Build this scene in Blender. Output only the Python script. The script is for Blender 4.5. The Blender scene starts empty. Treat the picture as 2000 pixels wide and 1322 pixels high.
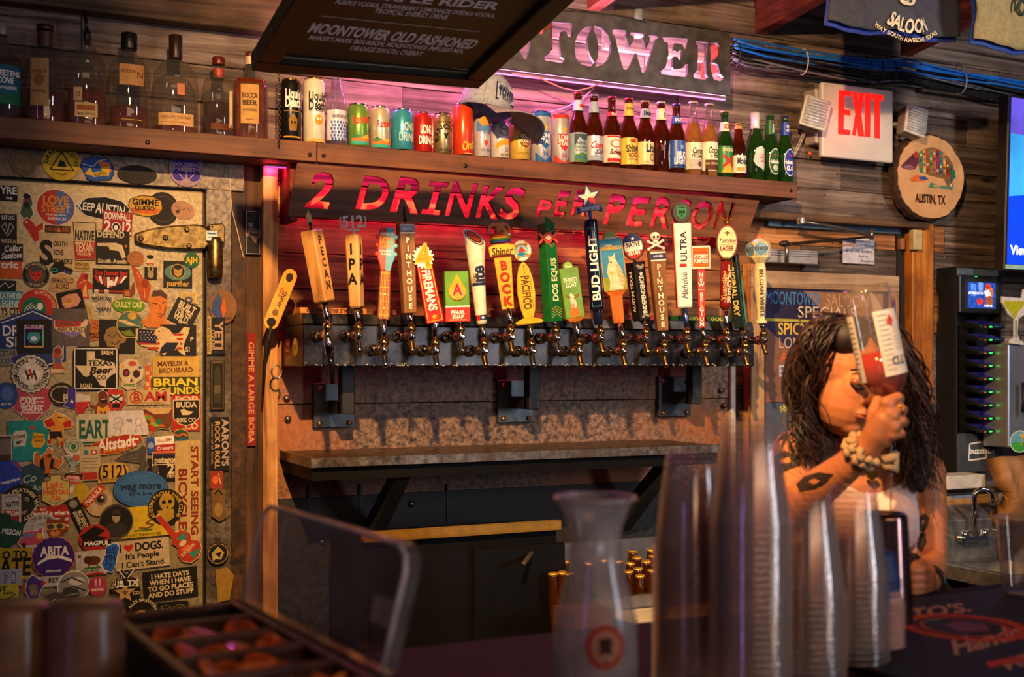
import bpy, bmesh, math, random
from mathutils import Vector, Matrix, Euler
from mathutils.geometry import tessellate_polygon
from math import sin, cos, pi, radians as R
random.seed(7)
SC = bpy.context.scene
COL = SC.collection
# ---------------------------------------------------------------- camera, world, lights, exposure
CZ = 1.45                      # camera height; F focal length in pixels of the 2000x1322 frame
F = 2300.0
A = R(25.4); SA, CA = sin(A), cos(A)
cam = bpy.data.cameras.new('camera'); co = bpy.data.objects.new('camera', cam); COL.objects.link(co)
co.location = (0, 0, CZ); co.rotation_euler = (R(90), 0, -A)
cam.sensor_width = 36; cam.lens = F/2000*36; cam.shift_y = 54/2000
cam.clip_start = .05; cam.clip_end = 60
cam.dof.use_dof = True; cam.dof.focus_distance = 3.4; cam.dof.aperture_fstop = 4.0
SC.camera = co
vs = SC.view_settings
vs.view_transform = 'Standard'; vs.look = 'None'; vs.gamma = 1; vs.use_curve_mapping = False; vs.exposure = 0.0
W = bpy.data.worlds.new('world'); SC.world = W; W.use_nodes = True
W.node_tree.nodes['Background'].inputs[0].default_value = (.62, .55, .75, 1)
W.node_tree.nodes['Background'].inputs[1].default_value = .055
SC.cycles.max_bounces = 8; SC.cycles.transparent_max_bounces = 64; SC.cycles.transmission_bounces = 10
SC.cycles.caustics_reflective = False; SC.cycles.caustics_refractive = False
SC.cycles.sample_clamp_indirect = 3.0; SC.cycles.blur_glossy = 1.0

def lamp(name, kind, loc, target, power, color, **k):
    l = bpy.data.lights.new(name, kind); l.energy = power; l.color = color
    for a, b in k.items(): setattr(l, a, b)
    o = bpy.data.objects.new(name, l); COL.objects.link(o); o.location = loc
    o.rotation_euler = (Vector(target)-Vector(loc)).to_track_quat('-Z', 'Y').to_euler()
    return o
# warm ceiling spot that throws the hard shadows on the back wall
lamp('spot_lamp_light', 'SPOT', (.28, .70, CZ+1.31), (1.85, 3.3, CZ-.05), 700, (1.0, .57, .24), spot_size=R(67), spot_blend=.8, shadow_soft_size=.028)
# daylight of the front windows, behind and to the right of the camera
lamp('window_daylight', 'AREA', (3.6, -1.9, CZ+.7), (2.6, 3.0, CZ), 46, (.80, .86, 1.0), shape='RECTANGLE', size=.3, size_y=1.7)
lamp('purple_neon_left', 'AREA', (-2.6, -.8, CZ+.5), (1.0, 3.0, CZ), 5, (.42, .28, 1.0), shape='RECTANGLE', size=.10, size_y=1.3)  # unseen purple neon at the left, mirrored as streaks in the cups
lamp('room_glow', 'AREA', (.9, -1.6, CZ+1.0), (1.4, 3.0, CZ-.2), 17, (1.0, .60, .38), shape='RECTANGLE', size=2.5, size_y=.6)
lamp('low_fill_light', 'AREA', (.3, -1.3, CZ-.75), (.75, 2.3, CZ+.8), 13, (.86, .84, 1.0), shape='RECTANGLE', size=1.2, size_y=.5)  # unseen fill added to brighten the underside of the menu board
lamp('right_room_lamp', 'SPOT', (3.3, .6, CZ+1.2), (3.1, 3.4, CZ+.2), 120, (1.0, .84, .74), spot_size=R(62), spot_blend=.6, shadow_soft_size=.12)
lamp('pendant_over_bar', 'SPOT', (.55, 1.35, CZ+.95), (1.75, 2.0, CZ-.15), 60, (1.0, .42, .10), spot_size=R(50), spot_blend=.5, shadow_soft_size=.05)

# ---------------------------------------------------------------- pixel rays of the photograph onto real planes
def P(px, py, Y):
    u = (px-1000)/F; t = Y/(CA-u*SA)
    return Vector((t*(SA+u*CA), Y, CZ+(715-py)/F*t))
def PT(px, py, t):
    u = (px-1000)/F
    return Vector((t*(SA+u*CA), t*(CA-u*SA), CZ+(715-py)/F*t))
def TT(px, Y): return Y/(CA-(px-1000)/F*SA)

# ---------------------------------------------------------------- materials
def lin(h):
    if isinstance(h, str):
        h = h.lstrip('#'); r = [int(h[i:i+2], 16)/255 for i in (0, 2, 4)]
        return tuple(((c+.055)/1.055)**2.4 if c > .04045 else c/12.92 for c in r)+(1,)
    return tuple(h)+(1,) if len(h) == 3 else tuple(h)
MC = {}
def nd(nt, t, **k):
    n = nt.nodes.new(t)
    for a, b in k.items():
        if a.startswith('i_'): n.inputs[a[2:].replace('_', ' ')].default_value = b
        else: setattr(n, a, b)
    return n
def mat(color, rough=.5, metal=0, var=.12, scale=30, bump=0, name=None, emit=0, alpha=1, coat=0, spec=.5, stretch=None, dirt=None, ani=0):
    key = (str(color), rough, metal, var, scale, bump, emit, alpha, coat, spec, str(stretch), str(dirt))
    if key in MC: return MC[key]
    m = bpy.data.materials.new(name or 'surface'); m.use_nodes = True; nt = m.node_tree; L = nt.links.new
    b = nt.nodes['Principled BSDF']; b.inputs['Roughness'].default_value = rough; b.inputs['Metallic'].default_value = metal
    b.inputs['Coat Weight'].default_value = coat; b.inputs['Specular IOR Level'].default_value = spec
    c = lin(color)
    tc = nd(nt, 'ShaderNodeTexCoord'); mp = nd(nt, 'ShaderNodeMapping')
    if stretch: mp.inputs['Scale'].default_value = stretch
    L(tc.outputs['Object'], mp.inputs[0])
    no = nd(nt, 'ShaderNodeTexNoise'); no.inputs['Scale'].default_value = scale; no.inputs['Detail'].default_value = 4
    L(mp.outputs[0], no.inputs['Vector'])
    mx = nd(nt, 'ShaderNodeMix', data_type='RGBA')
    lo = tuple(x*(1-var*1.6) for x in c[:3])+(1,) if not dirt else lin(dirt)
    hi = tuple(min(1, x*(1+var)) for x in c[:3])+(1,)
    mx.inputs[6].default_value = lo; mx.inputs[7].default_value = hi
    rp = nd(nt, 'ShaderNodeMapRange'); rp.inputs[1].default_value = .35; rp.inputs[2].default_value = .65
    L(no.outputs['Fac'], rp.inputs[0]); L(rp.outputs[0], mx.inputs[0]); L(mx.outputs[2], b.inputs['Base Color'])
    if bump:
        bp = nd(nt, 'ShaderNodeBump'); bp.inputs['Strength'].default_value = bump; bp.inputs['Distance'].default_value = .003
        L(no.outputs['Fac'], bp.inputs['Height']); L(bp.outputs[0], b.inputs['Normal'])
    if emit:
        L(mx.outputs[2], b.inputs['Emission Color']); b.inputs['Emission Strength'].default_value = emit
    if alpha < 1: b.inputs['Alpha'].default_value = alpha
    MC[key] = m
    return m
def ink(h): return mat(h, .6, 0, .10, 60, spec=.22)
def glass(color, rough=.02, name='glass', tint=.35, fr=1.0):
    """thin clear glass or plastic: transparent tint under a fresnel gloss, light passes through it"""
    key = ('g', color, rough, tint, fr)
    if key in MC: return MC[key]
    m = bpy.data.materials.new(name); m.use_nodes = True; nt = m.node_tree; L = nt.links.new
    for n in list(nt.nodes):
        if n.type == 'BSDF_PRINCIPLED': nt.nodes.remove(n)
    out = [n for n in nt.nodes if n.type == 'OUTPUT_MATERIAL'][0]
    tr = nd(nt, 'ShaderNodeBsdfTransparent'); tr.inputs[0].default_value = lin(color)
    gl = nd(nt, 'ShaderNodeBsdfGlossy'); gl.inputs['Roughness'].default_value = rough; gl.inputs[0].default_value = (1, 1, 1, 1)
    df = nd(nt, 'ShaderNodeBsdfDiffuse'); df.inputs[0].default_value = lin(color)
    lw = nd(nt, 'ShaderNodeLayerWeight'); lw.inputs[0].default_value = .5; pw = nd(nt, 'ShaderNodeMath', operation='POWER'); pw.inputs[1].default_value = 3.6; L(lw.outputs['Facing'], pw.inputs[0]); fa = nd(nt, 'ShaderNodeMath', operation='MULTIPLY_ADD'); fa.inputs[1].default_value = .9; fa.inputs[2].default_value = .05; L(pw.outputs[0], fa.inputs[0])
    no = nd(nt, 'ShaderNodeTexNoise'); no.inputs['Scale'].default_value = 25
    tc = nd(nt, 'ShaderNodeTexCoord'); L(tc.outputs['Object'], no.inputs['Vector'])
    md = nd(nt, 'ShaderNodeMath', operation='MULTIPLY'); md.inputs[1].default_value = tint; L(no.outputs['Fac'], md.inputs[0])
    m1 = nd(nt, 'ShaderNodeMixShader'); L(md.outputs[0], m1.inputs[0]); L(tr.outputs[0], m1.inputs[1]); L(df.outputs[0], m1.inputs[2])
    m2 = nd(nt, 'ShaderNodeMixShader'); mf = nd(nt, 'ShaderNodeMath', operation='MULTIPLY'); mf.inputs[1].default_value = fr; L(fa.outputs[0], mf.inputs[0]); L(mf.outputs[0], m2.inputs[0]); L(m1.outputs[0], m2.inputs[1]); L(gl.outputs[0], m2.inputs[2])
    L(m2.outputs[0], out.inputs[0])
    MC[key] = m
    return m
def wood(name, cols, grain='X', scale=1.0, rough=.75, knots=True, bump=.5, gs=1.0, rnd=True):
    """board wood: grain noise along one world axis, a random tone per board"""
    key = ('w', name)
    if key in MC: return MC[key]
    m = bpy.data.materials.new(name); m.use_nodes = True; nt = m.node_tree; L = nt.links.new
    b = nt.nodes['Principled BSDF']; b.inputs['Roughness'].default_value = rough; b.inputs['Specular IOR Level'].default_value = .35
    g = nd(nt, 'ShaderNodeNewGeometry'); oi = nd(nt, 'ShaderNodeObjectInfo')
    off = nd(nt, 'ShaderNodeVectorMath', operation='SCALE'); cb = nd(nt, 'ShaderNodeCombineXYZ')
    L(oi.outputs['Random'], cb.inputs[0]); L(oi.outputs['Random'], cb.inputs[1]); L(oi.outputs['Random'], cb.inputs[2])
    L(cb.outputs[0], off.inputs[0]); off.inputs['Scale'].default_value = 37
    ad = nd(nt, 'ShaderNodeVectorMath', operation='ADD'); L(g.outputs['Position'], ad.inputs[0]); L(off.outputs[0], ad.inputs[1])
    mp = nd(nt, 'ShaderNodeMapping'); s = {'X': (1.6, 42, 46), 'Z': (34, 30, 2.2), 'Y': (34, 2.2, 30)}[grain]
    mp.inputs['Scale'].default_value = tuple(x*gs for x in s); L(ad.outputs[0], mp.inputs[0])
    n1 = nd(nt, 'ShaderNodeTexNoise'); n1.inputs['Scale'].default_value = 1.0*scale; n1.inputs['Detail'].default_value = 7; n1.inputs['Roughness'].default_value = .62; n1.inputs['Distortion'].default_value = .6
    L(mp.outputs[0], n1.inputs['Vector'])
    n2 = nd(nt, 'ShaderNodeTexNoise'); n2.inputs['Scale'].default_value = 7; n2.inputs['Detail'].default_value = 4; L(ad.outputs[0], n2.inputs['Vector'])
    cr = nd(nt, 'ShaderNodeValToRGB'); e = cr.color_ramp.elements
    e[0].position = .30; e[1].position = .74; e[0].color = lin(cols[0]); e[1].color = lin(cols[2])
    x = e.new(.5); x.color = lin(cols[1])
    L(n1.outputs['Fac'], cr.inputs[0])
    mx = nd(nt, 'ShaderNodeMix', data_type='RGBA', blend_type='MULTIPLY'); mx.inputs[0].default_value = .75
    r2 = nd(nt, 'ShaderNodeValToRGB'); r2.color_ramp.elements[0].position = .36; r2.color_ramp.elements[0].color = (.46, .42, .40, 1); r2.color_ramp.elements[1].position = .56
    L(n2.outputs['Fac'], r2.inputs[0]); L(cr.outputs[0], mx.inputs[6]); L(r2.outputs[0], mx.inputs[7])
    hs = nd(nt, 'ShaderNodeHueSaturation'); L(mx.outputs[2], hs.inputs['Color'])
    if rnd:
        mr = nd(nt, 'ShaderNodeMapRange'); mr.inputs[3].default_value = .6; mr.inputs[4].default_value = 1.3; L(oi.outputs['Random'], mr.inputs[0]); L(mr.outputs[0], hs.inputs['Value'])
    last = hs.outputs[0]
    if knots:
        mk = nd(nt, 'ShaderNodeMapping'); mk.inputs['Scale'].default_value = {'X': (2.4, 8, 9), 'Z': (9, 8, 2.4), 'Y': (9, 2.4, 8)}[grain]; L(ad.outputs[0], mk.inputs[0])
        vo = nd(nt, 'ShaderNodeTexVoronoi'); vo.inputs['Scale'].default_value = 1; L(mk.outputs[0], vo.inputs['Vector'])
        rk = nd(nt, 'ShaderNodeValToRGB'); rk.color_ramp.elements[0].position = .05; rk.color_ramp.elements[1].position = .13; rk.color_ramp.elements[0].color = (.16, .1, .07, 1)
        L(vo.outputs['Distance'], rk.inputs[0])
        m3 = nd(nt, 'ShaderNodeMix', data_type='RGBA', blend_type='MULTIPLY'); m3.inputs[0].default_value = 1; L(last, m3.inputs[6]); L(rk.outputs[0], m3.inputs[7]); last = m3.outputs[2]
    L(last, b.inputs['Base Color'])
    bp = nd(nt, 'ShaderNodeBump'); bp.inputs['Strength'].default_value = bump; bp.inputs['Distance'].default_value = .002
    L(n1.outputs['Fac'], bp.inputs['Height']); L(bp.outputs[0], b.inputs['Normal'])
    MC[key] = m
    return m
def rusty(name, c1, c2, c3, metal=.7, rough=.42, scale=22, bump=.35, big=2.2):
    key = ('r', name)
    if key in MC: return MC[key]
    m = bpy.data.materials.new(name); m.use_nodes = True; nt = m.node_tree; L = nt.links.new
    b = nt.nodes['Principled BSDF']; b.inputs['Metallic'].default_value = metal
    g = nd(nt, 'ShaderNodeNewGeometry')
    n1 = nd(nt, 'ShaderNodeTexNoise'); n1.inputs['Scale'].default_value = scale; n1.inputs['Detail'].default_value = 8; n1.inputs['Roughness'].default_value = .7; L(g.outputs['Position'], n1.inputs['Vector'])
    n2 = nd(nt, 'ShaderNodeTexNoise'); n2.inputs['Scale'].default_value = big; n2.inputs['Detail'].default_value = 5; L(g.outputs['Position'], n2.inputs['Vector'])
    cr = nd(nt, 'ShaderNodeValToRGB'); e = cr.color_ramp.elements; e[0].position = .38; e[1].position = .64; e[0].color = lin(c1); e[1].color = lin(c2); L(n1.outputs['Fac'], cr.inputs[0])
    r2 = nd(nt, 'ShaderNodeMapRange'); r2.inputs[1].default_value = .45; r2.inputs[2].default_value = .62; L(n2.outputs['Fac'], r2.inputs[0])
    mx = nd(nt, 'ShaderNodeMix', data_type='RGBA'); L(r2.outputs[0], mx.inputs[0]); L(cr.outputs[0], mx.inputs[6]); mx.inputs[7].default_value = lin(c3)
    ms = nd(nt, 'ShaderNodeMath', operation='MULTIPLY'); ms.inputs[1].default_value = .75
    L(r2.outputs[0], ms.inputs[0]); L(ms.outputs[0], mx.inputs[0])
    L(mx.outputs[2], b.inputs['Base Color'])
    rr = nd(nt, 'ShaderNodeMapRange'); rr.inputs[3].default_value = rough-.14; rr.inputs[4].default_value = rough+.2; L(n1.outputs['Fac'], rr.inputs[0]); L(rr.outputs[0], b.inputs['Roughness'])
    bp = nd(nt, 'ShaderNodeBump'); bp.inputs['Strength'].default_value = bump; bp.inputs['Distance'].default_value = .002; L(n1.outputs['Fac'], bp.inputs['Height']); L(bp.outputs[0], b.inputs['Normal'])
    MC[key] = m
    return m

# ---------------------------------------------------------------- mesh builders
def tag(o, label=None, cat=None, group=None, kind=None):
    for k, v in (('label', label), ('category', cat), ('group', group), ('kind', kind)):
        if v: o[k] = v
    return o
def thing(name, label, cat, group=None, loc=(0, 0, 0), rz=0, rot=None):
    o = bpy.data.objects.new(name, None); COL.objects.link(o); o.location = loc
    o.rotation_euler = rot if rot else (0, 0, rz); o.empty_display_size = .03
    return tag(o, label, cat, group)
class MB:
    def __init__(s): s.v = []; s.f = []; s.m = []; s.s = []; s.mats = []; s.M = Matrix()
    def mi(s, m):
        if m not in s.mats: s.mats.append(m)
        return s.mats.index(m)
    def add(s, vs_, fs, m, smooth=False):
        o = len(s.v); s.v += [tuple(s.M @ Vector(p)) for p in vs_]; k = s.mi(m)
        for f in fs: s.f.append([i+o for i in f]); s.m.append(k); s.s.append(smooth)
        return s
    def box(s, c, d, m, rot=None, taper=1):
        x, y, z = (k/2 for k in d); c = Vector(c); q = rot.to_matrix() if rot else None
        pts = []
        for dz in (-1, 1):
            t = taper if dz > 0 else 1
            for dx, dy in ((-1, -1), (1, -1), (1, 1), (-1, 1)):
                p = Vector((dx*x*t, dy*y*t, dz*z)); pts.append(c+(q @ p if q else p))
        return s.add(pts, [(3, 2, 1, 0), (4, 5, 6, 7), (0, 1, 5, 4), (1, 2, 6, 5), (2, 3, 7, 6), (3, 0, 4, 7)], m)
    def bb(s, a, b, m):
        return s.box([(a[i]+b[i])/2 for i in range(3)], [abs(b[i]-a[i]) for i in range(3)], m)
    def prism(s, poly, y0, y1, m, ms=None):
        n = len(poly)
        s.add([(x, y0, z) for x, z in poly]+[(x, y1, z) for x, z in poly], [tuple(range(n)), tuple(range(2*n-1, n-1, -1))], m)
        o = len(s.v)-2*n; k = s.mi(ms or m)
        for i in range(n):
            j = (i+1) % n; s.f.append([o+j, o+i, o+n+i, o+n+j]); s.m.append(k); s.s.append(False)
        return s
    def lathe(s, prof, m, seg=20, c=(0, 0, 0), cap=True, axis='Z', smooth=True, sx=1, sy=1):
        vs_ = []; fs = []; n = len(prof)
        for r, z in prof:
            for i in range(seg):
                a = 2*pi*i/seg; x, y = r*cos(a)*sx, r*sin(a)*sy
                p = (x, y, z) if axis == 'Z' else ((x, z, y) if axis == 'Y' else (z, x, y))
                vs_.append((p[0]+c[0], p[1]+c[1], p[2]+c[2]))
        fl = axis == 'Y'
        for k in range(n-1):
            for i in range(seg):
                j = (i+1) % seg; q = (k*seg+i, k*seg+j, (k+1)*seg+j, (k+1)*seg+i); fs.append(q[::-1] if fl else q)
        s.add(vs_, fs, m, smooth)
        if cap:
            o = len(s.v)-n*seg; k = s.mi(m)
            for base, rev in ((0, not fl), ((n-1)*seg, fl)):
                f = [o+base+i for i in range(seg)]; s.f.append(f[::-1] if rev else f); s.m.append(k); s.s.append(False)
        return s
    def tube(s, pts, r, m, seg=8, smooth=True, cap=True, flat=1):
        pts = [Vector(p) for p in pts]; n = len(pts); rs = r if isinstance(r, (list, tuple)) else [r]*n
        vs_ = []; prev = None
        for i, p in enumerate(pts):
            t = (pts[min(i+1, n-1)]-pts[max(i-1, 0)])
            t = t.normalized() if t.length > 1e-9 else Vector((0, 0, 1))
            if prev is None: a = t.cross(Vector((0, 0, 1)) if abs(t.z) < .9 else Vector((1, 0, 0))).normalized()
            else:
                a = prev-t*prev.dot(t); a = a.normalized() if a.length > 1e-6 else t.orthogonal().normalized()
            prev = a; b = t.cross(a)
            for k in range(seg):
                q = 2*pi*k/seg; vs_.append(p+(a*cos(q)+b*sin(q)*flat)*rs[i])
        fs = [(i*seg+k, i*seg+(k+1) % seg, (i+1)*seg+(k+1) % seg, (i+1)*seg+k) for i in range(n-1) for k in range(seg)]
        if cap: fs += [tuple(range(seg-1, -1, -1)), tuple((n-1)*seg+k for k in range(seg))]
        return s.add(vs_, fs, m, smooth)
    def sph(s, c, r, m, seg=14, rings=9, rot=None):
        r = r if isinstance(r, (list, tuple)) else (r, r, r); c = Vector(c); q = rot.to_matrix() if rot else None
        vs_ = []
        for i in range(rings+1):
            th = pi*i/rings
            for k in range(seg):
                ph = 2*pi*k/seg; p = Vector((r[0]*sin(th)*cos(ph), r[1]*sin(th)*sin(ph), r[2]*cos(th)))
                vs_.append(c+(q @ p if q else p))
        fs = [(i*seg+k, (i+1)*seg+k, (i+1)*seg+(k+1) % seg, i*seg+(k+1) % seg) for i in range(rings) for k in range(seg)]
        return s.add(vs_, fs, m, True)
    def mesh(s, name):
        me = bpy.data.meshes.new(name); me.from_pydata(s.v, [], s.f)
        for m in s.mats: me.materials.append(m)
        me.polygons.foreach_set('material_index', s.m); me.polygons.foreach_set('use_smooth', s.s)
        me.validate(); me.update()
        return me
    def build(s, name, parent=None, bevel=0, label=None, seg=1, sub=0, **k):
        o = bpy.data.objects.new(name, s.mesh(name)); COL.objects.link(o); o.parent = parent
        if bevel:
            b = o.modifiers.new('bevel', 'BEVEL'); b.width = bevel; b.segments = seg; b.limit_method = 'ANGLE'; b.angle_limit = R(40)
        if sub:
            b = o.modifiers.new('sub', 'SUBSURF'); b.levels = b.render_levels = sub
        return tag(o, label, **k)

# ---------------------------------------------------------------- lettering: glyphs of the built-in font laid out by hand
GC = {}
_cu = bpy.data.curves.new('lettering', 'FONT'); _cu.resolution_u = 3; _cu.size = 1
_to = bpy.data.objects.new('lettering', _cu)
def _raw(sx, bold):
    _cu.body = sx; _cu.offset = bold
    me = bpy.data.meshes.new_from_object(_to)
    v = [(p.co.x, p.co.y) for p in me.vertices]; f = [tuple(p.vertices) for p in me.polygons]
    bpy.data.meshes.remove(me)
    return v, f
def _w(sx):
    v, f = _raw(sx, 0); xs = [p[0] for p in v]
    return (max(xs)-min(xs)) if xs else 0
_H = max(p[1] for p in _raw('H', 0)[0]); _BB = _w('||')
def glyph(ch, bold):
    k = (ch, bold)
    if k not in GC:
        adv = (_w('|'+ch+'|')-_BB)/_H
        v, f = _raw(ch, {0: 0, 1: .018, 2: .034}[bold]) if ch.strip() else ([], [])
        GC[k] = ([(x/_H, y/_H) for x, y in v], f, adv)
    return GC[k]
class PR:
    """flat printed matter in (u, v) metres, laid on a plane or round a cylinder"""
    def __init__(s): s.v = []; s.f = []; s.m = []; s.mats = []; s.k = 1.0; s.dv = .00008
    def _add(s, pts, faces, m):
        if isinstance(m, str): m = ink(m)
        if m not in s.mats: s.mats.append(m)
        k = s.mats.index(m); o = len(s.v); s.v += [(x, y, s.k) for x, y in pts]
        for f in faces: s.f.append([i+o for i in f]); s.m.append(k)
    def poly(s, pts, m):
        t = tessellate_polygon([[Vector((x, y, 0)) for x, y in pts]])
        s._add(pts, t, m); s.k += 1; return s
    def rect(s, cx, cy, w, h, m, rot=0):
        c, q = cos(rot), sin(rot)
        return s.poly([(cx+x*w*c-y*h*q, cy+x*w*q+y*h*c) for x, y in ((-.5, -.5), (.5, -.5), (.5, .5), (-.5, .5))], m)
    def ell(s, cx, cy, rx, ry, m, n=22, rot=0, a0=0, a1=360):
        c, q = cos(rot), sin(rot); full = a1-a0 >= 360
        pts = [(rx*cos(R(a0+(a1-a0)*i/(n if full else n-1))), ry*sin(R(a0+(a1-a0)*i/(n if full else n-1)))) for i in range(n)]
        return s.poly([(cx+x*c-y*q, cy+x*q+y*c) for x, y in pts], m)
    def ring(s, cx, cy, r, w, m, n=28, sy=1):
        pts = [(cx+rr*cos(2*pi*i/n), cy+rr*sin(2*pi*i/n)*sy) for rr in (r, r-w) for i in range(n)]
        s._add(pts, [(i, (i+1) % n, n+(i+1) % n, n+i) for i in range(n)], m); s.k += 1; return s
    def line(s, pts, w, m):
        for (x0, y0), (x1, y1) in zip(pts, pts[1:]):
            d = math.hypot(x1-x0, y1-y0) or 1; nx, ny = -(y1-y0)/d*w/2, (x1-x0)/d*w/2
            s._add([(x0+nx, y0+ny), (x1+nx, y1+ny), (x1-nx, y1-ny), (x0-nx, y0-ny)], [(0, 3, 2, 1)], m)
        s.k += 1; return s
    def star(s, cx, cy, r, m, n=5, inner=.42, rot=90):
        return s.poly([(cx+(r if i % 2 == 0 else r*inner)*cos(R(rot+180*i/n)), cy+(r if i % 2 == 0 else r*inner)*sin(R(rot+180*i/n))) for i in range(2*n)], m)
    def width(s, t, h, bold=1): return sum(glyph(c, bold)[2] for c in t)*h
    def text(s, t, cx, cy, h, m, w=None, bold=1, rot=0, shear=0, sx=1, align='c'):
        tw = s.width(t, h, bold)
        k = (w/tw if w and tw else sx); tw *= k
        x = -tw/2 if align == 'c' else 0; c, q = cos(rot), sin(rot)
        for ch in t:
            v, f, ad = glyph(ch, bold); pts = []
            for a, b in v:
                X = x+a*h*k+shear*b*h; Yv = (b-.5)*h; pts.append((cx+X*c-Yv*q, cy+X*q+Yv*c))
            if f: s._add(pts, f, m)
            x += ad*h*k
        s.k += 1; return s
    def down(s, t, cx, top, h, step, m, bold=2, sx=1):
        for i, ch in enumerate(t):
            if ch != ' ':
                s.text(ch, cx, top-step*(i+.5), h, m, bold=bold, sx=sx)
        return s
    def arc(s, t, cx, cy, r, h, mid, m, bold=1, inside=False, sx=1):
        tw = s.width(t, h, bold)*sx; a = R(mid)+(tw/r/2 if not inside else -tw/r/2)
        for ch in t:
            v, f, ad = glyph(ch, bold); da = ad*h*sx/r
            am = a-da/2 if not inside else a+da/2; pts = []
            for x, y in v:
                X = x*h*sx-ad*h*sx/2; Yv = y*h
                if not inside: rr = r+Yv; ang = am-X/r
                else: rr = r-Yv; ang = am+X/r
                pts.append((cx+rr*cos(ang), cy+rr*sin(ang)))
            if f: s._add(pts, f, m)
            a += -da if not inside else da
        s.k += 1; return s
    def build(s, name, parent, cyl=None, off=(0, 0, 0), M=None, base=.0002, label=None, rfun=None, shell=None):
        me = bpy.data.meshes.new(name); me.from_pydata([(x, y, k) for x, y, k in s.v], [], s.f)
        for m in s.mats: me.materials.append(m)
        me.polygons.foreach_set('material_index', s.m)
        if cyl or rfun:
            bm = bmesh.new(); bm.from_mesh(me)
            us = [v.co.x for v in bm.verts]; st = .0045
            if us:
                for i in range(int(min(us)//st), int(max(us)//st)+2):
                    bmesh.ops.bisect_plane(bm, geom=bm.verts[:]+bm.edges[:]+bm.faces[:], plane_co=(i*st, 0, 0), plane_no=(1, 0, 0))
            bm.to_mesh(me); bm.free()
        for v in me.vertices:
            u, w, k = v.co; d = base+s.dv*k
            if cyl:
                r = cyl+d; p = Vector((r*sin(u/cyl), -r*cos(u/cyl), w))
            else: p = Vector((u, -d, w))
            p += Vector(off)
            v.co = M @ p if M else p
        me.update()
        o = bpy.data.objects.new(name, me); COL.objects.link(o); o.parent = parent
        return tag(o, label)
# ================================================================ STRUCTURE
WY = 3.38                      # back wall plane
M_PALLET = wood('weathered_pallet_wood', ('#221a16', '#74645a', '#aa9a8c'))
M_RECESS = wood('recess_plank_wood', ('#3a2010', '#a06c3e', '#d09a62'))
M_RAFT = wood('red_stained_rafter_wood', ('#2a0d08', '#6a2a1c', '#8d4228'), 'Y', knots=False)
M_DECK = wood('roof_deck_wood', ('#2a1a10', '#6b4a30', '#8a6544'))
M_POST = wood('fir_post_wood', ('#7a4a22', '#c48d52', '#e0b27a'), 'Z', rnd=False)
M_JAMB = wood('varnished_jamb_wood', ('#5a2f10', '#b06a28', '#d08a3c'), 'Z', rnd=False, rough=.45)
M_VERT = wood('dark_upright_wood', ('#2a1a10', '#5a3c24', '#7a5636'), 'Z')
M_SHELF = wood('painted_shelf_wood', ('#46291a', '#70442a', '#824f30'), knots=False, rnd=False, rough=.55, bump=.15)
M_BLACK = mat('#141313', .5, 0, .2, 20)
M_SHEET = rusty('blackened_steel_sheet', '#2a1f1a', '#967a62', '#a05a24', .2, .5, 60)
M_DOORM = rusty('cooler_door_skin', '#7a6c4e', '#b3a27a', '#8f8058', .35, .4, 90, .25, 5)
M_FRAME = rusty('cooler_frame_skin', '#4a4038', '#8a7e6c', '#34221a', .45, .4, 70, .2, 4)
M_RUST = rusty('rusty_strip', '#160d08', '#5a3a22', '#2a160a', .3, .6, 35, .5, 9)
M_STEEL = rusty('scuffed_stainless', '#6f6f70', '#b9b9b8', '#8c8c8c', 1.0, .25, 40, .12, 5)
M_CONC = mat('#4a4038', .8, 0, .3, 4)

mb = MB().bb((-4, -3, -.05), (7, 3.7, 0), M_CONC); mb.build('floor', kind='structure')
wall = MB().bb((-2.2, WY+.012, 0), (5.6, WY+.1, 3.3), mat('#120c08', .9)).build('wall_back', kind='structure')
# horizontal planks of the back wall, each its own board
ROW = .1035; Z0 = CZ+.64
def plank(parent, x0, x1, z0, z1, y0, y1, m, name='plank', bev=.0015):
    c = ((x0+x1)/2, (y0+y1)/2, (z0+z1)/2); o_ = MB().box((0, 0, 0), (x1-x0, y1-y0, z1-z0), m).build(name, parent, bevel=bev)
    o_.location = c; return o_
rp = random.Random(11)
XL, XP = -2.0, P(531, 400, 3.34).x
XD = P(1472, 400, WY).x; XJ = P(1783, 400, WY).x
for k in range(-14, 7):
    z = Z0+k*ROW; up = z > CZ+.50
    x = XL if up else XP
    if z < CZ-.15: x = P(1437, 760, WY).x
    while x < 4.3:
        L = rp.uniform(.55, 1.5); x2 = min(x+L, 4.3)
        if 4.3-x2 < .25: x2 = 4.3
        th = rp.uniform(.012, .022)
        m = M_PALLET if (up or x > XD-.3) else M_RECESS
        plank(wall, x, x2-.0015, z+.0015, z+ROW-.0012, WY-th+.006, WY+.014, m)
        x = x2
# nail heads and holes in the bare planks
nl = MB(); mh = mat('#b9bcc2', .3, .9); md_ = mat('#0d0908', .9)
for i in range(46):
    px = rp.uniform(1480, 1640) if i % 2 else rp.uniform(1560, 1960); py = rp.uniform(130, 520)
    p = P(px, py, WY-.018); nl.sph(p, (.0028, .002, .0028), mh if rp.random() < .35 else md_, 6, 4)
nl.build('nail_head', wall, kind='stuff')
# trim beam high on the left of the wall
zb = P(300, 36, 3.31).z
beam = MB().bb((XL, 3.31, zb), (1.55, 3.392, zb+.2), wood('old_header_wood', ('#20160e', '#54402e', '#70583e'))).build('trim_1', bevel=.003, kind='structure')
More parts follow.
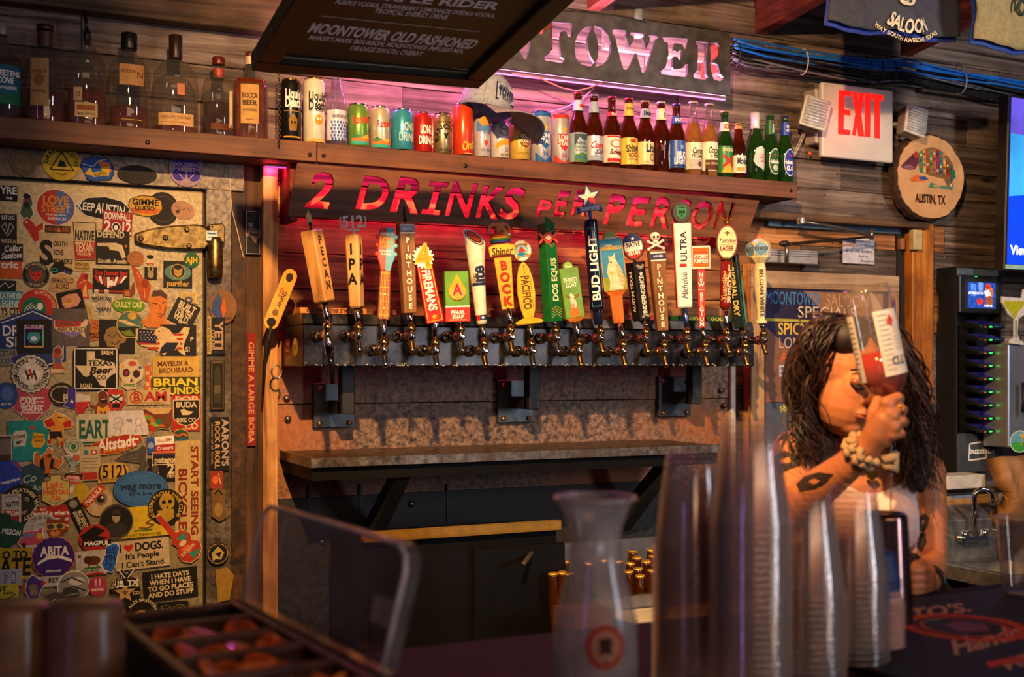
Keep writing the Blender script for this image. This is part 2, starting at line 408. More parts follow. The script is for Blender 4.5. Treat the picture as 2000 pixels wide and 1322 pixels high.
# board nailed under the roof at the top right of the wall
for i, (a, b, y0, y1) in enumerate(((1180, 1395, 62, 38), (1500, 1700, 100, 62), (1800, 1930, 150, 118))):
    p, q = P(a, y0, WY-.04), P(b, y0, WY-.04)
    plank(wall, p.x, q.x, CZ+1.035, CZ+1.14, WY-.045, WY-.02, M_PALLET)

# roof: rafters rising toward the camera, decking above
D = Vector((.17, -1, .2))
ceil = bpy.data.objects.new('ceiling', MB().add([(-2.6, 3.6, CZ+1.285), (6, 3.6, CZ+1.285), (6, -2.8, CZ+2.57), (-2.6, -2.8, CZ+2.57), (-2.6, 3.6, CZ+1.32), (6, 3.6, CZ+1.32), (6, -2.8, CZ+2.62), (-2.6, -2.8, CZ+2.62)],
      [(0, 1, 2, 3), (7, 6, 5, 4), (0, 4, 5, 1), (2, 6, 7, 3)], M_DECK).mesh('ceiling')); COL.objects.link(ceil); tag(ceil, kind='structure')
for k in range(9):
    o = MB().box((0, 0, 0), (8, .150, .014), M_DECK).build('plank', ceil, bevel=.002)
    y = 3.52-k*.157; o.location = (1.7, y, CZ+1.285+(3.6-y)*.2008-.012); o.rotation_euler = (-math.atan(.2), 0, 0)
for k in range(-4, 4):
    x = 2.57+.67*k
    o = bpy.data.objects.new('rafter', MB().add([(-.045, .1, 0), (0, .1, 0), (0, .1, .14), (-.045, .1, .14)]+[(D.x*4.5+a, D.y*4.5, D.z*4.5+b) for a, b in ((-.045, 0), (0, 0), (0, .14), (-.045, .14))],
      [(0, 1, 2, 3), (7, 6, 5, 4), (0, 4, 5, 1), (1, 5, 6, 2), (2, 6, 7, 3), (3, 7, 4, 0)], M_RAFT).mesh('rafter')); COL.objects.link(o); o.parent = ceil
    o.location = (x, WY-.02, CZ+1.146)

# uprights that frame the tap recess
def vboard(name, px0, px1, Y0, Y1, z0, z1, m, n=1, kind='structure', parent=None):
    a, b = P(px0, 700, Y0).x, P(px1, 700, Y0).x
    return MB().bb((a, Y0, z0), (b, Y1, z1), m).build(name, parent, bevel=.002, kind=None if parent else kind)
ZSB = CZ+.570                   # underside of the long shelf
vboard('trim_2', 514, 543, 3.31, 3.385, 0, ZSB, M_POST)
vboard('trim_3', 1462, 1491, 3.335, 3.37, .5, P(1470, 515, 3.335).z, M_POST)
vboard('trim_4', 1428, 1438, 3.352, 3.372, .6, P(1430, 712, 3.352).z, mat('#b9b4a8', .5))
# plank upright left of the post and the rusty strip next to the cooler frame
up = vboard('wall_left', 480, 514, 3.35, 3.40, 0, ZSB, M_VERT)
vboard('trim_5', 452, 481, 3.348, 3.40, 0, ZSB, M_RUST)
# sheet steel behind the bracket plates, two sheets lapped
xa, xb = XP+.02, P(1428, 700, 3.37).x
zs = P(1100, 782, 3.366).z; zt = P(900, 700, 3.366).z
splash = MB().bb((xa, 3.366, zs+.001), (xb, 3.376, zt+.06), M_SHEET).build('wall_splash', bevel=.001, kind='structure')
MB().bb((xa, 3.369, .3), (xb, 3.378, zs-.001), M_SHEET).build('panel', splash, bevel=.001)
for px, py in ((560, 778), (562, 818), (1408, 762), (1415, 792), (629, 1058), (803, 984)):
    p = P(px, py, 3.362); MB().lathe([(.010, 0), (.010, .004), (.006, .008), (.001, .009)], mat('#7d7266', .35, .9), 12, axis='Y').build('bolt', splash).location = p
    for c in splash.children:
        if c.location == p: c.rotation_euler = (0, 0, pi)
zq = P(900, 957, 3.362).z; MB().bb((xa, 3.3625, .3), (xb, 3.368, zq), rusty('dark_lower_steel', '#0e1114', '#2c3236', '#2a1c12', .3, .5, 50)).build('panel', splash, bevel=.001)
for px in (603, 703, 873):       # vertical welded seams low on the sheet
    a, b = P(px, 945, 3.365), P(px, 1020, 3.365); MB().bb((a.x-.003, 3.359, b.z), (a.x+.003, 3.37, a.z), M_BLACK).build('panel_joint', splash)

# ---- walk-in cooler door on the left, its frame and hinge
DY = 3.335
dzt = P(200, 362, DY).z; dxr = P(397, 700, DY).x
door = MB().bb((-1.0, DY, 0), (dxr, DY+.06, dzt), M_DOORM).build('door_1', bevel=.004, seg=2, kind='structure')
MB().bb((-1.0, DY+.004, dzt+.008), (P(478, 700, DY).x, DY+.05, ZSB), M_FRAME).build('door_frame', door, bevel=.002)
MB().bb((dxr+.008, DY+.004, 0), (P(453, 700, DY).x, DY+.05, dzt+.010), M_FRAME).build('door_frame', door, bevel=.002)
MB().bb((-1.0, DY+.03, 0), (P(478, 700, DY).x, DY+.07, ZSB), M_BLACK).build('gasket', door)
# hinge
def H(px, py, dy=0): p = P(px, py, DY-.002); return (p.x, p.z)
M_BRASS = rusty('worn_hinge_metal', '#52442c', '#94804e', '#6c5a36', .95, .33, 60, .15, 12)
hg = MB()
hg.prism([H(*q) for q in ((261, 457), (290, 448), (330, 442), (380, 439), (398, 442), (405, 452), (405, 480), (398, 489), (370, 490), (320, 487), (280, 481), (262, 474))], DY-.022, DY-.002, M_BRASS)
h = hg.build('hinge', door, bevel=.005, seg=2)
hh = MB().prism([H(*q) for q in ((404, 440), (432, 438), (436, 446), (436, 476), (404, 474))], DY-.03, DY+.002, M_BRASS)
p = P(420, 505, DY-.018); hh.lathe([(.020, -.055), (.022, -.02), (.021, .05), (.018, .06)], M_BRASS, 16, c=(p.x, p.y, p.z))
hh.build('hinge_barrel', h, bevel=.003)
for q in ((365, 448), (369, 480), (323, 464), (275, 466), (414, 443)):
    p = P(q[0], q[1], DY-.024); hp = MB(); hp.lathe([(.0075, 0), (.0075, -.003), (.004, -.005)], mat('#8f7a4c', .3, .95), 12, c=p, axis='Y')
    hp.box((p.x, p.y-.0055, p.z), (.009, .001, .0018), M_BLACK); hp.box((p.x, p.y-.0055, p.z), (.0018, .001, .009), M_BLACK); hp.build('screw', h)
pr = PR(); a, b = H(398, 452), H(421, 473); cx, cz = (a[0]+b[0])/2, (a[1]+b[1])/2
pr.rect(cx, cz, .030, .028, '#bcd2da'); pr.rect(cx, cz+.006, .024, .004, '#4a6a86'); pr.rect(cx, cz-.004, .022, .003, '#5a7a96')
pr.build('notice_label', h, off=(0, DY-.033, 0), label='small pale blue label on the hinge knuckle')

# ---- right hand doorway with its header, door boards, jamb; wall goes on to the right
jb = P(1783, 700, 3.32).x; jc = P(1824, 700, 3.32).x
MB().bb((jb, 3.32, 0), (jc, 3.40, P(1800, 436, 3.32).z), M_JAMB).build('trim_6', bevel=.003, kind='structure')
MB().bb((P(1764, 700, 3.33).x, 3.36, 0), (jb-.002, 3.40, P(1770, 440, 3.36).z), mat('#140c08', .8)).build('trim_7', kind='structure')
hz = P(1600, 426, 3.30).z
MB().bb((P(1472, 400, 3.30).x, 3.30, hz-.012), (P(1815, 400, 3.30).x, 3.375, hz+.012), wood('header_trim_wood', ('#241810', '#5c432f', '#7d6046'))).build('trim_8', bevel=.002, kind='structure')
# ---- the long bottle shelf
SY0 = 3.20; ZST = CZ+.622       # front edge, top surface
sx1 = P(1558, 370, SY0).x; sj = P(619, 300, SY0).x
sh = thing('bottle_shelf', 'long dark brown painted shelf carrying bourbon bottles, cans and beer bottles', 'shelf', loc=(0, 0, 0))
MB().bb((-.7, SY0+.0085, ZST-.022), (sx1, 3.375, ZST), M_SHELF).build('shelf_board', sh, bevel=.002)
MB().bb((-.7, SY0, ZSB), (sj-.001, SY0+.008, ZST+.002), M_SHELF).build('fascia_board', sh, bevel=.0015)
MB().bb((sj+.001, SY0, ZSB), (sx1, SY0+.008, ZST+.002), M_SHELF).build('fascia_board', sh, bevel=.0015)
MB().bb((-.7, SY0+.02, ZSB), (sx1, 3.375, ZSB+.008), M_SHELF).build('soffit_board', sh, bevel=.001)
MB().bb((sx1-.018, SY0+.018, ZSB), (sx1, 3.375, ZST-.023), M_SHELF).build('end_board', sh)
for px, py in ((288, 278), (605, 302), (632, 304), (909, 324), (1380, 333), (1545, 372)):
    p = P(px, py, SY0-.001); MB().lathe([(.006, 0), (.006, -.0015), (.003, -.003)], mat('#2a1a12', .4, .6), 10, c=p, axis='Y').build('screw', sh)
# ================================================================ TAP TOWER AND BEER TAPS
CHR = mat('#d8d4cc', .12, 1.0, .06, 30, name='polished_chrome'); BRS = mat('#c9a260', .2, 1.0, .1, 30, name='worn_brass')
DKC = mat('#3a3836', .2, 1.0, .1, 30, name='dark_chrome')
M_TOWER = rusty('smoky_tower_steel', '#2c2a2c', '#56524f', '#2a2628', .9, .26, 16, .05, 3)
TX0 = P(592, 660, 3.08).x; TX1 = P(1473, 660, 3.08).x
tw = thing('tap_tower', 'long smoky stainless beer tap tower box bolted over the steel sheet', 'tap tower')
MB().bb((TX0, 3.08, CZ), (TX1, 3.30, CZ+.111), M_TOWER).build('body', tw, bevel=.002)
MB().add([(TX0, 3.081, CZ+.113), (TX1, 3.081, CZ+.113), (TX1, 3.30, CZ+.113), (TX0, 3.30, CZ+.113), (TX0, 3.088, CZ+.142), (TX1, 3.088, CZ+.142), (TX1, 3.30, CZ+.142), (TX0, 3.30, CZ+.142)],
         [(3, 2, 1, 0), (4, 5, 6, 7), (0, 1, 5, 4), (1, 2, 6, 5), (2, 3, 7, 6), (3, 0, 4, 7)], M_TOWER).build('lid', tw, bevel=.0015)
r_ = random.Random(3); sp = MB(); ms = mat('#cfc8b4', .6, .2)
for i in range(210):
    x = r_.uniform(TX0, TX1); sp.sph((x, 3.0795, CZ+abs(r_.gauss(0, .004))+.001), (r_.uniform(.001, .004), .0008, r_.uniform(.0006, .002)), ms, 5, 3)
sp.build('dried_drip', tw, kind='stuff')
for a in range(2):
    pr = PR()
    if a == 0: pr.rect(0, 0, .05, .045, '#8e1f16'); pr.text('TAP', 0, .008, .009, '#d8a090'); pr.text('WALL', 0, -.008, .009, '#d8a090')
    else: pr.ell(0, 0, .030, .026, '#b98f3a'); pr.ell(0, .012, .011, .009, '#d8b25a'); pr.text('U', 0, 0, .012, '#2a1a10', bold=2)
    y = 3.24-a*.08; pr.build('sticker', tw, M=Matrix.Translation((TX0, y, CZ+.052)) @ Matrix.Rotation(R(-90), 4, 'Z'), label=('dark red sticker on the end of the tower', 'yellow drippy sticker on the end of the tower')[a])
MBK = mat('#4d5254', .35, .8, .15, 30, bump=.1, name='bracket_steel')
for x0, x1, y0, y1, a0, a1 in ((612, 693, 748, 836, 628, 658), (972, 1042, 742, 826, 975, 1018), (1286, 1349, 735, 814, 1306, 1330)):
    a, b = P(x0, y1, 3.352), P(x1, y0, 3.352)
    pl = MB().bb((a.x, 3.350, a.z), (b.x, 3.366, b.z), MBK).build('bracket_plate', tw, bevel=.002)
    w = b.x-a.x
    for fx in (.14, .86):
        for fz in (.1, .88):
            MB().lathe([(.0085, 0), (.0085, -.004), (.005, -.008), (.001, -.009)], mat('#9a8458', .3, .9), 12, axis='Y').build('bolt', pl).location = (a.x+w*fx, 3.350, a.z+(b.z-a.z)*fz)
    c, d = P(a0, 790, 3.2), P(a1, 790, 3.2)
    arm = MB().bb((a.x+w*.36, 3.24, a.z+(b.z-a.z)*.34), (a.x+w*.66, 3.352, a.z+(b.z-a.z)*.62), M_BLACK)
    arm.bb((a.x+w*.36, 3.22, a.z+(b.z-a.z)*.34), (a.x+w*.66, 3.26, CZ+.002), M_BLACK); arm.build('bracket_arm', tw, bevel=.002)
# flat things stored on top of the tower
def strip(x0, x1, y0, y1, Y, col, txt, tcol, label, rz=0, flip=True, cat='sign strip'):
    a, b = P(x0, y1, Y), P(x1, y0, Y); hgt = .016; zz = CZ+.143
    o = tag(MB().bb((-(b.x-a.x)/2, -.002, 0), ((b.x-a.x)/2, .06, hgt), mat(col, .6)).build('sign_strip', bevel=.001), label, cat)
    o.location = ((a.x+b.x)/2, Y, zz); o.rotation_euler = (0, 0, rz)
    if txt:
        pr = PR(); pr.text(txt, 0, hgt/2, hgt*.62, tcol, w=(b.x-a.x)*.82, bold=2, rot=pi if flip else 0); pr.build('lettering', o, off=(0, -.002, 0))
strip(586, 716, 602, 612, 3.12, '#c07428', 'REAL ALE BREWING CO', '#3a1c0a', 'orange sign strip with upside down lettering on the tower top')
strip(1040, 1090, 606, 618, 3.16, '#8c2a1c', '', '', 'short dull red strip on the tower behind the green handles')
strip(1208, 1298, 608, 618, 3.14, '#8a2e20', '', '', 'red strip lying on the tower behind the skull handle')
strip(1322, 1432, 600, 622, 3.13, '#14603c', 'HARVEST GOLD', '#d8c04a', 'green and yellow strip on the tower behind the red handle', rz=R(6), flip=False)

def fauc(kx, row, label, long=False):
    ky = 655 if row == 'u' else 684
    p = P(kx, ky, 2.98); p.z = CZ+(.0815 if row == 'u' else .043)
    t = thing('beer_tap', label, 'beer tap', 'beer taps along the tower', loc=p)
    MB().lathe([(.0165, .098), (.0165, .088), (.012, .086), (.010, .04), (.012, .036), (.012, .018), (.009, .012), (.009, 0)], CHR, 18, axis='Y').build('shank', t)
    MB().lathe([(.0135, .0345), (.0145, .030), (.0145, .022), (.0125, .018)], mat('#4a1812', .4) if row == 'u' else BRS, 16, axis='Y').build('coupling_ring', t)
    b = MB().lathe([(.0085, -.014), (.011, -.006), (.0115, .006), (.0095, .013)], CHR, 16, cap=True); b.build('faucet_body', t)
    MB().lathe([(.0105, .013), (.0125, .016), (.0125, .024), (.009, .028), (.006, .036)], BRS, 16).build('bonnet', t)
    MB().lathe([(.0085, -.008), (.0085, -.015), (.006, -.0165), (.0035, -.0165), (.003, -.019)], mat('#efece6', .12, 1), 16, axis='Y').build('face_screw', t)
    if long:
        MB().tube([(0, 0, .03), (.001, -.002, -.02), (.004, -.006, -.05)], [.011, .013, .0125], CHR, 16).build('stout_collar', t)
        MB().tube([(.004, -.006, -.05), (.007, -.009, -.075), (.009, -.011, -.128)], [.010, .0085, .0065], mat('#1b1c22', .15, .6), 14).build('spout', t)
    else:
        MB().tube([(0, .001, -.006), (.000, -.003, -.020), (-.001, -.013, -.038), (-.001, -.016, -.045)], [.008, .0085, .0072, .0068], BRS if kx % 2 else CHR, 14).build('spout', t)
    return t, p
class HH:
    """frame of one tap handle: x across, z up from its foot, units are photograph pixels turned to metres on the tap plane"""
    def __init__(s, t, p, bx, by, tx, ty, yaw, topm=None, dy=0):
        Y = 2.98; s.t = t; B = P(bx, by, Y+dy); T = P(tx, ty, Y+dy); d = T-B
        s.k = TT(bx, Y)/F; s.w = s.k*1.04; s.L = d.length
        s.M = Matrix.Translation(B-p) @ Matrix.Rotation(math.atan2(d.x, d.z), 4, 'Y') @ Matrix.Rotation(R(yaw), 4, 'Z')
        s.top = B+d
        # ferrule between bonnet and handle foot
        f = MB(); q = B-p; f.tube([(0, 0, .034), (q.x*.3, 0, q.z*.3+.024), (q.x, q.y, q.z+.003)], [.0062, .0075, .0098], topm or CHR, 14); f.build('ferrule', t)
    def part(s, name='handle', **k):
        m = MB(); m.M = s.M.copy(); m.nm = name; return m
    def done(s, m, parent=None, bevel=.002, **k):
        # meshes are built in tap space
        return m.build(m.nm, parent or s.t, bevel=bevel, **k)
    def pr(s, p_, parent, y=0, x=0, z=0, rz=0, name='lettering', rx=0, label=None):
        M = s.M @ Matrix.Translation((x, y, z)) @ Matrix.Rotation(R(rz), 4, 'Z') @ Matrix.Rotation(R(rx), 4, 'X')
        return p_.build(name, parent, M=M, label=label)
def bar(h, w0, w1, th0, th1, m, L=None, z0=0, seg=None):
    """tapered square bar"""
    L = L or h.L; b = h.part()
    a, c, e, g = w0/2, w1/2, th0/2, th1/2
    b.add([(-a, -e, z0), (a, -e, z0), (a, e, z0), (-a, e, z0), (-c, -g, z0+L), (c, -g, z0+L), (c, g, z0+L), (-c, g, z0+L)], [(3, 2, 1, 0), (4, 5, 6, 7), (0, 1, 5, 4), (1, 2, 6, 5), (2, 3, 7, 6), (3, 0, 4, 7)], m)
    return b
MAPLE = wood('maple_handle_wood', ('#a8743c', '#d39a58', '#e2b070'), 'Z', rnd=False, knots=False, rough=.4, bump=.1)
OAKH = wood('brown_handle_wood', ('#6a4424', '#8e6238', '#a67846'), 'Z', rnd=False, knots=False, rough=.4, bump=.1)
ORNG = wood('orange_handle_wood', ('#a04a14', '#c46a22', '#d07a30'), 'Z', rnd=False, knots=False, rough=.4, bump=.1)
YEL = '#f0b41c'; CRM = '#efe3c0'; RED = '#c8201a'; NVY = '#1d2350'; BLK = '#17130f'; WHT = '#f2efe6'

# 1 tan square handle on the stout faucet
t, p = fauc(640, 'u', 'tap with square tan wood handle lettered PECAN and long black stout spout', True)
h = HH(t, p, 634, 590, 608, 450, 35); w = 32*h.w
o = h.done(bar(h, w*.94, w, w*.94, w, MAPLE), bevel=.004)
pr = PR(); pr.down('PECAN', 0, h.L*.93, 15*h.k, 22*h.k, '#33200f', sx=.8); h.pr(pr, o, y=-w/2)
e = h.part('emblem'); e.M = h.M @ Matrix.Rotation(R(-50), 4, 'Z'); e.tube([(0, 0, h.L), (0, 0, h.L+16*h.k)], .004, DKC, 8)
e.prism([(0, h.L+42*h.k), (-6*h.w, h.L+28*h.k), (-4*h.w, h.L+12*h.k), (4*h.w, h.L+12*h.k), (6*h.w, h.L+28*h.k)], -.002, .002, mat('#8a8060', .3, .9)); h.done(e, bevel=.001)
# 2 IPA
t, p = fauc(700, 'u', 'tap with square tan wood handle lettered IPA and grey number badge')
h = HH(t, p, 697, 602, 690, 458, -42); w = 27*h.w
o = h.done(bar(h, w*.85, w, w*.85, w, MAPLE), bevel=.005)
for rz in (0, 90):
    pr = PR(); pr.down('IPA', 0, h.L*.90, 20*h.k, 29*h.k, BLK, sx=.9)
    h.pr(pr, o, y=-w/2 if rz == 0 else 0, x=0 if rz == 0 else w/2, rz=rz)
e = h.part('badge'); g = mat('#d8d4c8', .45)
h2 = HH.__new__(HH); h2.__dict__ = dict(h.__dict__); h2.M = h.M @ Matrix.Rotation(R(22), 4, 'Z')
e.M = h2.M; e.tube([(0, 0, h.L), (0, 0, h.L+10*h.k)], .003, g, 8); e.bb((-12*h.w, -.002, h.L+7*h.k), (12*h.w, .002, h.L+11*h.k), g)
for sg in (-1, 1): e.tube([(sg*(19*h.w+5*h.w*cos(a)), 0, h.L+24*h.k+14*h.k*sin(a)) for a in [R(-55+i*18) for i in range(7)]], .0022, g, 6)
o = h.done(e, bevel=0); pr = PR(); pr.text('512', 0, h.L+25*h.k, 22*h.k, g, bold=2, sx=.85); h2.pr(pr, o)
# 3 guitar
t, p = fauc(750, 'l', 'tap with guitar neck handle, red and light blue headstock')
h = HH(t, p, 749, 625, 756, 445, -18); k, w = h.k, h.w; NB = 97*k
e = h.part(); e.prism([(-9*w, 0), (9*w, 0), (12*w, 6*k), (10*w, NB), (-10*w, NB), (-12*w, 6*k)], -.006, .012, mat('#7c3a1c', .4))
e.prism([(-10*w, NB), (10*w, NB), (11*w, NB+10*k), (16*w, NB+24*k), (15*w, NB+70*k), (12*w, h.L), (-12*w, h.L), (-15*w, NB+70*k), (-16*w, NB+24*k), (-11*w, NB+10*k)], -.006, .004, mat('#c2301c', .4))
o = h.done(e, bevel=.002)
pr = PR(); pr.rect(0, NB*.53, 17*w, NB*.93, '#9a5a24')
for i in range(7): pr.rect(0, NB*(.1+.14*i), 17*w, 1.3*k, YEL)
for i in range(6): pr.line([((-7+2.8*i)*w, 3*k), ((-7+2.8*i)*w, NB)], .6*w, '#d8b46a')
for i in (.24, .52): pr.ell(0, NB*i, 1.6*w, 1.6*k, WHT)
pr.poly([(0, NB), (10*w, NB), (11*w, NB+10*k), (16*w, NB+24*k), (15*w, NB+70*k), (12*w, h.L), (0, h.L)], '#6fb4cc')
pr.text('KARBACH', 0, h.L-12*k, 5*k, WHT, w=24*w); pr.text('LOVE', 0, h.L-25*k, 11*k, YEL, w=24*w, bold=2); pr.text('STREET', 0, h.L-36*k, 8*k, '#e8912a', w=26*w, bold=2)
pr.text('KOLSCH STYLE', 0, h.L-46*k, 4*k, WHT, w=24*w); pr.text('BLONDE', 0, h.L-52*k, 4*k, WHT, w=18*w)
h.pr(pr, o, y=-.006)
for sg in (-1, 1):
    for i in range(3):
        e = h.part('tuning_peg'); e.sph((sg*17*w, 0, NB+(32+i*17)*k), (.0065, .004, .0065), mat('#d0402a' if sg < 0 else '#7cc0d8', .4), 10, 6); h.done(e, bevel=0)
# 4 and 15 : PINTHOUSE
def pinthouse(kx, row, bx, by, tx, ty, yaw, label, skull, bw, tw_):
    t, p = fauc(kx, row, label)
    h = HH(t, p, bx, by, tx, ty, yaw); k, w = h.k, h.w
    o = h.done(bar(h, bw*w, tw_*w, bw*w*.9, tw_*w*.9, OAKH), bevel=.002)
    pr = PR(); tb = .0008
    pr.rect(0, h.L-12*k, tw_*w*.98, 10*k, '#2d3a6e' if skull else '#8fa0b4'); pr.text('HOPS BEER', 0, h.L-12*k, 4*k, WHT, w=tw_*w*.6)
    pr.rect(0, h.L-5*k, tw_*w*.98, 2.4*k, WHT); pr.rect(0, h.L-20*k, tw_*w*.98, 2*k, WHT)
    pr.down('PINTHOUSE', 0, h.L-26*k, 10*k, (h.L-32*k)/9, CRM)
    h.pr(pr, o, rx=math.degrees(math.atan((tw_-bw)*w*.45/h.L)), y=-bw*w*.45)
    return h, o
h, o = pinthouse(803, 'u', 799, 612, 791, 436, -4, 'tap with brown PINTHOUSE handle and a dark tail on top', False, 24, 30)
e = h.part('dark_tail'); e.tube([(0, 0, h.L-.002), (0, -.002, h.L+14*h.k), (-2*h.w, 0, h.L+36*h.k)], [.008, .009, .006], M_BLACK, 8, flat=.5); h.done(e, bevel=0)
h, o = pinthouse(1297, 'l', 1293, 646, 1281, 489, -18, 'tap with brown PINTHOUSE handle topped by a white skull and crossbones', True, 21, 30)
k, w = h.k, h.w; e = h.part('skull'); M_S = mat('#efe8d6', .5)
e.tube([(-13*w, -.004, h.L+4*k), (13*w, -.004, h.L+17*k)], .0038, M_S, 8); e.tube([(13*w, -.004, h.L+4*k), (-13*w, -.004, h.L+17*k)], .0038, M_S, 8)
for sx_ in (-1, 1):
    for dz in (3, 18): e.sph((sx_*14*w, -.004, h.L+dz*k), .0052, M_S, 8, 6)
e.sph((0, -.002, h.L+27*k), (.0155, .012, .0135), M_S); e.box((0, -.004, h.L+18*k), (.014, .010, .009), M_S)
for sx_ in (-1, 1): e.sph((sx_*.0055, -.0125, h.L+26*k), (.0038, .003, .004), M_BLACK, 8, 6)
e.sph((0, -.0145, h.L+22*k), (.0016, .001, .002), M_BLACK, 6, 4)
h.done(e, bevel=0)
# 5 red bar with gear and 4
t, p = fauc(850, 'l', 'tap with red FIREMANS handle and a golden number four on a white gear')
h = HH(t, p, 850, 630, 827, 512, -12, dy=-.022); k, w = h.k, h.w
o = h.done(bar(h, 33*w, 29*w, .016, .016, mat(RED, .35)), bevel=.0015)
pr = PR(); pr.line([(-13.5*w, 4*k), (13.5*w, 4*k), (12*w, h.L-4*k), (0, h.L-12*k), (-12*w, h.L-4*k), (-13.5*w, 4*k)], 1.4*w, YEL)
pr.text('FIREMANS', 0, h.L*.54, 16*k, WHT, w=80*k, bold=2, rot=R(-90)); pr.star(0, h.L*.10, 6*w, YEL, 5, .5)
h.pr(pr, o, y=-.008)
e = h.part('gear_badge'); n = 16; pts = []
for i in range(n*4):
    a = 2*pi*i/(n*4); r = (20 if i % 4 in (0, 1) else 16.5); pts.append((r*w*cos(a), h.L+9*k+r*k*sin(a)*1.15))
e.prism(pts, -.012, -.004, mat(WHT, .4)); o = h.done(e, bevel=0)
pr = PR(); pr.text('4', 0, 0, 46*k, mat('#e0b42c', .3), bold=2, sx=.95); pr.text('4', .0006, .0006, 40*k, '#c89a1e', bold=0, sx=1.02); h.pr(pr, o, y=-.0125, z=h.L+10*k)
# 6 pearl snap
t, p = fauc(900, 'u', 'tap with short green and red box handle, yellow drop with letter A')
h = HH(t, p, 893, 629, 890, 530, -13); k, w = h.k, h.w
e = h.part(); e.bb((-23*w, -.014, 29*k), (23*w, .016, h.L), mat('#5c9a20', .4)); o = h.done(e)
e = h.part('base_block'); e.bb((-24*w, -.0145, 0), (24*w, .0165, 29*k), mat('#b8201a', .4)); h.done(e)
e = h.part('drop_badge'); dp = [(0, h.L-6*k)]+[(17*w*cos(a)*(1 if True else 1), h.L-40*k+17*k*sin(a)) for a in [R(40-i*20) for i in range(14)]]
e.prism(dp, -.019, -.013, mat('#e6a822', .35)); o2 = h.done(e, bevel=.0015)
pr = PR(); pr.text('A', .0008, h.L-37*k, 22*k, '#9aa8a0', bold=2); pr.text('A', 0, h.L-36*k, 21*k, '#c8281c', bold=2, w=16*w); pr.star(0, h.L-52*k, 2.4*w, '#8a8a80'); h.pr(pr, o2, y=-.019)
pr = PR(); pr.rect(0, 30*k, 46*w, 3*k, WHT); pr.text('PEARL', 0, 18.5*k, 7*k, WHT, w=27*w, bold=2); pr.text('SNAP', 0, 10*k, 7*k, WHT, w=22*w, bold=2); pr.text('GERMAN STYLE PILSNER', 0, 4*k, 2.4*k, '#f0c060', w=34*w); h.pr(pr, o, y=-.0148)
# 7 white baton
t, p = fauc(945, 'l', 'tap with white tapered baton handle lettered lite, slanted top disc')
h = HH(t, p, 941, 633, 925, 452, -20); k, w = h.k, h.w
e = h.part(); e.lathe([(10*w, 0), (10.5*w, 10*k), (15*w, h.L*.6), (20*w, h.L-14*k), (20*w, h.L-10*k)], mat('#efe6cc', .25, coat=.5), 24)
base = len(e.v)-24
for i in range(24):   # slanted cut
    v = Vector(e.v[base+i]); a = 2*pi*i/24; v = h.M @ Vector((20*w*cos(a), 20*w*sin(a), h.L-12*k+(-cos(a)*12+sin(a)*15)*k)); e.v[base+i] = tuple(v)
    e.v[base-24+i] = tuple(h.M @ Vector((19.5*w*cos(a), 19.5*w*sin(a), h.L-20*k+(-cos(a)*10+sin(a)*13)*k)))
o = h.done(e, bevel=0)
e = h.part('top_disc')
for i, (q, c_) in enumerate(((17, '#2a1812'), (15, '#e8dcc0'), (13.5, '#2a1812'), (11, '#b5541c'))): e.add([(q*w*cos(a), q*w*sin(a), h.L-12*k+(-cos(a)*12+sin(a)*15)*k*q/20+.0006*(i+1)) for a in [2*pi*j/26 for j in range(26)]], [tuple(range(26))], ink(c_))
h.done(e, o, bevel=0)
pr = PR(); pr.text('lite', .001, h.L*.52, 24*k, NVY, w=38*k, bold=2, rot=R(90)); pr.text('Miller', -.011, h.L*.50, 6*k, '#c09a4a', rot=R(90))
pr.poly([(-.012, h.L*.76), (-.006, h.L*.79), (.004, h.L*.77), (-.002, h.L*.72), (-.006, h.L*.70)], RED); pr.rect(-.010, h.L*.785, .007, .012, NVY)
pr.build('lettering', o, cyl=14.6*w, M=h.M, base=.0022)
for z_, c_, xx in ((6, '#efe6cc', 0), (13, '#1d2f5c', .006), (13, RED, -.010)):
    pass
e = h.part('flag_band'); e.lathe([(10.9*w, 8*k), (11.4*w, 18*k)], mat('#20345e', .4), 24, cap=False); o = h.done(e, bevel=0)
pr = PR(); pr.rect(-.010, 13*k, .010, 10*k, RED); pr.star(.004, 13*k, 3.6*w, WHT); pr.build('flag', o, cyl=11.4*w, M=h.M)
# 8 ram topped yellow bar
t, p = fauc(997, 'u', 'tap with yellow BOCK handle under a ram head with rainbow scarf')
h = HH(t, p, 992, 604, 981, 503, -20); k, w = h.k, h.w
o = h.done(bar(h, 23*w, 33*w, .016, .02, mat('#e6a61c', .35)), bevel=.002)
pr = PR()
for i, ch in enumerate('BOCK'): pr.text(ch, .0009, h.L-(16+23*i)*k, 16*k, '#5a1a10', bold=2); pr.text(ch, 0, h.L-(15+23*i)*k, 16*k, '#c8281c', bold=2)
h.pr(pr, o, y=-.0104)
e = h.part('name_scroll'); e.prism([(-23*w, h.L+2*k), (-14*w, h.L+5*k), (14*w, h.L+5*k), (24*w, h.L+2*k), (25*w, h.L+22*k), (14*w, h.L+26*k), (-14*w, h.L+26*k), (-25*w, h.L+22*k)], -.014, .008, mat('#eeb42a', .35)); o = h.done(e)
pr = PR(); pr.text('Shiner', 0, h.L+12*k, 15*k, '#3a2410', w=40*w, shear=.1); h.pr(pr, o, y=-.0142)
e = h.part('scarf'); cs = ['#b8301c', '#d8641c', '#e0b020', '#2f7a34', '#23408c']
for i, c in enumerate(cs): e.lathe([(18.5*w-i*.0006, h.L+(29+i*3.6)*k), (20*w, h.L+(31+i*3.6)*k), (18.5*w, h.L+(33+i*3.6)*k)], mat(cs[4-i], .7), 18, sy=.8)
h.done(e, bevel=0)
e = h.part('ram_head'); FUR = mat('#c48a40', .8); HRN = mat('#b98a44', .5, bump=.4, scale=120)
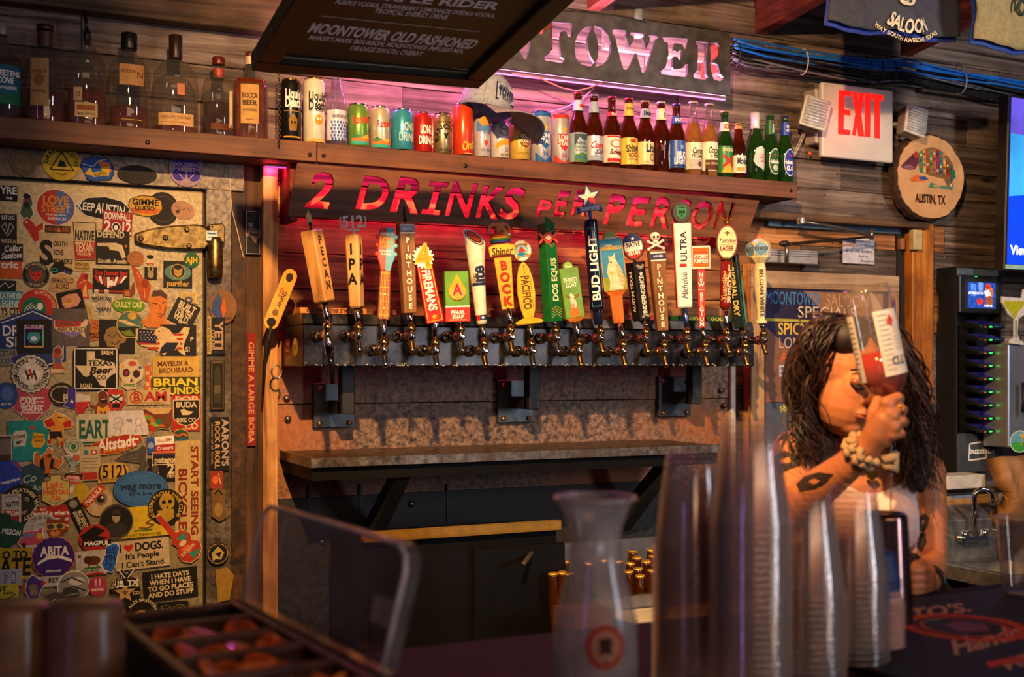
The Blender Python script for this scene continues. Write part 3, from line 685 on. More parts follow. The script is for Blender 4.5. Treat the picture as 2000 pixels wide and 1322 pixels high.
e.sph((2*w, 0, h.L+52*k), (.017, .015, .016), FUR); e.sph((9*w, -.012, h.L+47*k), (.012, .012, .009), FUR, rot=Euler((0, R(30), 0))); e.sph((16*w, -.016, h.L+43*k), (.006, .006, .005), mat('#e8ded0', .6), 8, 6)
for sg, cx in ((-1, -9), (1, 8)):
    e.tube([(cx*w+sg*13*w*cos(a)*(1-.03*i), (.004 if sg < 0 else .012), h.L+(53+13*sin(a)*(1-.03*i))*k) for i, a in enumerate([R(150-i*32) for i in range(11)])], [.0062-.00045*i for i in range(11)], HRN, 8)
e.sph((4*w, -.014, h.L+56*k), (.002, .002, .002), M_BLACK, 6, 4); h.done(e, bevel=0)
# 9 surfboard and life ring
t, p = fauc(1038, 'l', 'tap with yellow surfboard handle on a stand under a white life ring')
h = HH(t, p, 1034, 633, 1021, 512, -20); k, w = h.k, h.w; YS = mat('#e8b020', .3, coat=.4)
e = h.part('stand'); e.prism([(-25*w, 0), (24*w, 0), (27*w, 6*k), (12*w, 12*k), (-12*w, 12*k), (-27*w, 5*k)], -.014, .014, YS); h.done(e, bevel=.003)
e = h.part(); H2 = h.L
prof = [(9, 10), (14, 30), (17, 60), (15, 90), (10, 110), (3, 121)]
e.prism([(a*w, b*k) for a, b in prof]+[(-a*w, b*k) for a, b in prof[::-1]], -.010, .006, YS); o = h.done(e, bevel=.004, seg=2)
pr = PR(); pr.text('PACIFICO', 0, 62*k, 15*k, '#5a3a18', w=66*k, bold=2, rot=R(-90)); pr.line([(10*w, 30*k), (10*w, 95*k)], .8*w, '#5a3a18'); pr.line([(0, 98*k), (0, 116*k)], 1.2*w, '#5a3a18'); h.pr(pr, o, y=-.0102)
e = h.part('life_ring'); zc = H2+22*k; RW = mat('#efe6d2', .5); RB = mat('#b9924a', .6)
for i in range(28):
    a0, a1 = 2*pi*i/28, 2*pi*(i+1)/28; mm = RB if i % 7 in (3, 4) else RW; rr = .0068 if mm is RB else .0058
    e.tube([(15*w*cos(a), -.002, zc+17*k*sin(a)) for a in (a0, a1+.02)], rr, mm, 8)
e.lathe([(11*w, -.003), (11*w, .003)], mat('#7cc0d0', .4), 20, c=(0, 0, zc), axis='Y'); o = h.done(e, bevel=0)
pr = PR(); pr.poly([(-8*w, -2*k), (0, 9*k), (8*w, -2*k)], '#c8301c'); pr.poly([(-9*w, -6*k), (-3*w, -1*k), (9*w, -6*k), (4*w, -9*k), (-4*w, -9*k)], '#2a7a9c'); h.pr(pr, o, y=-.0032, z=zc)
# 10 green angular
t, p = fauc(1086, 'u', 'tap with tall green angular handle lettered DOS EQUIS, red crossed XX')
h = HH(t, p, 1080, 628, 1065, 425, 12); k, w = h.k, h.w; GR = mat('#12692c', .28, coat=.5); GR2 = mat('#0c4a20', .3)
e = h.part(); a, b = 13*w, 12*w
e.add([(-a, -a, 0), (a, -a, 0), (a, a, 0), (-a, a, 0), (-b, -b, h.L*.94), (b, -b, h.L*.94), (b, b, h.L*.94), (-b, b, h.L*.94), (-b, -b, h.L*.95), (0, 0, h.L+4*k)],
      [(3, 2, 1, 0), (0, 1, 5, 4), (1, 2, 6, 5), (2, 3, 7, 6), (3, 0, 4, 7), (4, 5, 9), (5, 6, 9), (6, 7, 9), (7, 4, 9)], GR); o = h.done(e, bevel=.001)
pr = PR(); pr.text('DOS EQUIS', 0, h.L*.40, 13*k, '#e8dcb0', w=84*k, bold=2, rot=R(90))
for i in range(4): z = 8*k+i*5*k; pr.line([(-11*w, z), (0, z+7*k), (11*w, z)], 1*w, '#c8a850')
for z in (h.L*.72, h.L*.74, h.L*.86): pr.line([(-11*w, z+7*k), (0, z-2*k), (11*w, z+7*k)], .9*w, '#c8a850')
h.pr(pr, o, y=-a*1.01)
h.M = h.M @ Matrix.Rotation(R(-30), 4, 'Z'); e = h.part('crossed_badge'); zc = h.L*.80; a = 15*w
for cx in (-9, 9):
    for sg in (-1, 1): e.box((cx*w, -a, zc), (5*w, .006, 27*k), mat('#d8341c', .35), rot=Euler((0, R(40*sg), 0)))
e.box((0, -a-.004, zc), (9*w, .004, 9*k), mat('#e8dcb0', .4), rot=Euler((0, R(45), 0))); h.done(e, bevel=.0005)
# 11 goat box
t, p = fauc(1131, 'l', 'tap with low green box handle showing a goat')
h = HH(t, p, 1123, 629, 1108, 523, -8); k, w = h.k, h.w
e = h.part(); e.bb((-19*w, -.012, 8*k), (19*w, .016, h.L), mat('#6a9a2e', .4)); o = h.done(e)
e = h.part('base_block'); e.add([(-10*w, -.008, 0), (10*w, -.008, 0), (10*w, .01, 0), (-10*w, .01, 0), (-20*w, -.013, 8*k), (20*w, -.013, 8*k), (20*w, .017, 8*k), (-20*w, .017, 8*k)], [(3, 2, 1, 0), (4, 5, 6, 7), (0, 1, 5, 4), (1, 2, 6, 5), (2, 3, 7, 6), (3, 0, 4, 7)], mat('#c4702a', .4)); h.done(e)
e = h.part('round_badge'); e.lathe([(9*w, -.010), (9*w, .010)], mat('#7cae3a', .4), 18, c=(0, 0, h.L+2*k), axis='Y'); o2 = h.done(e, bevel=.001)
pr = PR(); pr.text('Thirsty', 0, h.L+2*k, 5*k, WHT, w=14*w); h.pr(pr, o2, y=-.0102)
pr = PR(); pr.text('THIRSTY', 0, h.L-24*k, 8*k, WHT, w=28*w); pr.text('GOAT', 0, h.L-34*k, 8*k, WHT, w=22*w)
pr.poly([(-8*w, 10*k), (-10*w, 22*k), (-6*w, 34*k), (0, 40*k), (5*w, 34*k), (9*w, 22*k), (10*w, 10*k)], '#b8762e'); pr.ell(-1*w, 42*k, 5.5*w, 15*k, '#e8d8bc', rot=R(12)); pr.ell(-2*w, 32*k, 4.2*w, 5*k, '#d89a84')
pr.poly([(-6*w, 52*k), (-13*w, 55*k), (-11*w, 49*k), (-5*w, 47*k)], '#8a5a2a'); pr.poly([(5*w, 52*k), (13*w, 55*k), (11*w, 48*k), (5*w, 47*k)], '#8a5a2a'); pr.ell(-4*w, 46*k, 1.1*w, 1.4*k, BLK); pr.ell(2.5*w, 46*k, 1.1*w, 1.4*k, BLK)
h.pr(pr, o, y=-.0122)
pr = PR(); pr.text('THIRSTY GOAT', 0, h.L*.45, 7*k, '#3a6a1c', w=60*k, rot=R(90)); h.pr(pr, o, x=-19*w, y=0, rz=-90)
# 12 navy cylinder with star
t, p = fauc(1173, 'u', 'tap with tall navy cylinder handle lettered BUD LIGHT, topped by a star')
h = HH(t, p, 1167, 606, 1153, 428, -30); k, w = h.k, h.w; NV = mat('#151633', .15, coat=.6)
e = h.part(); e.lathe([(12*w, 0), (13.5*w, 3*k), (13.5*w, h.L-6*k), (12.5*w, h.L-1*k), (5*w, h.L)], NV, 24); e.lathe([(7*w, -28*k), (9*w, -22*k), (9*w, 0)], NV, 20, cap=False); o = h.done(e, bevel=0)
pr = PR(); pr.text('BUD LIGHT', .001, h.L*.46, 15*k, WHT, w=126*k, bold=2, rot=R(90))
pr.line([(-9*w, 18*k), (-9*w, 8*k), (9*w, 8*k), (9*w, h.L-18*k), (-9*w, h.L-18*k), (-9*w, h.L-32*k)], 1.2*w, '#58a0a8'); pr.build('lettering', o, cyl=13.5*w, M=h.M)
e = h.part('star_topper'); zc = h.L+42*k
pts = [((24 if i % 2 == 0 else 11)*w*cos(R(97+36*i)), zc+(26 if i % 2 == 0 else 11)*k*sin(R(97+36*i))) for i in range(10)]
e.prism(pts, -.009, .009, mat('#24489c', .35)); e.bb((-3*w, -.004, h.L-2*k), (3*w, .004, h.L+18*k), mat('#24489c', .35)); o = h.done(e, bevel=.0015)
pr = PR(); q = [((20 if i % 2 == 0 else 9)*w*cos(R(97+36*i)), zc+(22 if i % 2 == 0 else 9)*k*sin(R(97+36*i))) for i in range(10)]
for i in range(10): pr.poly([(0, zc), q[i], q[(i+1) % 10]], ['#efe6d0', '#c9c2ae'][i % 2] if i not in (4, 5, 6) else ['#1f3f8c', '#c8301c', '#c8301c'][i-4])
h.pr(pr, o, y=-.0092)
e = h.part('ribbon'); e.prism([(-24*w, h.L+10*k), (-12*w, h.L+14*k), (12*w, h.L+15*k), (24*w, h.L+11*k), (24*w, h.L+24*k), (12*w, h.L+28*k), (-12*w, h.L+26*k), (-24*w, h.L+23*k)], -.016, -.008, mat('#1e4a9a', .35)); o = h.done(e, bevel=.001)
pr = PR(); pr.text('TEXAS FOREVER', 0, h.L+19.5*k, 7*k, WHT, w=36*w, bold=2); h.pr(pr, o, y=-.0162)
# 13 armadillo picture board
t, p = fauc(1217, 'l', 'tap with picture board handle of a pale armadillo on an orange stem')
h = HH(t, p, 1208, 631, 1190, 465, -20, dy=.018); k, w = h.k, h.w; S0 = 64*k
e = h.part('stem'); e.add([(-10*w, -.010, 0), (10*w, -.010, 0), (10*w, .010, 0), (-10*w, .010, 0), (-12*w, -.011, S0-10*k), (12*w, -.011, S0-10*k), (12*w, .012, S0-10*k), (-12*w, .012, S0-10*k), (-21*w, -.014, S0), (21*w, -.014, S0), (21*w, .018, S0), (-21*w, .018, S0)],
      [(3, 2, 1, 0), (8, 9, 10, 11), (0, 1, 5, 4), (1, 2, 6, 5), (2, 3, 7, 6), (3, 0, 4, 7), (4, 5, 9, 8), (5, 6, 10, 9), (6, 7, 11, 10), (7, 4, 8, 11)], ORNG); h.done(e, bevel=.001)
e = h.part(); e.bb((-22*w, -.016, S0), (22*w, .020, h.L), mat('#8a4a20', .5)); o = h.done(e)
pr = PR(); pr.rect(0, (S0+h.L)/2, 44*w, (h.L-S0), '#d8a25a'); pr.rect(0, S0+(h.L-S0)*.62, 42*w, (h.L-S0)*.72, '#3a8cb4'); pr.rect(0, S0+(h.L-S0)*.13, 42*w, (h.L-S0)*.24, '#8a9a3c')
zb_ = S0
pr.poly([(-12*w, zb_+2*k), (-9*w, zb_+18*k), (-13*w, zb_+36*k), (-10*w, zb_+52*k), (-7*w, zb_+58*k), (-8*w, zb_+70*k), (-4*w, zb_+66*k), (1*w, zb_+68*k), (5*w, zb_+74*k), (5*w, zb_+62*k), (10*w, zb_+50*k), (16*w, zb_+36*k), (18*w, zb_+18*k), (14*w, zb_+2*k)], '#e6d2ac')
pr.poly([(4*w, zb_+56*k), (13*w, zb_+46*k), (19*w, zb_+22*k), (16*w, zb_+4*k), (6*w, zb_+30*k)], '#cdb98c')
for i in range(5): pr.line([((6+i*.8)*w, zb_+(48-i*9)*k), ((18-i*.5)*w, zb_+(40-i*8)*k)], .8*w, '#8a744a')
pr.ell(-4*w, zb_+56*k, 1.6*w, 1.8*k, BLK); pr.poly([(-9*w, zb_+36*k), (-1*w, zb_+38*k), (-4*w, zb_+26*k)], '#e8c040'); pr.rect(-4*w, zb_+23*k, 1*w, 8*k, '#e8c040')
pr.text('yellow', -6*w, h.L-14*k, 4*k, WHT); pr.text('ARMADILLO', 0, h.L-20*k, 6.5*k, YEL, w=38*w, bold=2); h.pr(pr, o, y=-.0162)
e = h.part('round_badge'); e.lathe([(12*w, -.012), (12*w, .012)], mat('#8aa83a', .4), 20, c=(0, 0, h.L+1*k), axis='Y'); o2 = h.done(e, bevel=.001); pr = PR(); pr.text('Thirsty Planet', 0, h.L, 5*k, WHT, w=20*w); h.pr(pr, o2, y=-.0165)
pr = PR(); pr.text('ARMADILLO', 0, (S0+h.L)/2, 7*k, '#3a1a08', w=70*k, rot=R(90)); h.pr(pr, o, x=-22*w, rz=-90)
# 14 black bar with oval
t, p = fauc(1261, 'u', 'tap with black INDEPENDENCE handle under a round red white and blue badge')
h = HH(t, p, 1253, 626, 1240, 512, 8, dy=.034); k, w = h.k, h.w
o = h.done(bar(h, 24*w, 27*w, 24*w, 27*w, mat('#17120f', .35)), bevel=.0015)
pr = PR(); pr.text('INDEPENDENCE', 0, h.L*.44, 10*k, CRM, w=74*k, bold=2, rot=R(90)); pr.star(0, h.L-24*k, 5*w, CRM)
for i in range(9): a = R(20+i*17.5); pr.line([(5*w*cos(a), 4*k+5*k*sin(a)), (11*w*cos(a), 4*k+11*k*sin(a))], .8*w, CRM); pr.line([(5*w*cos(a), h.L-4*k-5*k*sin(a)), (11*w*cos(a), h.L-4*k-11*k*sin(a))], .8*w, CRM)
h.pr(pr, o, y=-13.7*w)
pr = PR(); pr.text('AUSTIN TEXAS', 0, h.L*.5, 8*k, CRM, w=80*k, rot=R(90)); h.pr(pr, o, x=-13.7*w, rz=-90)
e = h.part('round_badge'); e.M = h.M @ Matrix.Rotation(R(-38), 4, 'Z'); zc = h.L+31*k
e.tube([(0, 0, h.L), (0, 0, h.L+8*k)], .005, CHR, 10); e.lathe([(20*w, -.016), (21*w, -.012), (21*w, .012), (20*w, .016)], mat('#20180f', .4), 26, c=(0, 0, zc), axis='Y', sy=1.22); o = h.done(e, bevel=0)
pr = PR(); pr.ell(0, 0, 17*w, 24*k, WHT); pr.ell(0, 0, 17*w, 24*k, '#1d2f6e', a0=22, a1=158); pr.ell(0, 0, 17*w, 24*k, '#c8281c', a0=200, a1=340); pr.star(0, 15*k, 4*w, WHT); pr.text('NATIVE', 0, 3.5*k, 9*k, BLK, w=25*w, bold=2); pr.text('TEXAN', 0, -12*k, 9*k, WHT, w=23*w, bold=2)
pr.build('lettering', o, M=h.M @ Matrix.Rotation(R(-38), 4, 'Z') @ Matrix.Translation((0, -.0162, zc)))
# 16 white slab with dark puck
t, p = fauc(1341, 'u', 'tap with tall white slab handle lettered ULTRA and a dark round puck on top', )
h = HH(t, p, 1337, 601, 1331, 436, -24, topm=mat('#5a6a9a', .2, .9)); k, w = h.k, h.w
o = h.done(bar(h, 28*w, 34*w, .022, .026, mat('#f0ece2', .22, coat=.5)), bevel=.003)
e = h.part('red_edge'); e.add([(-14.6*w, -.0105, 0), (-13.6*w, -.0105, 0), (-13.6*w, .011, 0), (-14.6*w, .011, 0), (-17.8*w, -.0125, h.L), (-16.6*w, -.0125, h.L), (-16.6*w, .013, h.L), (-17.8*w, .013, h.L)], [(3, 2, 1, 0), (4, 5, 6, 7), (0, 1, 5, 4), (1, 2, 6, 5), (2, 3, 7, 6), (3, 0, 4, 7)], mat('#c8241c', .3)); h.done(e, bevel=0)
pr = PR(); pr.text('ULTRA', .001, h.L*.72, 12*k, '#2a2c44', w=58*k, bold=1, rot=R(90)); pr.rect(-.001, h.L*.50, 12*w, 6*k, '#c8241c'); pr.text('Michelob', .001, h.L*.26, 11*k, '#55586a', w=52*k, bold=0, rot=R(90), shear=.25); h.pr(pr, o, y=-.0132)
e = h.part('puck'); zc = h.L+21*k; e.tube([(0, 0, h.L-.004), (0, 0, h.L+4*k)], .008, M_BLACK, 10); e.lathe([(17*w, -.012), (18*w, -.008), (18*w, .010), (17*w, .012)], mat('#2a2420', .4), 24, c=(0, 0, zc), axis='Y', sy=1.1); o = h.done(e, bevel=0)
pr = PR(); pr.poly([(-9*w, 12*k), (9*w, 12*k), (9*w, -6*k), (0, -14*k), (-9*w, -6*k)], '#2f8a5a'); pr.rect(0, 8.5*k, 13*w, 2.5*k, '#17301f'); pr.rect(0, -3*k, 3*w, 12*k, '#17301f'); pr.ell(-4*w, 0, 2.6*w, 3.2*k, '#17301f'); pr.ell(4*w, 0, 2.6*w, 3.2*k, '#17301f'); h.pr(pr, o, y=-.0122, z=zc)
# 17 red bar, orange board
t, p = fauc(1377, 'l', 'tap with slim red NEW BELGIUM handle and a square orange board on top')
h = HH(t, p, 1371, 641, 1369, 527, -32); k, w = h.k, h.w
o = h.done(bar(h, 12*w, 14*w, .014, .014, mat('#c8201a', .3)), bevel=.0015)
pr = PR(); pr.down('NEW BELGIUM', 0, h.L-5*k, 7.4*k, (h.L-8*k)/11, WHT); pr.rect(0, h.L*.66, 12*w, 1.2*k, WHT); h.pr(pr, o, y=-.0072)
e = h.part('picture_board'); e.bb((-18*w, -.006, h.L+1*k), (18*w, .006, h.L+47*k), mat('#e8dcc0', .4)); o = h.done(e, bevel=.003)
pr = PR(); pr.rect(0, h.L+24*k, 30*w, 38*k, '#c8601c'); pr.text('VOODOO RANGER', 0, h.L+34*k, 4*k, '#5a2a10', w=24*w); pr.text('ATOMIC', 0, h.L+26*k, 7*k, WHT, w=26*w, bold=2); pr.text('PUMPKIN', 0, h.L+17*k, 7*k, WHT, w=26*w, bold=2); h.pr(pr, o, y=-.0062)
# 19 dark tilted handle (behind)
t, p = fauc(1455, 'l', 'tap with leaning black and green handle lettered ORIGINAL DRY')
h = HH(t, p, 1447, 640, 1428, 498, -52, dy=.03); k, w = h.k, h.w
o = h.done(bar(h, 21*w, 24*w, 18*w, 20*w, mat('#12221c', .35)), bevel=.002)
pr = PR(); pr.text('ORIGINAL DRY', 0, h.L*.55, 10*k, '#d8c464', w=110*k, bold=2, rot=R(-90)); h.pr(pr, o, y=-12*w)
pr = PR(); pr.poly([(-8*w, 2*k), (8*w, 10*k), (9*w, h.L*.9), (-4*w, h.L*.5)], '#4f9a74'); h.pr(pr, o, x=12*w, rz=90)
# 18 red lager with oval and eagle
t, p = fauc(1419, 'u', 'tap with turned red LAGER handle, cream oval and gold eagle on top')
h = HH(t, p, 1416, 604, 1420, 445, -30); k, w = h.k, h.w; RW_ = mat('#7e1a12', .25, coat=.5)
e = h.part(); e.lathe([(6*w, 0), (11*w, 6*k), (10*w, 14*k), (11*w, 50*k), (10*w, 95*k)], RW_, 20); o = h.done(e, bevel=0)
e = h.part('gold_collar'); e.lathe([(10.5*w, 94*k), (12*w, 97*k), (10.5*w, 100*k)], BRS, 20); h.done(e, bevel=0)
pr = PR(); pr.down('LAGER', .011, 88*k, 12*k, 15.5*k, '#e8cf9a'); pr.text('Yuengling', -.006, 44*k, 10*k, '#d8b46a', w=58*k, rot=R(90), shear=.2); pr.build('lettering', o, cyl=11*w, M=h.M, base=.0008)
e = h.part('oval_board'); zc = 100*k+30*k; e.lathe([(20*w, -.012), (20*w, .012)], RW_, 24, c=(0, 0, zc), axis='Y', sy=1.66); o = h.done(e, bevel=.001)
pr = PR(); pr.ell(0, 0, 17.5*w, 31*k, '#ead9a4'); pr.text('Yuengling', 0, 4*k, 9*k, '#3a2410', w=31*w, shear=.2); pr.rect(0, -5*k, 24*w, .8*k, '#8a2a1c'); pr.text('LAGER', 0, -12*k, 8*k, '#7a1c14', w=25*w, bold=2)
pr.poly([(-7*w, 18*k), (0, 22*k), (7*w, 18*k), (2*w, 17*k), (0, 12*k), (-2*w, 17*k)], '#6a5a30'); h.pr(pr, o, y=-.0122, z=zc)
e = h.part('gold_eagle'); G_ = mat('#b98c34', .25, .9); z0 = zc+32*k
e.lathe([(5*w, z0-3*k), (3*w, z0+3*k)], G_, 12); e.sph((0, 0, z0+8*k), (.005, .005, .009), G_, 10, 7); e.sph((0, -.005, z0+14*k), (.003, .004, .003), G_, 8, 6)
for sg in (-1, 1): e.tube([(0, 0, z0+9*k), (sg*8*w, 0, z0+15*k), (sg*20*w, 0, z0+19*k)], [.004, .0045, .0012], G_, 8, flat=.5)
h.done(e, bevel=0)
# 20 cream pestle with round head
t, p = fauc(1491, 'u', 'tap with cream turned handle and faceted round head with blue discs, at the tower end')
h = HH(t, p, 1487, 632, 1484, 512, -38); k, w = h.k, h.w; CR = mat('#dfcf9a', .2, coat=.6)
e = h.part(); e.lathe([(11*w, 0), (11.5*w, 4*k), (7.5*w, 8*k), (9*w, 40*k), (12.5*w, 80*k), (11*w, 108*k), (9*w, 120*k)], CR, 24); o = h.done(e, bevel=0)
pr = PR(); pr.text('BELGIAN WHITE', .004, h.L*.5, 7*k, '#5a4a2a', w=92*k, bold=2, rot=R(-90)); pr.build('lettering', o, cyl=11.5*w, M=h.M, base=.0016)
e = h.part('head'); e.lathe([(9*w, 116*k), (21*w, 128*k), (22*w, 138*k), (22*w, 150*k), (19*w, 158*k), (8*w, 166*k), (6*w, 170*k), (0.5*w, 174*k)], CR, 8, smooth=False); o = h.done(e, bevel=.002)
e = h.part('copper_cap'); e.lathe([(10*w, 163*k), (6*w, 170*k), (1*w, 176*k)], mat('#b8714a', .4), 14); h.done(e, bevel=0)
for rz in (8, -52):
    pr = PR(); pr.ell(0, 0, 14*w, 14*k, '#d8c48a'); pr.ell(0, 0, 12.5*w, 12.5*k, '#5f8fb0'); pr.ell(2*w, 4*k, 7*w, 7*k, '#86aec4'); pr.text('BLUE MOON', 0, 1*k, 7*k, '#2a2410', w=26*w, bold=2)
    M = h.M @ Matrix.Rotation(R(rz), 4, 'Z') @ Matrix.Translation((0, -21.4*w, 144*k)); pr.build('disc', o, M=M, label='blue disc with dark lettering')
# yellow bottle opener hung on the post
def Q(x, y, Y=3.2): return P(x, y, Y)
a, b = Q(530, 628), Q(566, 540); d = b-a
op = thing('bottle_opener', 'yellow flat bar bottle opener leaning by the tower end', 'bottle opener', loc=a, rot=(0, math.atan2(d.x, d.z), 0)); L = d.length; k = TT(550, 3.2)/F
e = MB(); n = 12; ow = 15*k
e.prism([(ow*cos(R(180+15*i)), ow*sin(R(180+15*i))) for i in range(n+1)]+[(ow*cos(R(15*i))*.95, L+ow*sin(R(15*i))) for i in range(n+1)], -.0015, .0015, mat('#d39a34', .4, .3)); o = e.build('blade', op, bevel=.0005)
pr = PR(); pr.ell(0, -1*k, 9*k, 9*k, '#1a120c'); pr.ell(0, L-2*k, 7*k, 9*k, '#2a1a10'); pr.text('Shiner', 3*k, L*.5, 9*k, '#2a1a10', w=34*k, rot=R(-90)); pr.text('BOCK', -5*k, L*.62, 5*k, '#b8301c', bold=2, rot=R(-90)); pr.ell(0, L*.2, 6*k, 7*k, '#7a5424'); pr.build('lettering', op, off=(0, -.0015, 0))
# black strap and cap opener strap below
st = MB(); st.tube([Q(530, 636, 3.19), Q(520, 670, 3.2), Q(517, 720, 3.22), Q(514, 770, 3.24)], [.012, .014, .011, .009], mat('#0f0e0d', .7), 6, flat=.3)
tag(st.build('strap'), 'black strap hanging on the post below the yellow opener', 'strap')
st = MB(); pp = [Q(540+10*sin(a), 726+13*cos(a), 3.24) for a in [R(i*30) for i in range(13)]]
st.tube(pp, .0025, mat('#8a8478', .3, .8), 6, cap=False); tag(st.build('key_ring'), 'small metal ring hanging beside the green edged post', 'ring')
# ================================================================ SHELF STOCK
def dsl(pr, items, kx, ky, ox=0, oz=0):
    """items in photograph pixels relative to a centre, y downward"""
    X = lambda x: ox+x*kx
    Z = lambda y: oz-y*ky
    for i in items:
        c = i[0]
        if c == 't': # text, x, y, h, colour, width, bold, rot, shear
            _, s_, x, y, h, col = i[:6]; w = i[6] if len(i) > 6 else None; b = i[7] if len(i) > 7 else 1; ro = i[8] if len(i) > 8 else 0; sh_ = i[9] if len(i) > 9 else 0
            pr.text(s_, X(x), Z(y), h*ky, col, w=w*kx if w else None, bold=b, rot=R(ro), shear=sh_)
        elif c == 'r': _, x, y, w, h, col = i[:6]; pr.rect(X(x), Z(y), w*kx, h*ky, col, rot=R(i[6]) if len(i) > 6 else 0)
        elif c == 'e': _, x, y, rx, ry, col = i[:6]; pr.ell(X(x), Z(y), rx*kx, ry*ky, col, n=18, rot=R(i[6]) if len(i) > 6 else 0, a0=i[7] if len(i) > 7 else 0, a1=i[8] if len(i) > 8 else 360)
        elif c == 'o': _, x, y, r, w, col = i[:6]; pr.ring(X(x), Z(y), r*kx, w*kx, col, n=24, sy=i[6] if len(i) > 6 else 1)
        elif c == 's': _, x, y, r, col = i[:5]; pr.star(X(x), Z(y), r*kx, col, *(i[5:]))
        elif c == 'p': pr.poly([(X(x), Z(y)) for x, y in i[1]], i[2])
        elif c == 'l': pr.line([(X(x), Z(y)) for x, y in i[1]], i[2]*kx, i[3])
        elif c == 'a': # arc text: text, x, y, r, h, mid, colour, bold, inside
            _, s_, x, y, r, h, mid, col = i[:8]; pr.arc(s_, X(x), Z(y), r*kx, h*ky, mid, col, bold=i[8] if len(i) > 8 else 1, inside=bool(i[9]) if len(i) > 9 else False, sx=i[10] if len(i) > 10 else 1)
SHY = 3.24
class Item:
    def __init__(s, px, Y=SHY):
        s.Y = Y; s.t = TT(px, Y); s.k = s.t/F; s.kx = s.k; s.px = px; s.x = P(px, 500, Y).x
    def z(s, py): return (715-py)*s.k-(ZST-CZ)
    def prof(s, pts): return [(w/2*s.kx, s.z(py)) for w, py in pts]
AMBER = glass('#8c3c12', .03, tint=.20, name='amber_glass'); GREEN = glass('#3c7a2c', .03, tint=.30, name='green_glass'); CLEAR = glass('#e4e0d8', .02, tint=.06, name='clear_glass')
BEER = glass('#d88a1c', .05, tint=.9, name='pale_beer'); BOURB = glass('#d8600c', .05, tint=.28, name='bourbon'); BOURBD = glass('#7a2a0a', .05, tint=.32, name='dark_bourbon')
ALU = mat('#c9c9c6', .22, 1.0, .05, 40, name='can_metal')
def crown(t, r, z, col):
    m = MB(); n = 42; vs_ = []
    for (rr, zz, wv) in ((r*1.02, z, 1), (r*1.08, z+.002, 1), (r*1.0, z+.0045, .3), (r*.86, z+.006, 0), (0.0005, z+.0063, 0)):
        for i in range(n):
            q = rr*(1+(.06*wv if i % 2 else 0)); vs_.append((q*cos(2*pi*i/n), q*sin(2*pi*i/n), zz))
    m.add(vs_, [(k*n+i, k*n+(i+1) % n, (k+1)*n+(i+1) % n, (k+1)*n+i) for k in range(4) for i in range(n)], mat(col, .3, .5)); m.build('cap', t)
def band(t, name, r, z0, z1, col, items, s, yc, metal=0, rough=.4, off=.0003, label=None):
    b = MB(); b.lathe([(r+off, z0), (r+off, z1)], mat(col, rough, metal, .08, 40), 28, cap=False); o = b.build(name, t, label=label)
    if items:
        pr = PR(); dsl(pr, items, s.kx, s.k, 0, s.z(yc)); pr.build('print', o, cyl=r+off)
    return o
def longneck(px, top, lab, cap, gl, label, neck=None, w=35, bot=None, y0=None, y1=None, col='#ccc', items=(), metal=0, foil=None, short=False, yaw=0, liquid=None):
    s = Item(px); t = thing('beer_bottle', label, 'bottle', 'beer bottles on the shelf', loc=(s.x, s.Y, ZST+.0005), rz=R(yaw))
    H = s.z(top); r = w/2*s.kx
    pf = [(r*.9, 0), (r, .004), (r, H*.50), (r*.93, H*.58), (r*.62, H*.70), (r*.46, H*.79), (r*.42, H*.93), (r*.47, H*.935), (r*.47, H*.97), (r*.38, H*.985)]
    if short: pf = [(r*.9, 0), (r, .004), (r, H*.52), (r*.9, H*.62), (r*.55, H*.76), (r*.47, H*.93), (r*.5, H*.97), (r*.4, H*.985)]
    MB().lathe(pf, gl, 24).build('glass_body', t)
    if liquid:
        zf = s.z(liquid); pl = [(a*.94, b+.002) for a, b in pf if b+.002 < zf]; pl.append((pl[-1][0]*.97, zf)); MB().lathe(pl, BEER, 20).build('beer', t)
    crown(t, r*.47, H*.975, cap)
    if col:
        band(t, 'label', r, s.z(y1), s.z(y0), col, items, s, (y0+y1)/2, metal)
    if neck:
        a, b, c, it = neck; za, zb2 = s.z(b), s.z(a)
        ra = r*.455+.0012 if za > H*.78 else r*.58
        m = MB().lathe([(ra+(.0015 if za < H*.8 else 0), za), (r*.44+.0012, zb2)], mat(c, .35, .2 if foil else 0), 20, cap=False).build('neck_label', t)
        if it: pr = PR(); dsl(pr, it, s.kx, s.k, 0, (za+zb2)/2); pr.build('print', m, cyl=ra, base=.0008)
    if foil:
        a, b, c = foil; MB().lathe([(r*.56, s.z(b)), (r*.46, s.z((a+b)/2)), (r*.5, s.z(a)-.002), (r*.3, s.z(a)+.001)], mat(c, .45, .2), 18).build('neck_foil', t)
    return t
LN = longneck
LN(1129, 182, 0, '#b02a24', AMBER, 'brown beer bottle with pale blue orchard label and apple on its neck', neck=(197, 218, '#9fc0dc', [('e', 2, 1, 4, 4, '#c8301c')]), y0=262, y1=319, col='#8fa9b4', items=[('p', [(-16, 0), (-6, -20), (6, -12), (16, -18), (16, -26), (-16, -26)], '#3a4c5c'), ('t', 'ANGRY', 0, -8, 6, '#22303c', 24), ('t', 'ORCHARD', 0, 0, 5, '#22303c', 27), ('t', 'HARD CIDER', 0, 6, 3, '#22303c'), ('p', [(-16, 16), (0, 10), (16, 14), (16, 28), (-16, 28)], '#4d7a3a'), ('r', 0, 20, 22, 4, '#2a6a9c')])
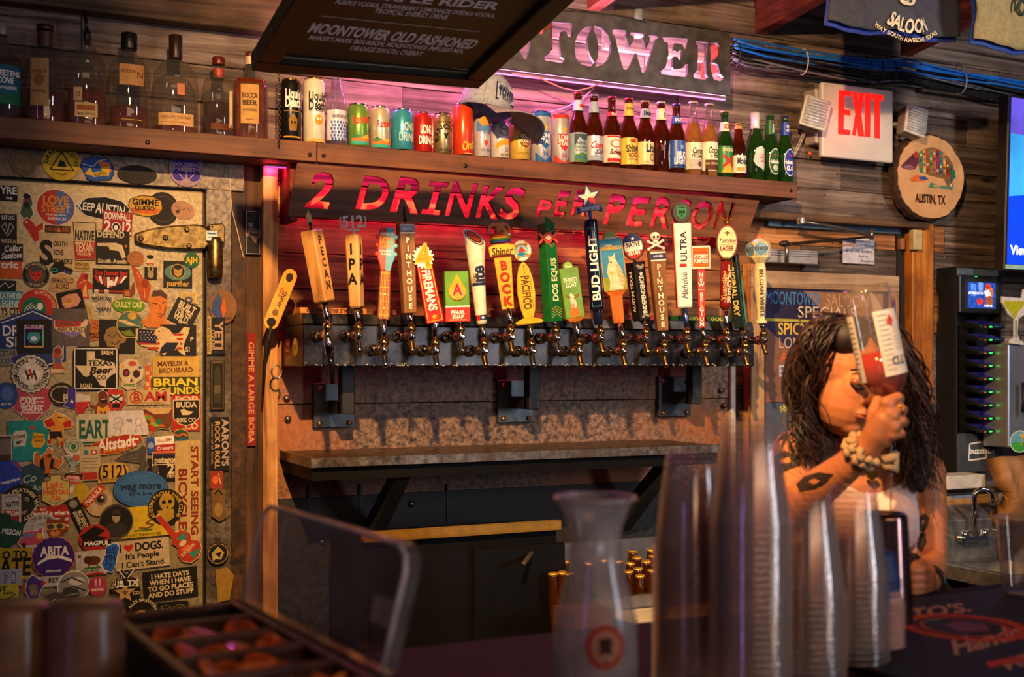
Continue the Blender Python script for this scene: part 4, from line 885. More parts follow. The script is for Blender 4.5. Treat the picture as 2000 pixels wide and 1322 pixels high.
LN(1160, 186, 0, '#9aa0b4', AMBER, 'brown beer bottle with silver label, red script and silver neck band', neck=(200, 222, '#8f9fb4', None), y0=268, y1=316, col='#c9c9cc', metal=.5, items=[('t', 'Coors', -1, -6, 13, '#b8201c', 30, 2, 0, .3), ('t', 'LIGHT', 4, 7, 8, '#20242c', 25, 2), ('p', [(-16, 24), (-16, 16), (-4, 12), (8, 18), (16, 14), (16, 24)], '#8fa0b0')])
LN(1195, 190, 0, '#c0241c', AMBER, 'brown beer bottle with white and red label edged in red', neck=(220, 229, '#b8302c', [('t', 'Bud', 0, 0, 5, WHT)]), y0=267, y1=320, col='#d8d4cc', items=[('r', 0, 22, 36, 7, '#b8201c'), ('r', 0, -24, 36, 3, '#b8201c'), ('e', 0, -10, 12, 8, '#c85a50'), ('e', 0, -10, 9, 6, '#e8e0d8'), ('t', 'Budweiser', 2, 6, 10, '#6a1a1a', 31, 2, 0, .3)])
LN(1228, 193, 0, '#c0241c', AMBER, 'brown beer bottle with yellow label, ram and heavy lettering', neck=(203, 228, '#cfae44', [('t', 'Shiner', 0, -2, 5, '#3a2410')]), y0=272, y1=324, col='#cdb038', items=[('t', 'Shiner', 1, -6, 13, '#2a2418', 31, 2, 8), ('t', 'BOCK', 2, 7, 8, '#8c2a1c', 24, 2, 8), ('e', 0, -20, 6, 4, '#a8341c'), ('t', 'SINCE 1909', 0, 16, 3, '#2a2418')])
LN(1260, 198, 0, '#c0963c', AMBER, 'brown beer bottle with cream gold label and small round seal', neck=(214, 232, '#9aa8ac', [('t', 'lite', 0, 0, 9, '#1d2a5c', None, 2)]), y0=280, y1=324, col='#d8c48c', items=[('t', 'Lite', 4, -10, 15, '#1d2344', 24, 2), ('e', 6, 8, 6, 8, '#8c5a24'), ('e', 6, 8, 4, 5.5, '#d8b878'), ('r', -6, 18, 14, 1, '#8c5a24')])
LN(1291, 200, 0, '#d8d4c4', AMBER, 'brown beer bottle turned so its white oval label faces away', neck=(214, 236, '#d8cfae', [('r', 2, 2, 2, 12, '#2a3c6c')]), y0=280, y1=330, col=None)
LN(1321, 204, 0, '#2a4a9c', AMBER, 'brown beer bottle with bright blue label and white block lettering', neck=(229, 243, '#2450a0', [('t', 'BUD', 0, 0, 6, WHT)]), y0=277, y1=330, col='#1f4fa4', items=[('t', 'BUD', 3, 1, 11, WHT, 24, 2), ('t', 'LIGHT', 1, 13, 12, WHT, 31, 2), ('s', 2, -14, 6, '#8fb4dc'), ('r', 0, 23, 36, 3, '#12306c')])
LN(1354, 199, 0, '#e6e0cc', CLEAR, 'clear beer bottle of pale beer with cream label and silver lower band', y0=281, y1=333, col='#e4d8b8', liquid=240, items=[('t', 'Corona', 2, -10, 11, '#2a2014', 29, 2, 0, .15), ('t', 'PREMIER', 2, 1, 7, '#3a3020', 31), ('r', 0, 16, 36, 20, '#b9b4ac'), ('e', 4, 16, 5, 5, '#7a3020')])
LN(1385, 203, 0, '#e6e0cc', CLEAR, 'clear beer bottle of pale beer with cream label and brown lower band', y0=280, y1=336, col='#e4d8b8', liquid=245, items=[('t', 'Corona', 2, -12, 11, '#2a2014', 29, 2, 0, .15), ('t', 'Extra', 8, -2, 9, '#2a2014', 18, 2, 0, .15), ('r', 0, 17, 36, 20, '#54301c'), ('t', 'LA CERVEZA', 0, 14, 4, '#d8c48c'), ('s', -6, 0, 4, '#b8862c')])
LN(1415, 218, 0, '#b89a3c', GREEN, 'green beer bottle with green and gold label crossed by a red XX', neck=(240, 258, '#e4d8b8', [('t', 'XX', 0, 0, 9, '#c8281c', 14, 2)]), y0=288, y1=340, w=33, col='#2a7a34', items=[('p', [(-16, 26), (-4, 2), (16, 26)], '#c8a83c'), ('t', 'DOS EQUIS', 0, -19, 6, '#e8dca0', 27, 2), ('l', [(-13, -8), (13, 14)], 5, '#c8281c'), ('l', [(13, -8), (-13, 14)], 5, '#c8281c')])
LN(1442, 242, 0, '#c8a04c', AMBER, 'stubby brown beer bottle with gold neck foil and white label', short=True, foil=(246, 282, '#c89c4c'), y0=306, y1=340, w=31, col='#dcd6c4', items=[('t', 'Modelo', 2, -6, 12, '#1d2440', 28, 2), ('r', -4, 10, 16, 8, '#c8a04c')])
LN(1475, 220, 0, '#e4e0e0', GREEN, 'green beer bottle with long white neck foil and red sign on a white crest', foil=(221, 262, '#dcd4d6'), y0=290, y1=340, w=36, col=None)
s = Item(1475)
LN(1504, 226, 0, '#2c7a3c', GREEN, 'green beer bottle with green oval label and red star', neck=(236, 264, '#1c5a2c', [('s', 0, -10, 2.5, '#c8281c'), ('t', 'Heineken', 0, 3, 4, WHT, 18, 1, 90)]), y0=290, y1=346, w=33, col=None)
LN(1533, 228, 0, '#2c3c8c', GREEN, 'last green beer bottle by the shelf end with blue oval label and blue cap', neck=(240, 266, '#2440a0', [('t', '0.0', 0, 0, 6, WHT, 12, 1, 90)]), y0=292, y1=348, w=31, col=None)
def patch(bottle_px, w, items, name='label', y=316):
    s = Item(bottle_px); b = [o for o in bpy.data.objects if o.parent is None and o.name.startswith('beer_bottle') and abs(o.location.x-s.x) < .004][0]
    pr = PR(); dsl(pr, items, s.kx, s.k, 0, s.z(y)); pr.build(name, b, cyl=w/2*s.kx, base=.0003)
patch(1475, 36, [('p', [(-9, -24), (2, -28), (14, -22), (15, -6), (12, 12), (8, 20), (2, 16), (-10, 10), (-15, 0)], '#d4d0cc'), ('p', [(-2, -12), (16, -14), (17, 2), (-1, 3)], '#b8241c'), ('t', 'STELLA', 7, -9, 5, WHT, 17, 2), ('t', 'ARTOIS', 7, -2, 5, WHT, 17, 2)])
patch(1504, 33, [('e', 1, 0, 14, 26, '#c9ccb8'), ('e', 1, 0, 12.6, 24, '#1c5a2c'), ('t', 'Heineken', 1, 0, 8, WHT, 28, 2), ('s', 1, -12, 4, '#c8281c'), ('e', 1, 12, 6, 6, '#c9ccb8')], y=318)
patch(1533, 31, [('e', 1, 0, 13, 27, '#c9ccd8'), ('e', 1, 0, 11.6, 25, '#2038a0'), ('t', 'Heineken', 1, -1, 8, WHT, 26, 2), ('s', 1, -13, 4, '#c8281c'), ('t', '0.0', 1, 11, 9, WHT, None, 2)], y=320)
patch(1291, 35, [('e', 16, 0, 9, 26, '#e0dcd0'), ('t', 'ULTRA', 16, 0, 5, '#2a3c6c')], y=306)

def can(x0, x1, top, col, label, items=(), lid='#b9b9b4', metal=.55, ring=None, Y=SHY, yaw=0, yc=None, sub=None):
    px = (x0+x1)/2; s = Item(px, Y); r = (x1-x0)/2*s.kx*.985; H = s.z(top)
    t = thing('drink_can', label, 'can', 'drink cans on the shelf', loc=(s.x, Y, ZST+.0005), rz=R(yaw))
    o = MB().lathe([(r*.80, 0), (r*.86, .001), (r, .006), (r, H-.012), (r*.83, H-.003)], mat(col, .28, metal, .06, 50), 28).build('can_body', t)
    m = MB().lathe([(r*.80, H-.005), (r*.86, H-.003), (r*.86, H), (r*.80, H), (r*.78, H-.004), (.001, H-.004)], mat(lid, .2, 1), 28, cap=False)
    m.box((0, -r*.2, H-.0025), (.012, .022, .001), ALU); m.build('can_lid', t)
    MB().lathe([(r*.79, .0), (r*.87, .0012), (r*.99, .0055)], ALU, 28, cap=False).build('base_rim', t)
    pr = PR(); yb = 0; yc = yc or (top+(715-(ZST-CZ)/s.k))/2
    dsl(pr, items, s.kx, s.k, 0, s.z(yc)); pr.build('print', o, cyl=r)
    return t
W2 = 74
can(547, 588, 157, '#141414', 'tall black water can with white blackletter and gold rim', [('t', 'Liquid', 2, -32, 17, '#e8e4da', 36, 2), ('t', 'Death', 2, -15, 17, '#e8e4da', 36, 2), ('r', 0, 2, 36, 1, '#b8862c'), ('p', [(-9, 18), (0, 6), (9, 18), (7, 40), (-7, 40)], '#8a6424'), ('e', -3, 24, 2, 3, '#141414'), ('e', 3, 24, 2, 3, '#141414'), ('r', 0, 52, 40, 3, '#b8862c')], lid='#c8962c', metal=.3)
can(592, 635, 155, '#d9d2bc', 'tall white water can with black blackletter and gold rim', [('t', 'Liquid', 2, -28, 17, '#1a1612', 38, 2), ('t', 'Death', 2, -10, 17, '#1a1612', 38, 2), ('r', 2, 1, 34, 1, '#1a1612'), ('e', 4, 18, 8, 10, '#c08a34'), ('e', 1, 16, 2, 3, '#e8e0cc'), ('e', 7, 16, 2, 3, '#e8e0cc'), ('r', 0, 58, 40, 6, '#c8a04c')], lid='#c8962c', metal=.2)
# clear plastic water bottle
s = Item(657); t = thing('water_bottle', 'clear slender bottle with blue checked rainwater label', 'bottle', loc=(s.x, SHY, ZST+.0005))
MB().lathe(s.prof([(34, 330-42), (39, 280), (39, 205), (34, 190), (23, 176), (20, 165), (16, 145), (15, 138)]), glass('#e8dfe8', .06, tint=.10, name='clear_plastic'), 24).build('body', t)
MB().lathe([(7.5*s.kx, s.z(140)), (8.5*s.kx, s.z(138)), (8.5*s.kx, s.z(122)), (.001, s.z(121))], mat('#d8d4d0', .4), 18).build('cap', t)
o = MB().lathe([(19.8*s.kx, s.z(277)), (19.8*s.kx, s.z(218))], mat('#cfc8d8', .4), 26, cap=False).build('label', t)
pr = PR(); it = [('t', 'RAINWATER', 2, -17, 6, '#22284a', 30, 2)]
for j in range(6):
    for i in range(6): it.append(('e', -15+i*6+(j % 2)*2, -6+j*6.5, 2, 2.6, ['#2a5ac0', '#4a7ad8', '#22409a'][(i+j) % 3]))
dsl(pr, it, s.kx, s.k, 0, s.z(248)); pr.build('print', o, cyl=19.8*s.kx)
HILL = lambda y: [('p', [(-21, y+6), (-10, y), (4, y+5), (21, y+1), (21, y+16), (-21, y+16)], '#d8702c'), ('p', [(-21, y+4), (-12, y-4), (-2, y+2), (-10, y+6)], '#2f7a4a'), ('r', 0, y+14, 42, 6, '#2fa090'), ('p', [(0, y+4), (12, y-3), (21, y+2), (10, y+7)], '#e8b048')]
can(679, 721, 205, '#7aa84a', 'green sparkling water can with red script over painted hills', [('t', 'Rambler', 1, -12, 15, '#c23a24', 38, 2, 8, .2)]+HILL(20))
can(722, 762, 210, '#d4c8ac', 'cream sparkling water can with red script over painted hills', [('t', 'Rambler', 4, -8, 14, '#b8342a', 36, 2, 6, .2)]+HILL(22))
can(763, 808, 215, '#3a98b0', 'teal blue cocktail can with pale block lettering', [('t', 'LONG', 6, -6, 16, '#c8d8d0', 30, 1), ('t', 'DRINK', 4, 14, 16, '#c8d8d0', 36, 1)], metal=.4)
can(808, 843, 221, '#b8241c', 'bright red cocktail can with white block lettering', [('t', 'LONG', 3, -6, 15, WHT, 28, 2), ('t', 'DRINK', 2, 15, 15, WHT, 32, 2)], metal=.4)
can(834, 856, 226, '#a8201a', 'narrow sliver of a second red can behind the gold one', [('t', 'DRINK', 2, 15, 12, WHT, 16, 1)], metal=.4, Y=3.305)
can(846, 883, 223, '#b8a474', 'pale gold seltzer can with black lettering round a steer skull', [('t', 'RANCH WATER', -2, -22, 4, BLK, 30), ('a', 'RANCH', 0, 6, 15, 9, 125, BLK, 2), ('t', 'HARD SELTZER', 0, 32, 5, BLK, 32, 1), ('p', [(-6, -2), (-2, 0), (2, 0), (6, -2), (3, 4), (0, 12), (-3, 4)], BLK)], metal=.8, lid='#6a6458')
can(884, 925, 205, '#d0401a', 'tall orange red can with yellow script, under the cap', [('t', 'Onda', 3, 30, 16, '#e8c440', 30, 1, 14, .3), ('r', 4, 46, 18, 1.4, '#e8a070')], metal=.3)
can(925, 958, 232, '#b8b4bc', 'seltzer can with blue top and watermelon slice', [('r', 0, -22, 34, 20, '#4a78b4'), ('e', 0, -32, 12, 9, '#d88a2c'), ('p', [(-2, 4), (8, 8), (0, 18)], '#c8342c'), ('t', 'CANE SUGAR', 2, -10, 4, '#22408c', 24), ('t', 'SELTZER', 2, 24, 4, '#4a5a6c', 20)], metal=.3)
can(958, 995, 240, '#c8c4c0', 'white seltzer can with orange sweep and round black badge', [('o', 2, -20, 11, 1.5, BLK), ('t', 'HARD', 2, -22, 4, BLK), ('p', [(-17, 8), (-6, 0), (14, -4), (16, 6), (-2, 10), (-17, 18)], '#e0962c'), ('o', 6, 18, 4, 1, '#22304c'), ('t', 'SELTZER', 2, 28, 3, BLK, 18)], metal=.2)
can(995, 1035, 243, '#cfae4c', 'yellow can with brown coconut disc lettered VODKA', [('e', 3, -6, 13, 17, '#7a3c1c'), ('t', 'COCO', 3, -11, 7, '#efe3c0', 20, 2), ('t', 'VODKA', 3, -2, 7, '#efe3c0', 22, 2), ('r', 3, 5, 12, 3, '#c8a04c'), ('t', 'LIME & SODA', 0, 22, 4, '#8a6420', 26)], metal=.3)
for x0, x1, top, c, c2, lb in ((1036, 1076, 220, '#c4c8cc', '#1f5aa0', 'tall white can with blue shield, gold star and blue rim'), (1077, 1111, 225, '#c9c4c4', '#b8342a', 'tall white can with red shield, gold star and red rim')):
    can(x0, x1, top, c, lb, [('r', 0, -44, 46, 8, c2), ('p', [(-13, -10), (15, -10), (15, 10), (1, 24), (-13, 10)], c2), ('s', 1, -18, 9, '#c8a04c'), ('t', 'LONE', 1, -3, 9, WHT, 24, 2), ('t', 'STAR', 1, 8, 9, WHT, 24, 2), ('t', '16', 1, 32, 8, c2, None, 2), ('p', [(-20, 30), (0, 46), (20, 30), (20, 52), (-20, 52)], c2)], lid=c2, metal=.5)

# ---- bourbon bottles
def bourbon(px, label, pts, fill, cap, labels, w2=None, glassm=CLEAR, liq=BOURB, sx=1.0, sy=.72, Y=3.27, yaw=0, neckcol=None, pour=False):
    s = Item(px, Y); t = thing('bourbon_bottle', label, 'bottle', 'bourbon bottles on the shelf', loc=(s.x, Y, ZST+.0005), rz=R(yaw))
    pf = s.prof(pts); pf = [(pf[0][0]*.96, 0.0)]+[(r, max(z, .003)) for r, z in pf]
    MB().lathe(pf, glassm, 32, sy=sy).build('glass_body', t)
    zf = s.z(fill); lq = [(r*.93, z+.004) for r, z in pf if z+.004 < zf]; lq.append((lq[-1][0], zf)); MB().lathe(lq, liq, 28, sy=sy).build('bourbon', t)
    MB().lathe([(pf[1][0]*.95, .0005), (pf[1][0]*.97, .006)], glassm, 28, sy=sy).build('thick_base', t)
    if cap:
        (cw, c0, c1, cc) = cap; r = cw/2*s.kx
        MB().lathe([(r*.97, s.z(c1)), (r, s.z(c1)+.002), (r, s.z(c0)-.002), (r*.92, s.z(c0)), (.001, s.z(c0))], mat(cc, .35, .1), 22).build('stopper', t)
    if neckcol:
        cw, c0, c1, cc = neckcol; MB().lathe([(cw/2*s.kx+.0006, s.z(c1)), (cw/2*s.kx+.0004, s.z(c0))], mat(cc, .5), 22, cap=False).build('neck_band', t)
    if pour:
        m = MB(); z = s.z(60); m.lathe([(.008, s.z(88)), (.010, s.z(70)), (.009, s.z(62))], M_BLACK, 12); m.tube([(0, 0, z-.004), (-.002, 0, z+.02), (-.006, 0, z+.045)], [.005, .0045, .004], mat('#1a1a1c', .2, .5), 10); m.build('pour_spout', t)
    rb = max(r for r, z in pf)
    for (lx, y0, y1, lw, col, items) in labels:
        pr = PR(); dsl(pr, [('r', 0, 0, lw, y1-y0, col)]+list(items), s.kx, s.k, lx*s.kx, s.z((y0+y1)/2))
        me = pr.build('label', t, cyl=rb, base=.0004)
        for v in me.data.vertices: v.co.y *= sy*1.004
    return t
bourbon(3, 'dark bourbon bottle with teal and green label at the far left end of the shelf', [(76, 240), (78, 150), (74, 122), (50, 104), (24, 96), (22, 52)], 118, (24, 46, 70, '#8a8478'), [(6, 132, 208, 68, '#1f5a70', [('t', 'SWEETENS', 0, -22, 10, WHT, 60, 2), ('t', 'COVE', 0, -8, 11, WHT, 30, 2), ('t', 'TENNESSEE', 0, 6, 6, WHT, 46), ('p', [(-34, 38), (-34, 14), (0, 20), (34, 10), (34, 38)], '#1c6a4a')])], liq=BOURBD)
bourbon(88, 'broad bourbon bottle with tan label on its left and dark stopper', [(72, 240), (74, 160), (72, 125), (52, 108), (30, 98), (26, 64)], 178, (33, 50, 60, '#3a2014'), [(-13, 120, 212, 36, '#b08a54', [('t', 'EAGLE', 0, -20, 6, '#3a2010', 26), ('e', 0, -4, 10, 12, '#8a6434'), ('t', 'BARREL', 0, 18, 5, '#3a2010', 26)])], neckcol=(28, 64, 94, '#4a2a1a'))
bourbon(170, 'tall sloping bourbon bottle with curved pour spout and small cream label', [(74, 248), (75, 150), (66, 118), (40, 100), (22, 90), (18, 76)], 176, None, [(-4, 205, 233, 44, '#cdb07a', [('r', 0, -4, 34, 10, '#9a5a2c'), ('t', 'SMALL BATCH', 0, 8, 4, '#5a3018', 34)]), (-20, 176, 202, 18, '#c8a478', [('t', '12', 0, 0, 8, '#6a2418')])], pour=True, sy=.6)
bourbon(252, 'round shouldered bourbon bottle with tall glossy black cap', [(78, 252), (79, 160), (74, 134), (54, 116), (30, 106), (26, 96)], 212, (31, 66, 98, '#12100f'), [(2, 132, 172, 48, '#b98a54', [('t', 'WOODEN', -6, -6, 6, '#4a2a14', 30), ('t', 'N', 16, 0, 12, '#4a2a14')]), (2, 232, 246, 44, '#4a2410', [('r', 0, 0, 40, 1.4, '#c89a54')])])
bourbon(343, 'wide flat bourbon bottle nearly empty with broad cream label at its foot', [(86, 262), (87, 170), (82, 146), (58, 126), (28, 118), (23, 116)], 250, (26, 70, 116, '#2e1c14'), [(-3, 226, 250, 74, '#c9a06a', [('t', 'KENTUCKY STRAIGHT', 0, -4, 5, '#6a3a1c', 62), ('r', 0, 6, 60, 1, '#6a3a1c')]), (6, 168, 190, 14, '#c87a5a', [])], neckcol=(24, 84, 112, '#8a6a44'), sy=.6)
bourbon(427, 'short bourbon bottle with red brown neck band and red cap', [(62, 268), (64, 180), (56, 160), (30, 150), (21, 140), (22, 130)], 202, (25, 113, 128, '#5c1c12'), [(2, 245, 258, 44, '#5a2a14', []), (22, 180, 252, 9, '#cfb98c', [])], neckcol=(21, 136, 154, '#9c3c1c'), liq=BOURBD)
bourbon(490, 'full bourbon bottle with tan die cut label and cork stopper', [(66, 270), (68, 176), (60, 158), (34, 146), (23, 142), (22, 116)], 158, (22, 103, 112, '#5c2416'), [(-8, 170, 246, 36, '#b98d4e', [('t', 'BOCCA', 0, -16, 9, '#3a2010', 30, 2), ('t', 'BEER', 0, -2, 9, '#3a2010', 28, 2), ('t', 'BOURBON', 0, 12, 5, '#3a2010', 26), ('r', 0, 30, 16, 1, '#3a2010')])], neckcol=(22, 112, 128, '#d0b890'))
# ---- chain hung from the menu board, and the trucker cap on the cans
ch = thing('chain', 'thin dark hanging chain between the bourbon and the black can', 'chain', loc=P(545, 285, 3.185))
zt_ = P(545, 112, 3.185).z-P(545, 285, 3.185).z; n = 30
for i in range(n):
    m = MB(); a = i % 2; L_ = zt_/n
    m.tube([((.0035*cos(q) if a else 0), (0 if a else .0035*cos(q)), L_*(i+.5)+L_*.62*sin(q)) for q in [2*pi*j/10 for j in range(11)]], .0011, mat('#5a4a30', .35, .9), 5, cap=False)
    m.build('link', ch)
# ================================================================ SIGNS, CAP, MENU BOARD, LED STRIPS
def loops_of(ch, bold=2):
    v, f, ad = glyph(ch, bold); es = {}
    for q in f:
        for a, b in zip(q, q[1:]+q[:1]): es[(a, b)] = es.get((a, b), 0)+1
    # weld by position
    key = lambda i: (round(v[i][0], 4), round(v[i][1], 4))
    cnt = {}
    for (a, b) in es:
        k = (key(a), key(b)); cnt[k] = cnt.get(k, 0)+1
    bd = {}
    for (a, b) in cnt:
        if (b, a) not in cnt and a != b: bd.setdefault(a, []).append(b)
    out = []
    while bd:
        a = next(iter(bd)); lp = [a]
        while True:
            nx = bd.get(lp[-1])
            if not nx: break
            b = nx.pop();
            if not bd[lp[-1]]: del bd[lp[-1]]
            if b == a: break
            lp.append(b)
        if len(lp) > 2: out.append(lp)
    return out
def cut_board(name, outer, holes, th, m, parent):
    """board with real openings: even-odd filled 2D curve, extruded, turned into a mesh in the XZ plane"""
    cu = bpy.data.curves.new(name, 'CURVE'); cu.dimensions = '2D'; cu.fill_mode = 'BOTH'; cu.extrude = th/2
    for lp in [outer]+holes:
        sp = cu.splines.new('POLY'); sp.points.add(len(lp)-1); sp.use_cyclic_u = True
        for p, (x, y) in zip(sp.points, lp): p.co = (x, y, 0, 1)
    ob = bpy.data.objects.new(name, cu); me = bpy.data.meshes.new_from_object(ob); bpy.data.objects.remove(ob); bpy.data.curves.remove(cu)
    me.materials.clear(); me.materials.append(m)
    for v in me.vertices: v.co = (v.co.x, -v.co.z, v.co.y)
    for p in me.polygons: p.use_smooth = False; p.material_index = 0
    o = bpy.data.objects.new(name, me); COL.objects.link(o); o.parent = parent
    return o
M_SIGNB = mat('#4a4648', .55, .25, .25, 25, bump=.1, name='dark_painted_plywood')
SGY = 3.255
def G(x, y): p = P(1000+x/3.571, y/3.571, SGY); return (p.x, p.z)
letters = [
 [(150,140),(125,200),(122,260),(118,350),(100,418),(78,410),(20,320),(-60,215),(-70,330),(-45,375),(-50,392),(-170,378),(-168,360),(-140,335),(-130,230),(-135,160),(-160,135),(-158,118),(-60,128),(20,225),(60,262),(75,190),(62,150),(65,132)],
 [(205,148),(330,160),(412,165),(422,200),(415,258),(385,262),(372,225),(345,222),(335,260),(330,330),(335,400),(362,415),(355,438),(330,443),(290,435),(225,425),(218,400),(255,378),(268,330),(262,250),(262,205),(235,205),(215,235),(190,245),(176,225),(185,180)],
 [(555,182),(500,195),(460,230),(435,290),(430,350),(440,410),(475,450),(520,465),(555,465),(570,440),(545,400),(525,350),(520,290),(535,235),(550,215)],
 [(566,182),(620,200),(665,250),(685,310),(685,370),(665,420),(630,455),(578,468),(578,440),(592,400),(597,340),(590,280),(572,235),(560,215)],
 [(695,210),(790,215),(800,232),(785,245),(810,330),(835,300),(840,260),(815,245),(820,228),(925,238),(930,255),(905,262),(925,345),(950,300),(955,265),(940,250),(1020,250),(1022,268),(1000,275),(960,400),(925,508),(900,510),(880,440),(860,372),(830,440),(800,495),(770,485),(745,400),(725,320),(712,260),(694,240)],
 [(1040,262),(1215,270),(1226,290),(1213,352),(1195,345),(1180,312),(1130,305),(1122,355),(1150,365),(1165,350),(1180,352),(1178,420),(1160,422),(1145,398),(1120,400),(1112,470),(1125,490),(1180,480),(1205,450),(1222,452),(1215,535),(1195,540),(1035,520),(1030,500),(1065,470),(1085,380),(1078,300),(1055,295)],
 [(1275,290),(1362,298),(1355,360),(1345,420),(1350,520),(1360,545),(1345,560),(1262,548),(1258,520),(1280,500),(1290,400),(1290,320),(1272,310)],
 [(1372,305),(1420,300),(1445,330),(1447,375),(1430,400),(1400,420),(1395,440),(1430,455),(1445,520),(1470,540),(1465,562),(1440,570),(1400,555),(1382,500),(1375,450),(1380,400),(1375,360)]]
Gm = lambda L, dx=0, dy=0: [G(x+dx, y+dy) for x, y in L]
oo = [Gm(letters[2], -940, -118), Gm(letters[3], -940, -118)]
a = P(1424, 66, SGY); b = P(1424, 187, SGY); lx = P(655, 60, SGY).x
bg = thing('tower_sign', 'dark painted plank sign with cut out letters TOWER lit pink from behind', 'sign', loc=(0, SGY, 0))
outer = [(lx, b.z), (a.x, b.z), (a.x, a.z), (lx, a.z)]
cut_board('sign_board', outer, [Gm(l) for l in letters]+oo, .013, M_SIGNB, bg)
for x in (lx+.06, (lx+a.x)/2, a.x-.03):
    MB().box((x, .05, (a.z+b.z)/2+.02), (.03, .10, .10), M_RAFT).build('spacer_block', bg)
# lower tilted sign
tl, tr, br, bl = (578, 318), (1478, 393), (1461, 466), (566, 420)
LY = 3.235
def G2(x, y): p = P(480+x/3.571, 300+y/3.571, LY); return (p.x, p.z)
def G3(x, y): p = P(1000+x/3.571, 300+y/3.571, LY); return (p.x, p.z)
holes = []
def place(ch, g, x0, x1, y0, y1, sh_=.22, skew=.085):
    lps = loops_of(ch, 2) if ch != '_I' else [[(0,0),(.7,0),(.7,.16),(.48,.16),(.48,.84),(.7,.84),(.7,1),(0,1),(0,.84),(.22,.84),(.22,.16),(0,.16)]]; xs = [p[0]+sh_*p[1] for l in lps for p in l]; ys = [p[1] for l in lps for p in l]
    a0, a1, b0, b1 = min(xs), max(xs), min(ys), max(ys)
    for l in lps:
        holes.append([g(x0+(x1-x0)*((p[0]+sh_*p[1])-a0)/(a1-a0), y1-(y1-y0)*(p[1]-b0)/(b1-b0)+skew*((x1-x0)*((p[0]+sh_*p[1]-a0)/(a1-a0)-.5))) for p in l])
for ch, x0, x1, y0, y1 in (('2', 415, 608, 130, 380), ('D', 770, 1000, 162, 392), ('R', 1010, 1222, 168, 412), ('_I', 1230, 1410, 198, 425), ('N', 1395, 1612, 202, 440), ('K', 1610, 1800, 228, 452), ('S', 1772, 1945, 236, 458)): place(ch, G2, x0, x1, y0, y1)
for ch, x0, x1, y0, y1 in (('P', 165, 285, 322, 442), ('E', 295, 402, 262, 440), ('R', 412, 528, 254, 438), ('P', 640, 792, 286, 496), ('E', 800, 960, 304, 508), ('R', 968, 1106, 306, 518), ('S', 1115, 1245, 320, 520), ('O', 1255, 1400, 332, 530), ('N', 1410, 1545, 340, 530)): place(ch, G3, x0, x1, y0, y1)
Gq = lambda q: (P(q[0], q[1], LY).x, P(q[0], q[1], LY).z)
dz = ZSB-.004
ds = thing('drinks_sign', 'brown painted plank sign with cut out letters 2 DRINKS PER PERSON hung under the shelf', 'sign', loc=(0, LY, 0))
o = cut_board('sign_board', [Gq(bl), Gq(br), Gq(tr), Gq(tl)], holes, .012, M_SHELF, ds)
zt2 = Gq(tl)[1]
for v in o.data.vertices: v.co.y += (zt2-v.co.z)*.22-.012
for x in (Gq(tl)[0]-.012, Gq(tr)[0]-.10):
    MB().bb((x, .02, CZ+.41), (x+.022, .13, ZSB-.001), M_RAFT).build('hanger_block', ds)
# LED strips: housing plus glowing tape, and the light they give
PINK = (1.0, .12, .62); REDP = (1.0, .02, .17)
def led(name, x0, x1, Y, z, col, power, label, down=True, sy=.02, pieces=1):
    t = thing(name, label, 'light strip', loc=(0, Y, z))
    MB().bb((x0, -.006, 0), (x1, .006, .004), mat('#d8d0d0', .5)).build('channel', t)
    MB().bb((x0, -.004, -.0018 if down else .004), (x1, .004, -.0002 if down else .0058), mat(col, .5, emit=5.5, var=.02)).build('glowing_tape', t)
    for i in range(pieces):
        a_, b_ = x0+(x1-x0)*i/pieces, x0+(x1-x0)*(i+1)/pieces
        l = bpy.data.lights.new(name+'_light', 'AREA'); l.shape = 'RECTANGLE'; l.size = b_-a_; l.size_y = sy; l.energy = power/pieces; l.color = col[:3]
        o_ = bpy.data.objects.new(name+'_light', l); COL.objects.link(o_); o_.location = ((a_+b_)/2, Y, z+(-.004 if down else .008)); o_.rotation_euler = ((R(52) if col is REDP else 0) if down else pi, 0, 0); l.spread = R(170)
    return t
sb = b.z
led('pink_light_strip', P(660, 150, 3.29).x, P(1415, 180, 3.29).x, 3.29, sb-.006, (1.0, .12, .66), 6, 'glowing pink light strip under the lower edge of the cut letter sign')
led('pink_strip', P(560, 60, 3.30).x, P(1415, 100, 3.30).x, 3.30, sb+.004, (1.0, .42, .72), 20, 'glowing pink light strip inside the foot of the cut letter sign', down=False)
led('red_light_strip', P(518, 330, 3.30).x, P(1440, 400, 3.30).x, 3.30, ZSB-.006, REDP, 6.2, 'glowing red light strip under the shelf behind the lower sign')
# wires under the upper sign
w_ = MB(); w_.tube([P(x, y, 3.27) for x, y in ((1000, 143), (1050, 150), (1070, 160), (1098, 172), (1125, 178), (1150, 172), (1180, 160))], .0028, mat('#c88a9a', .5), 6)
tag(w_.build('cable'), 'loose pink lit cable sagging under the cut letter sign', 'cable')
w_ = MB(); w_.tube([P(x, y, 3.34) for x, y in ((1160, 172), (1135, 195), (1100, 212), (1065, 222), (1040, 224))], .0028, mat('#b08a9a', .5), 6)
tag(w_.build('cable'), 'pale cable drooping across the wall behind the beer cans', 'cable')
w_ = MB(); w_.tube([P(x, y, 3.25) for x, y in ((1030, 14), (1120, 22), (1200, 30), (1240, 38), (1262, 44))], .003, mat('#26282c', .5), 6)
tag(w_.build('cable'), 'black cable along the top edge of the cut letter sign', 'cable')
c = P(1266, 46, 3.24); tag(MB().lathe([(.014, 0), (.014, .09)], mat('#7c8a90', .5), 16).build('conduit_pipe'), 'short grey conduit pipe rising behind the cut letter sign', 'pipe')
bpy.data.objects['conduit_pipe'].location = (c.x, 3.30, c.z-.03)

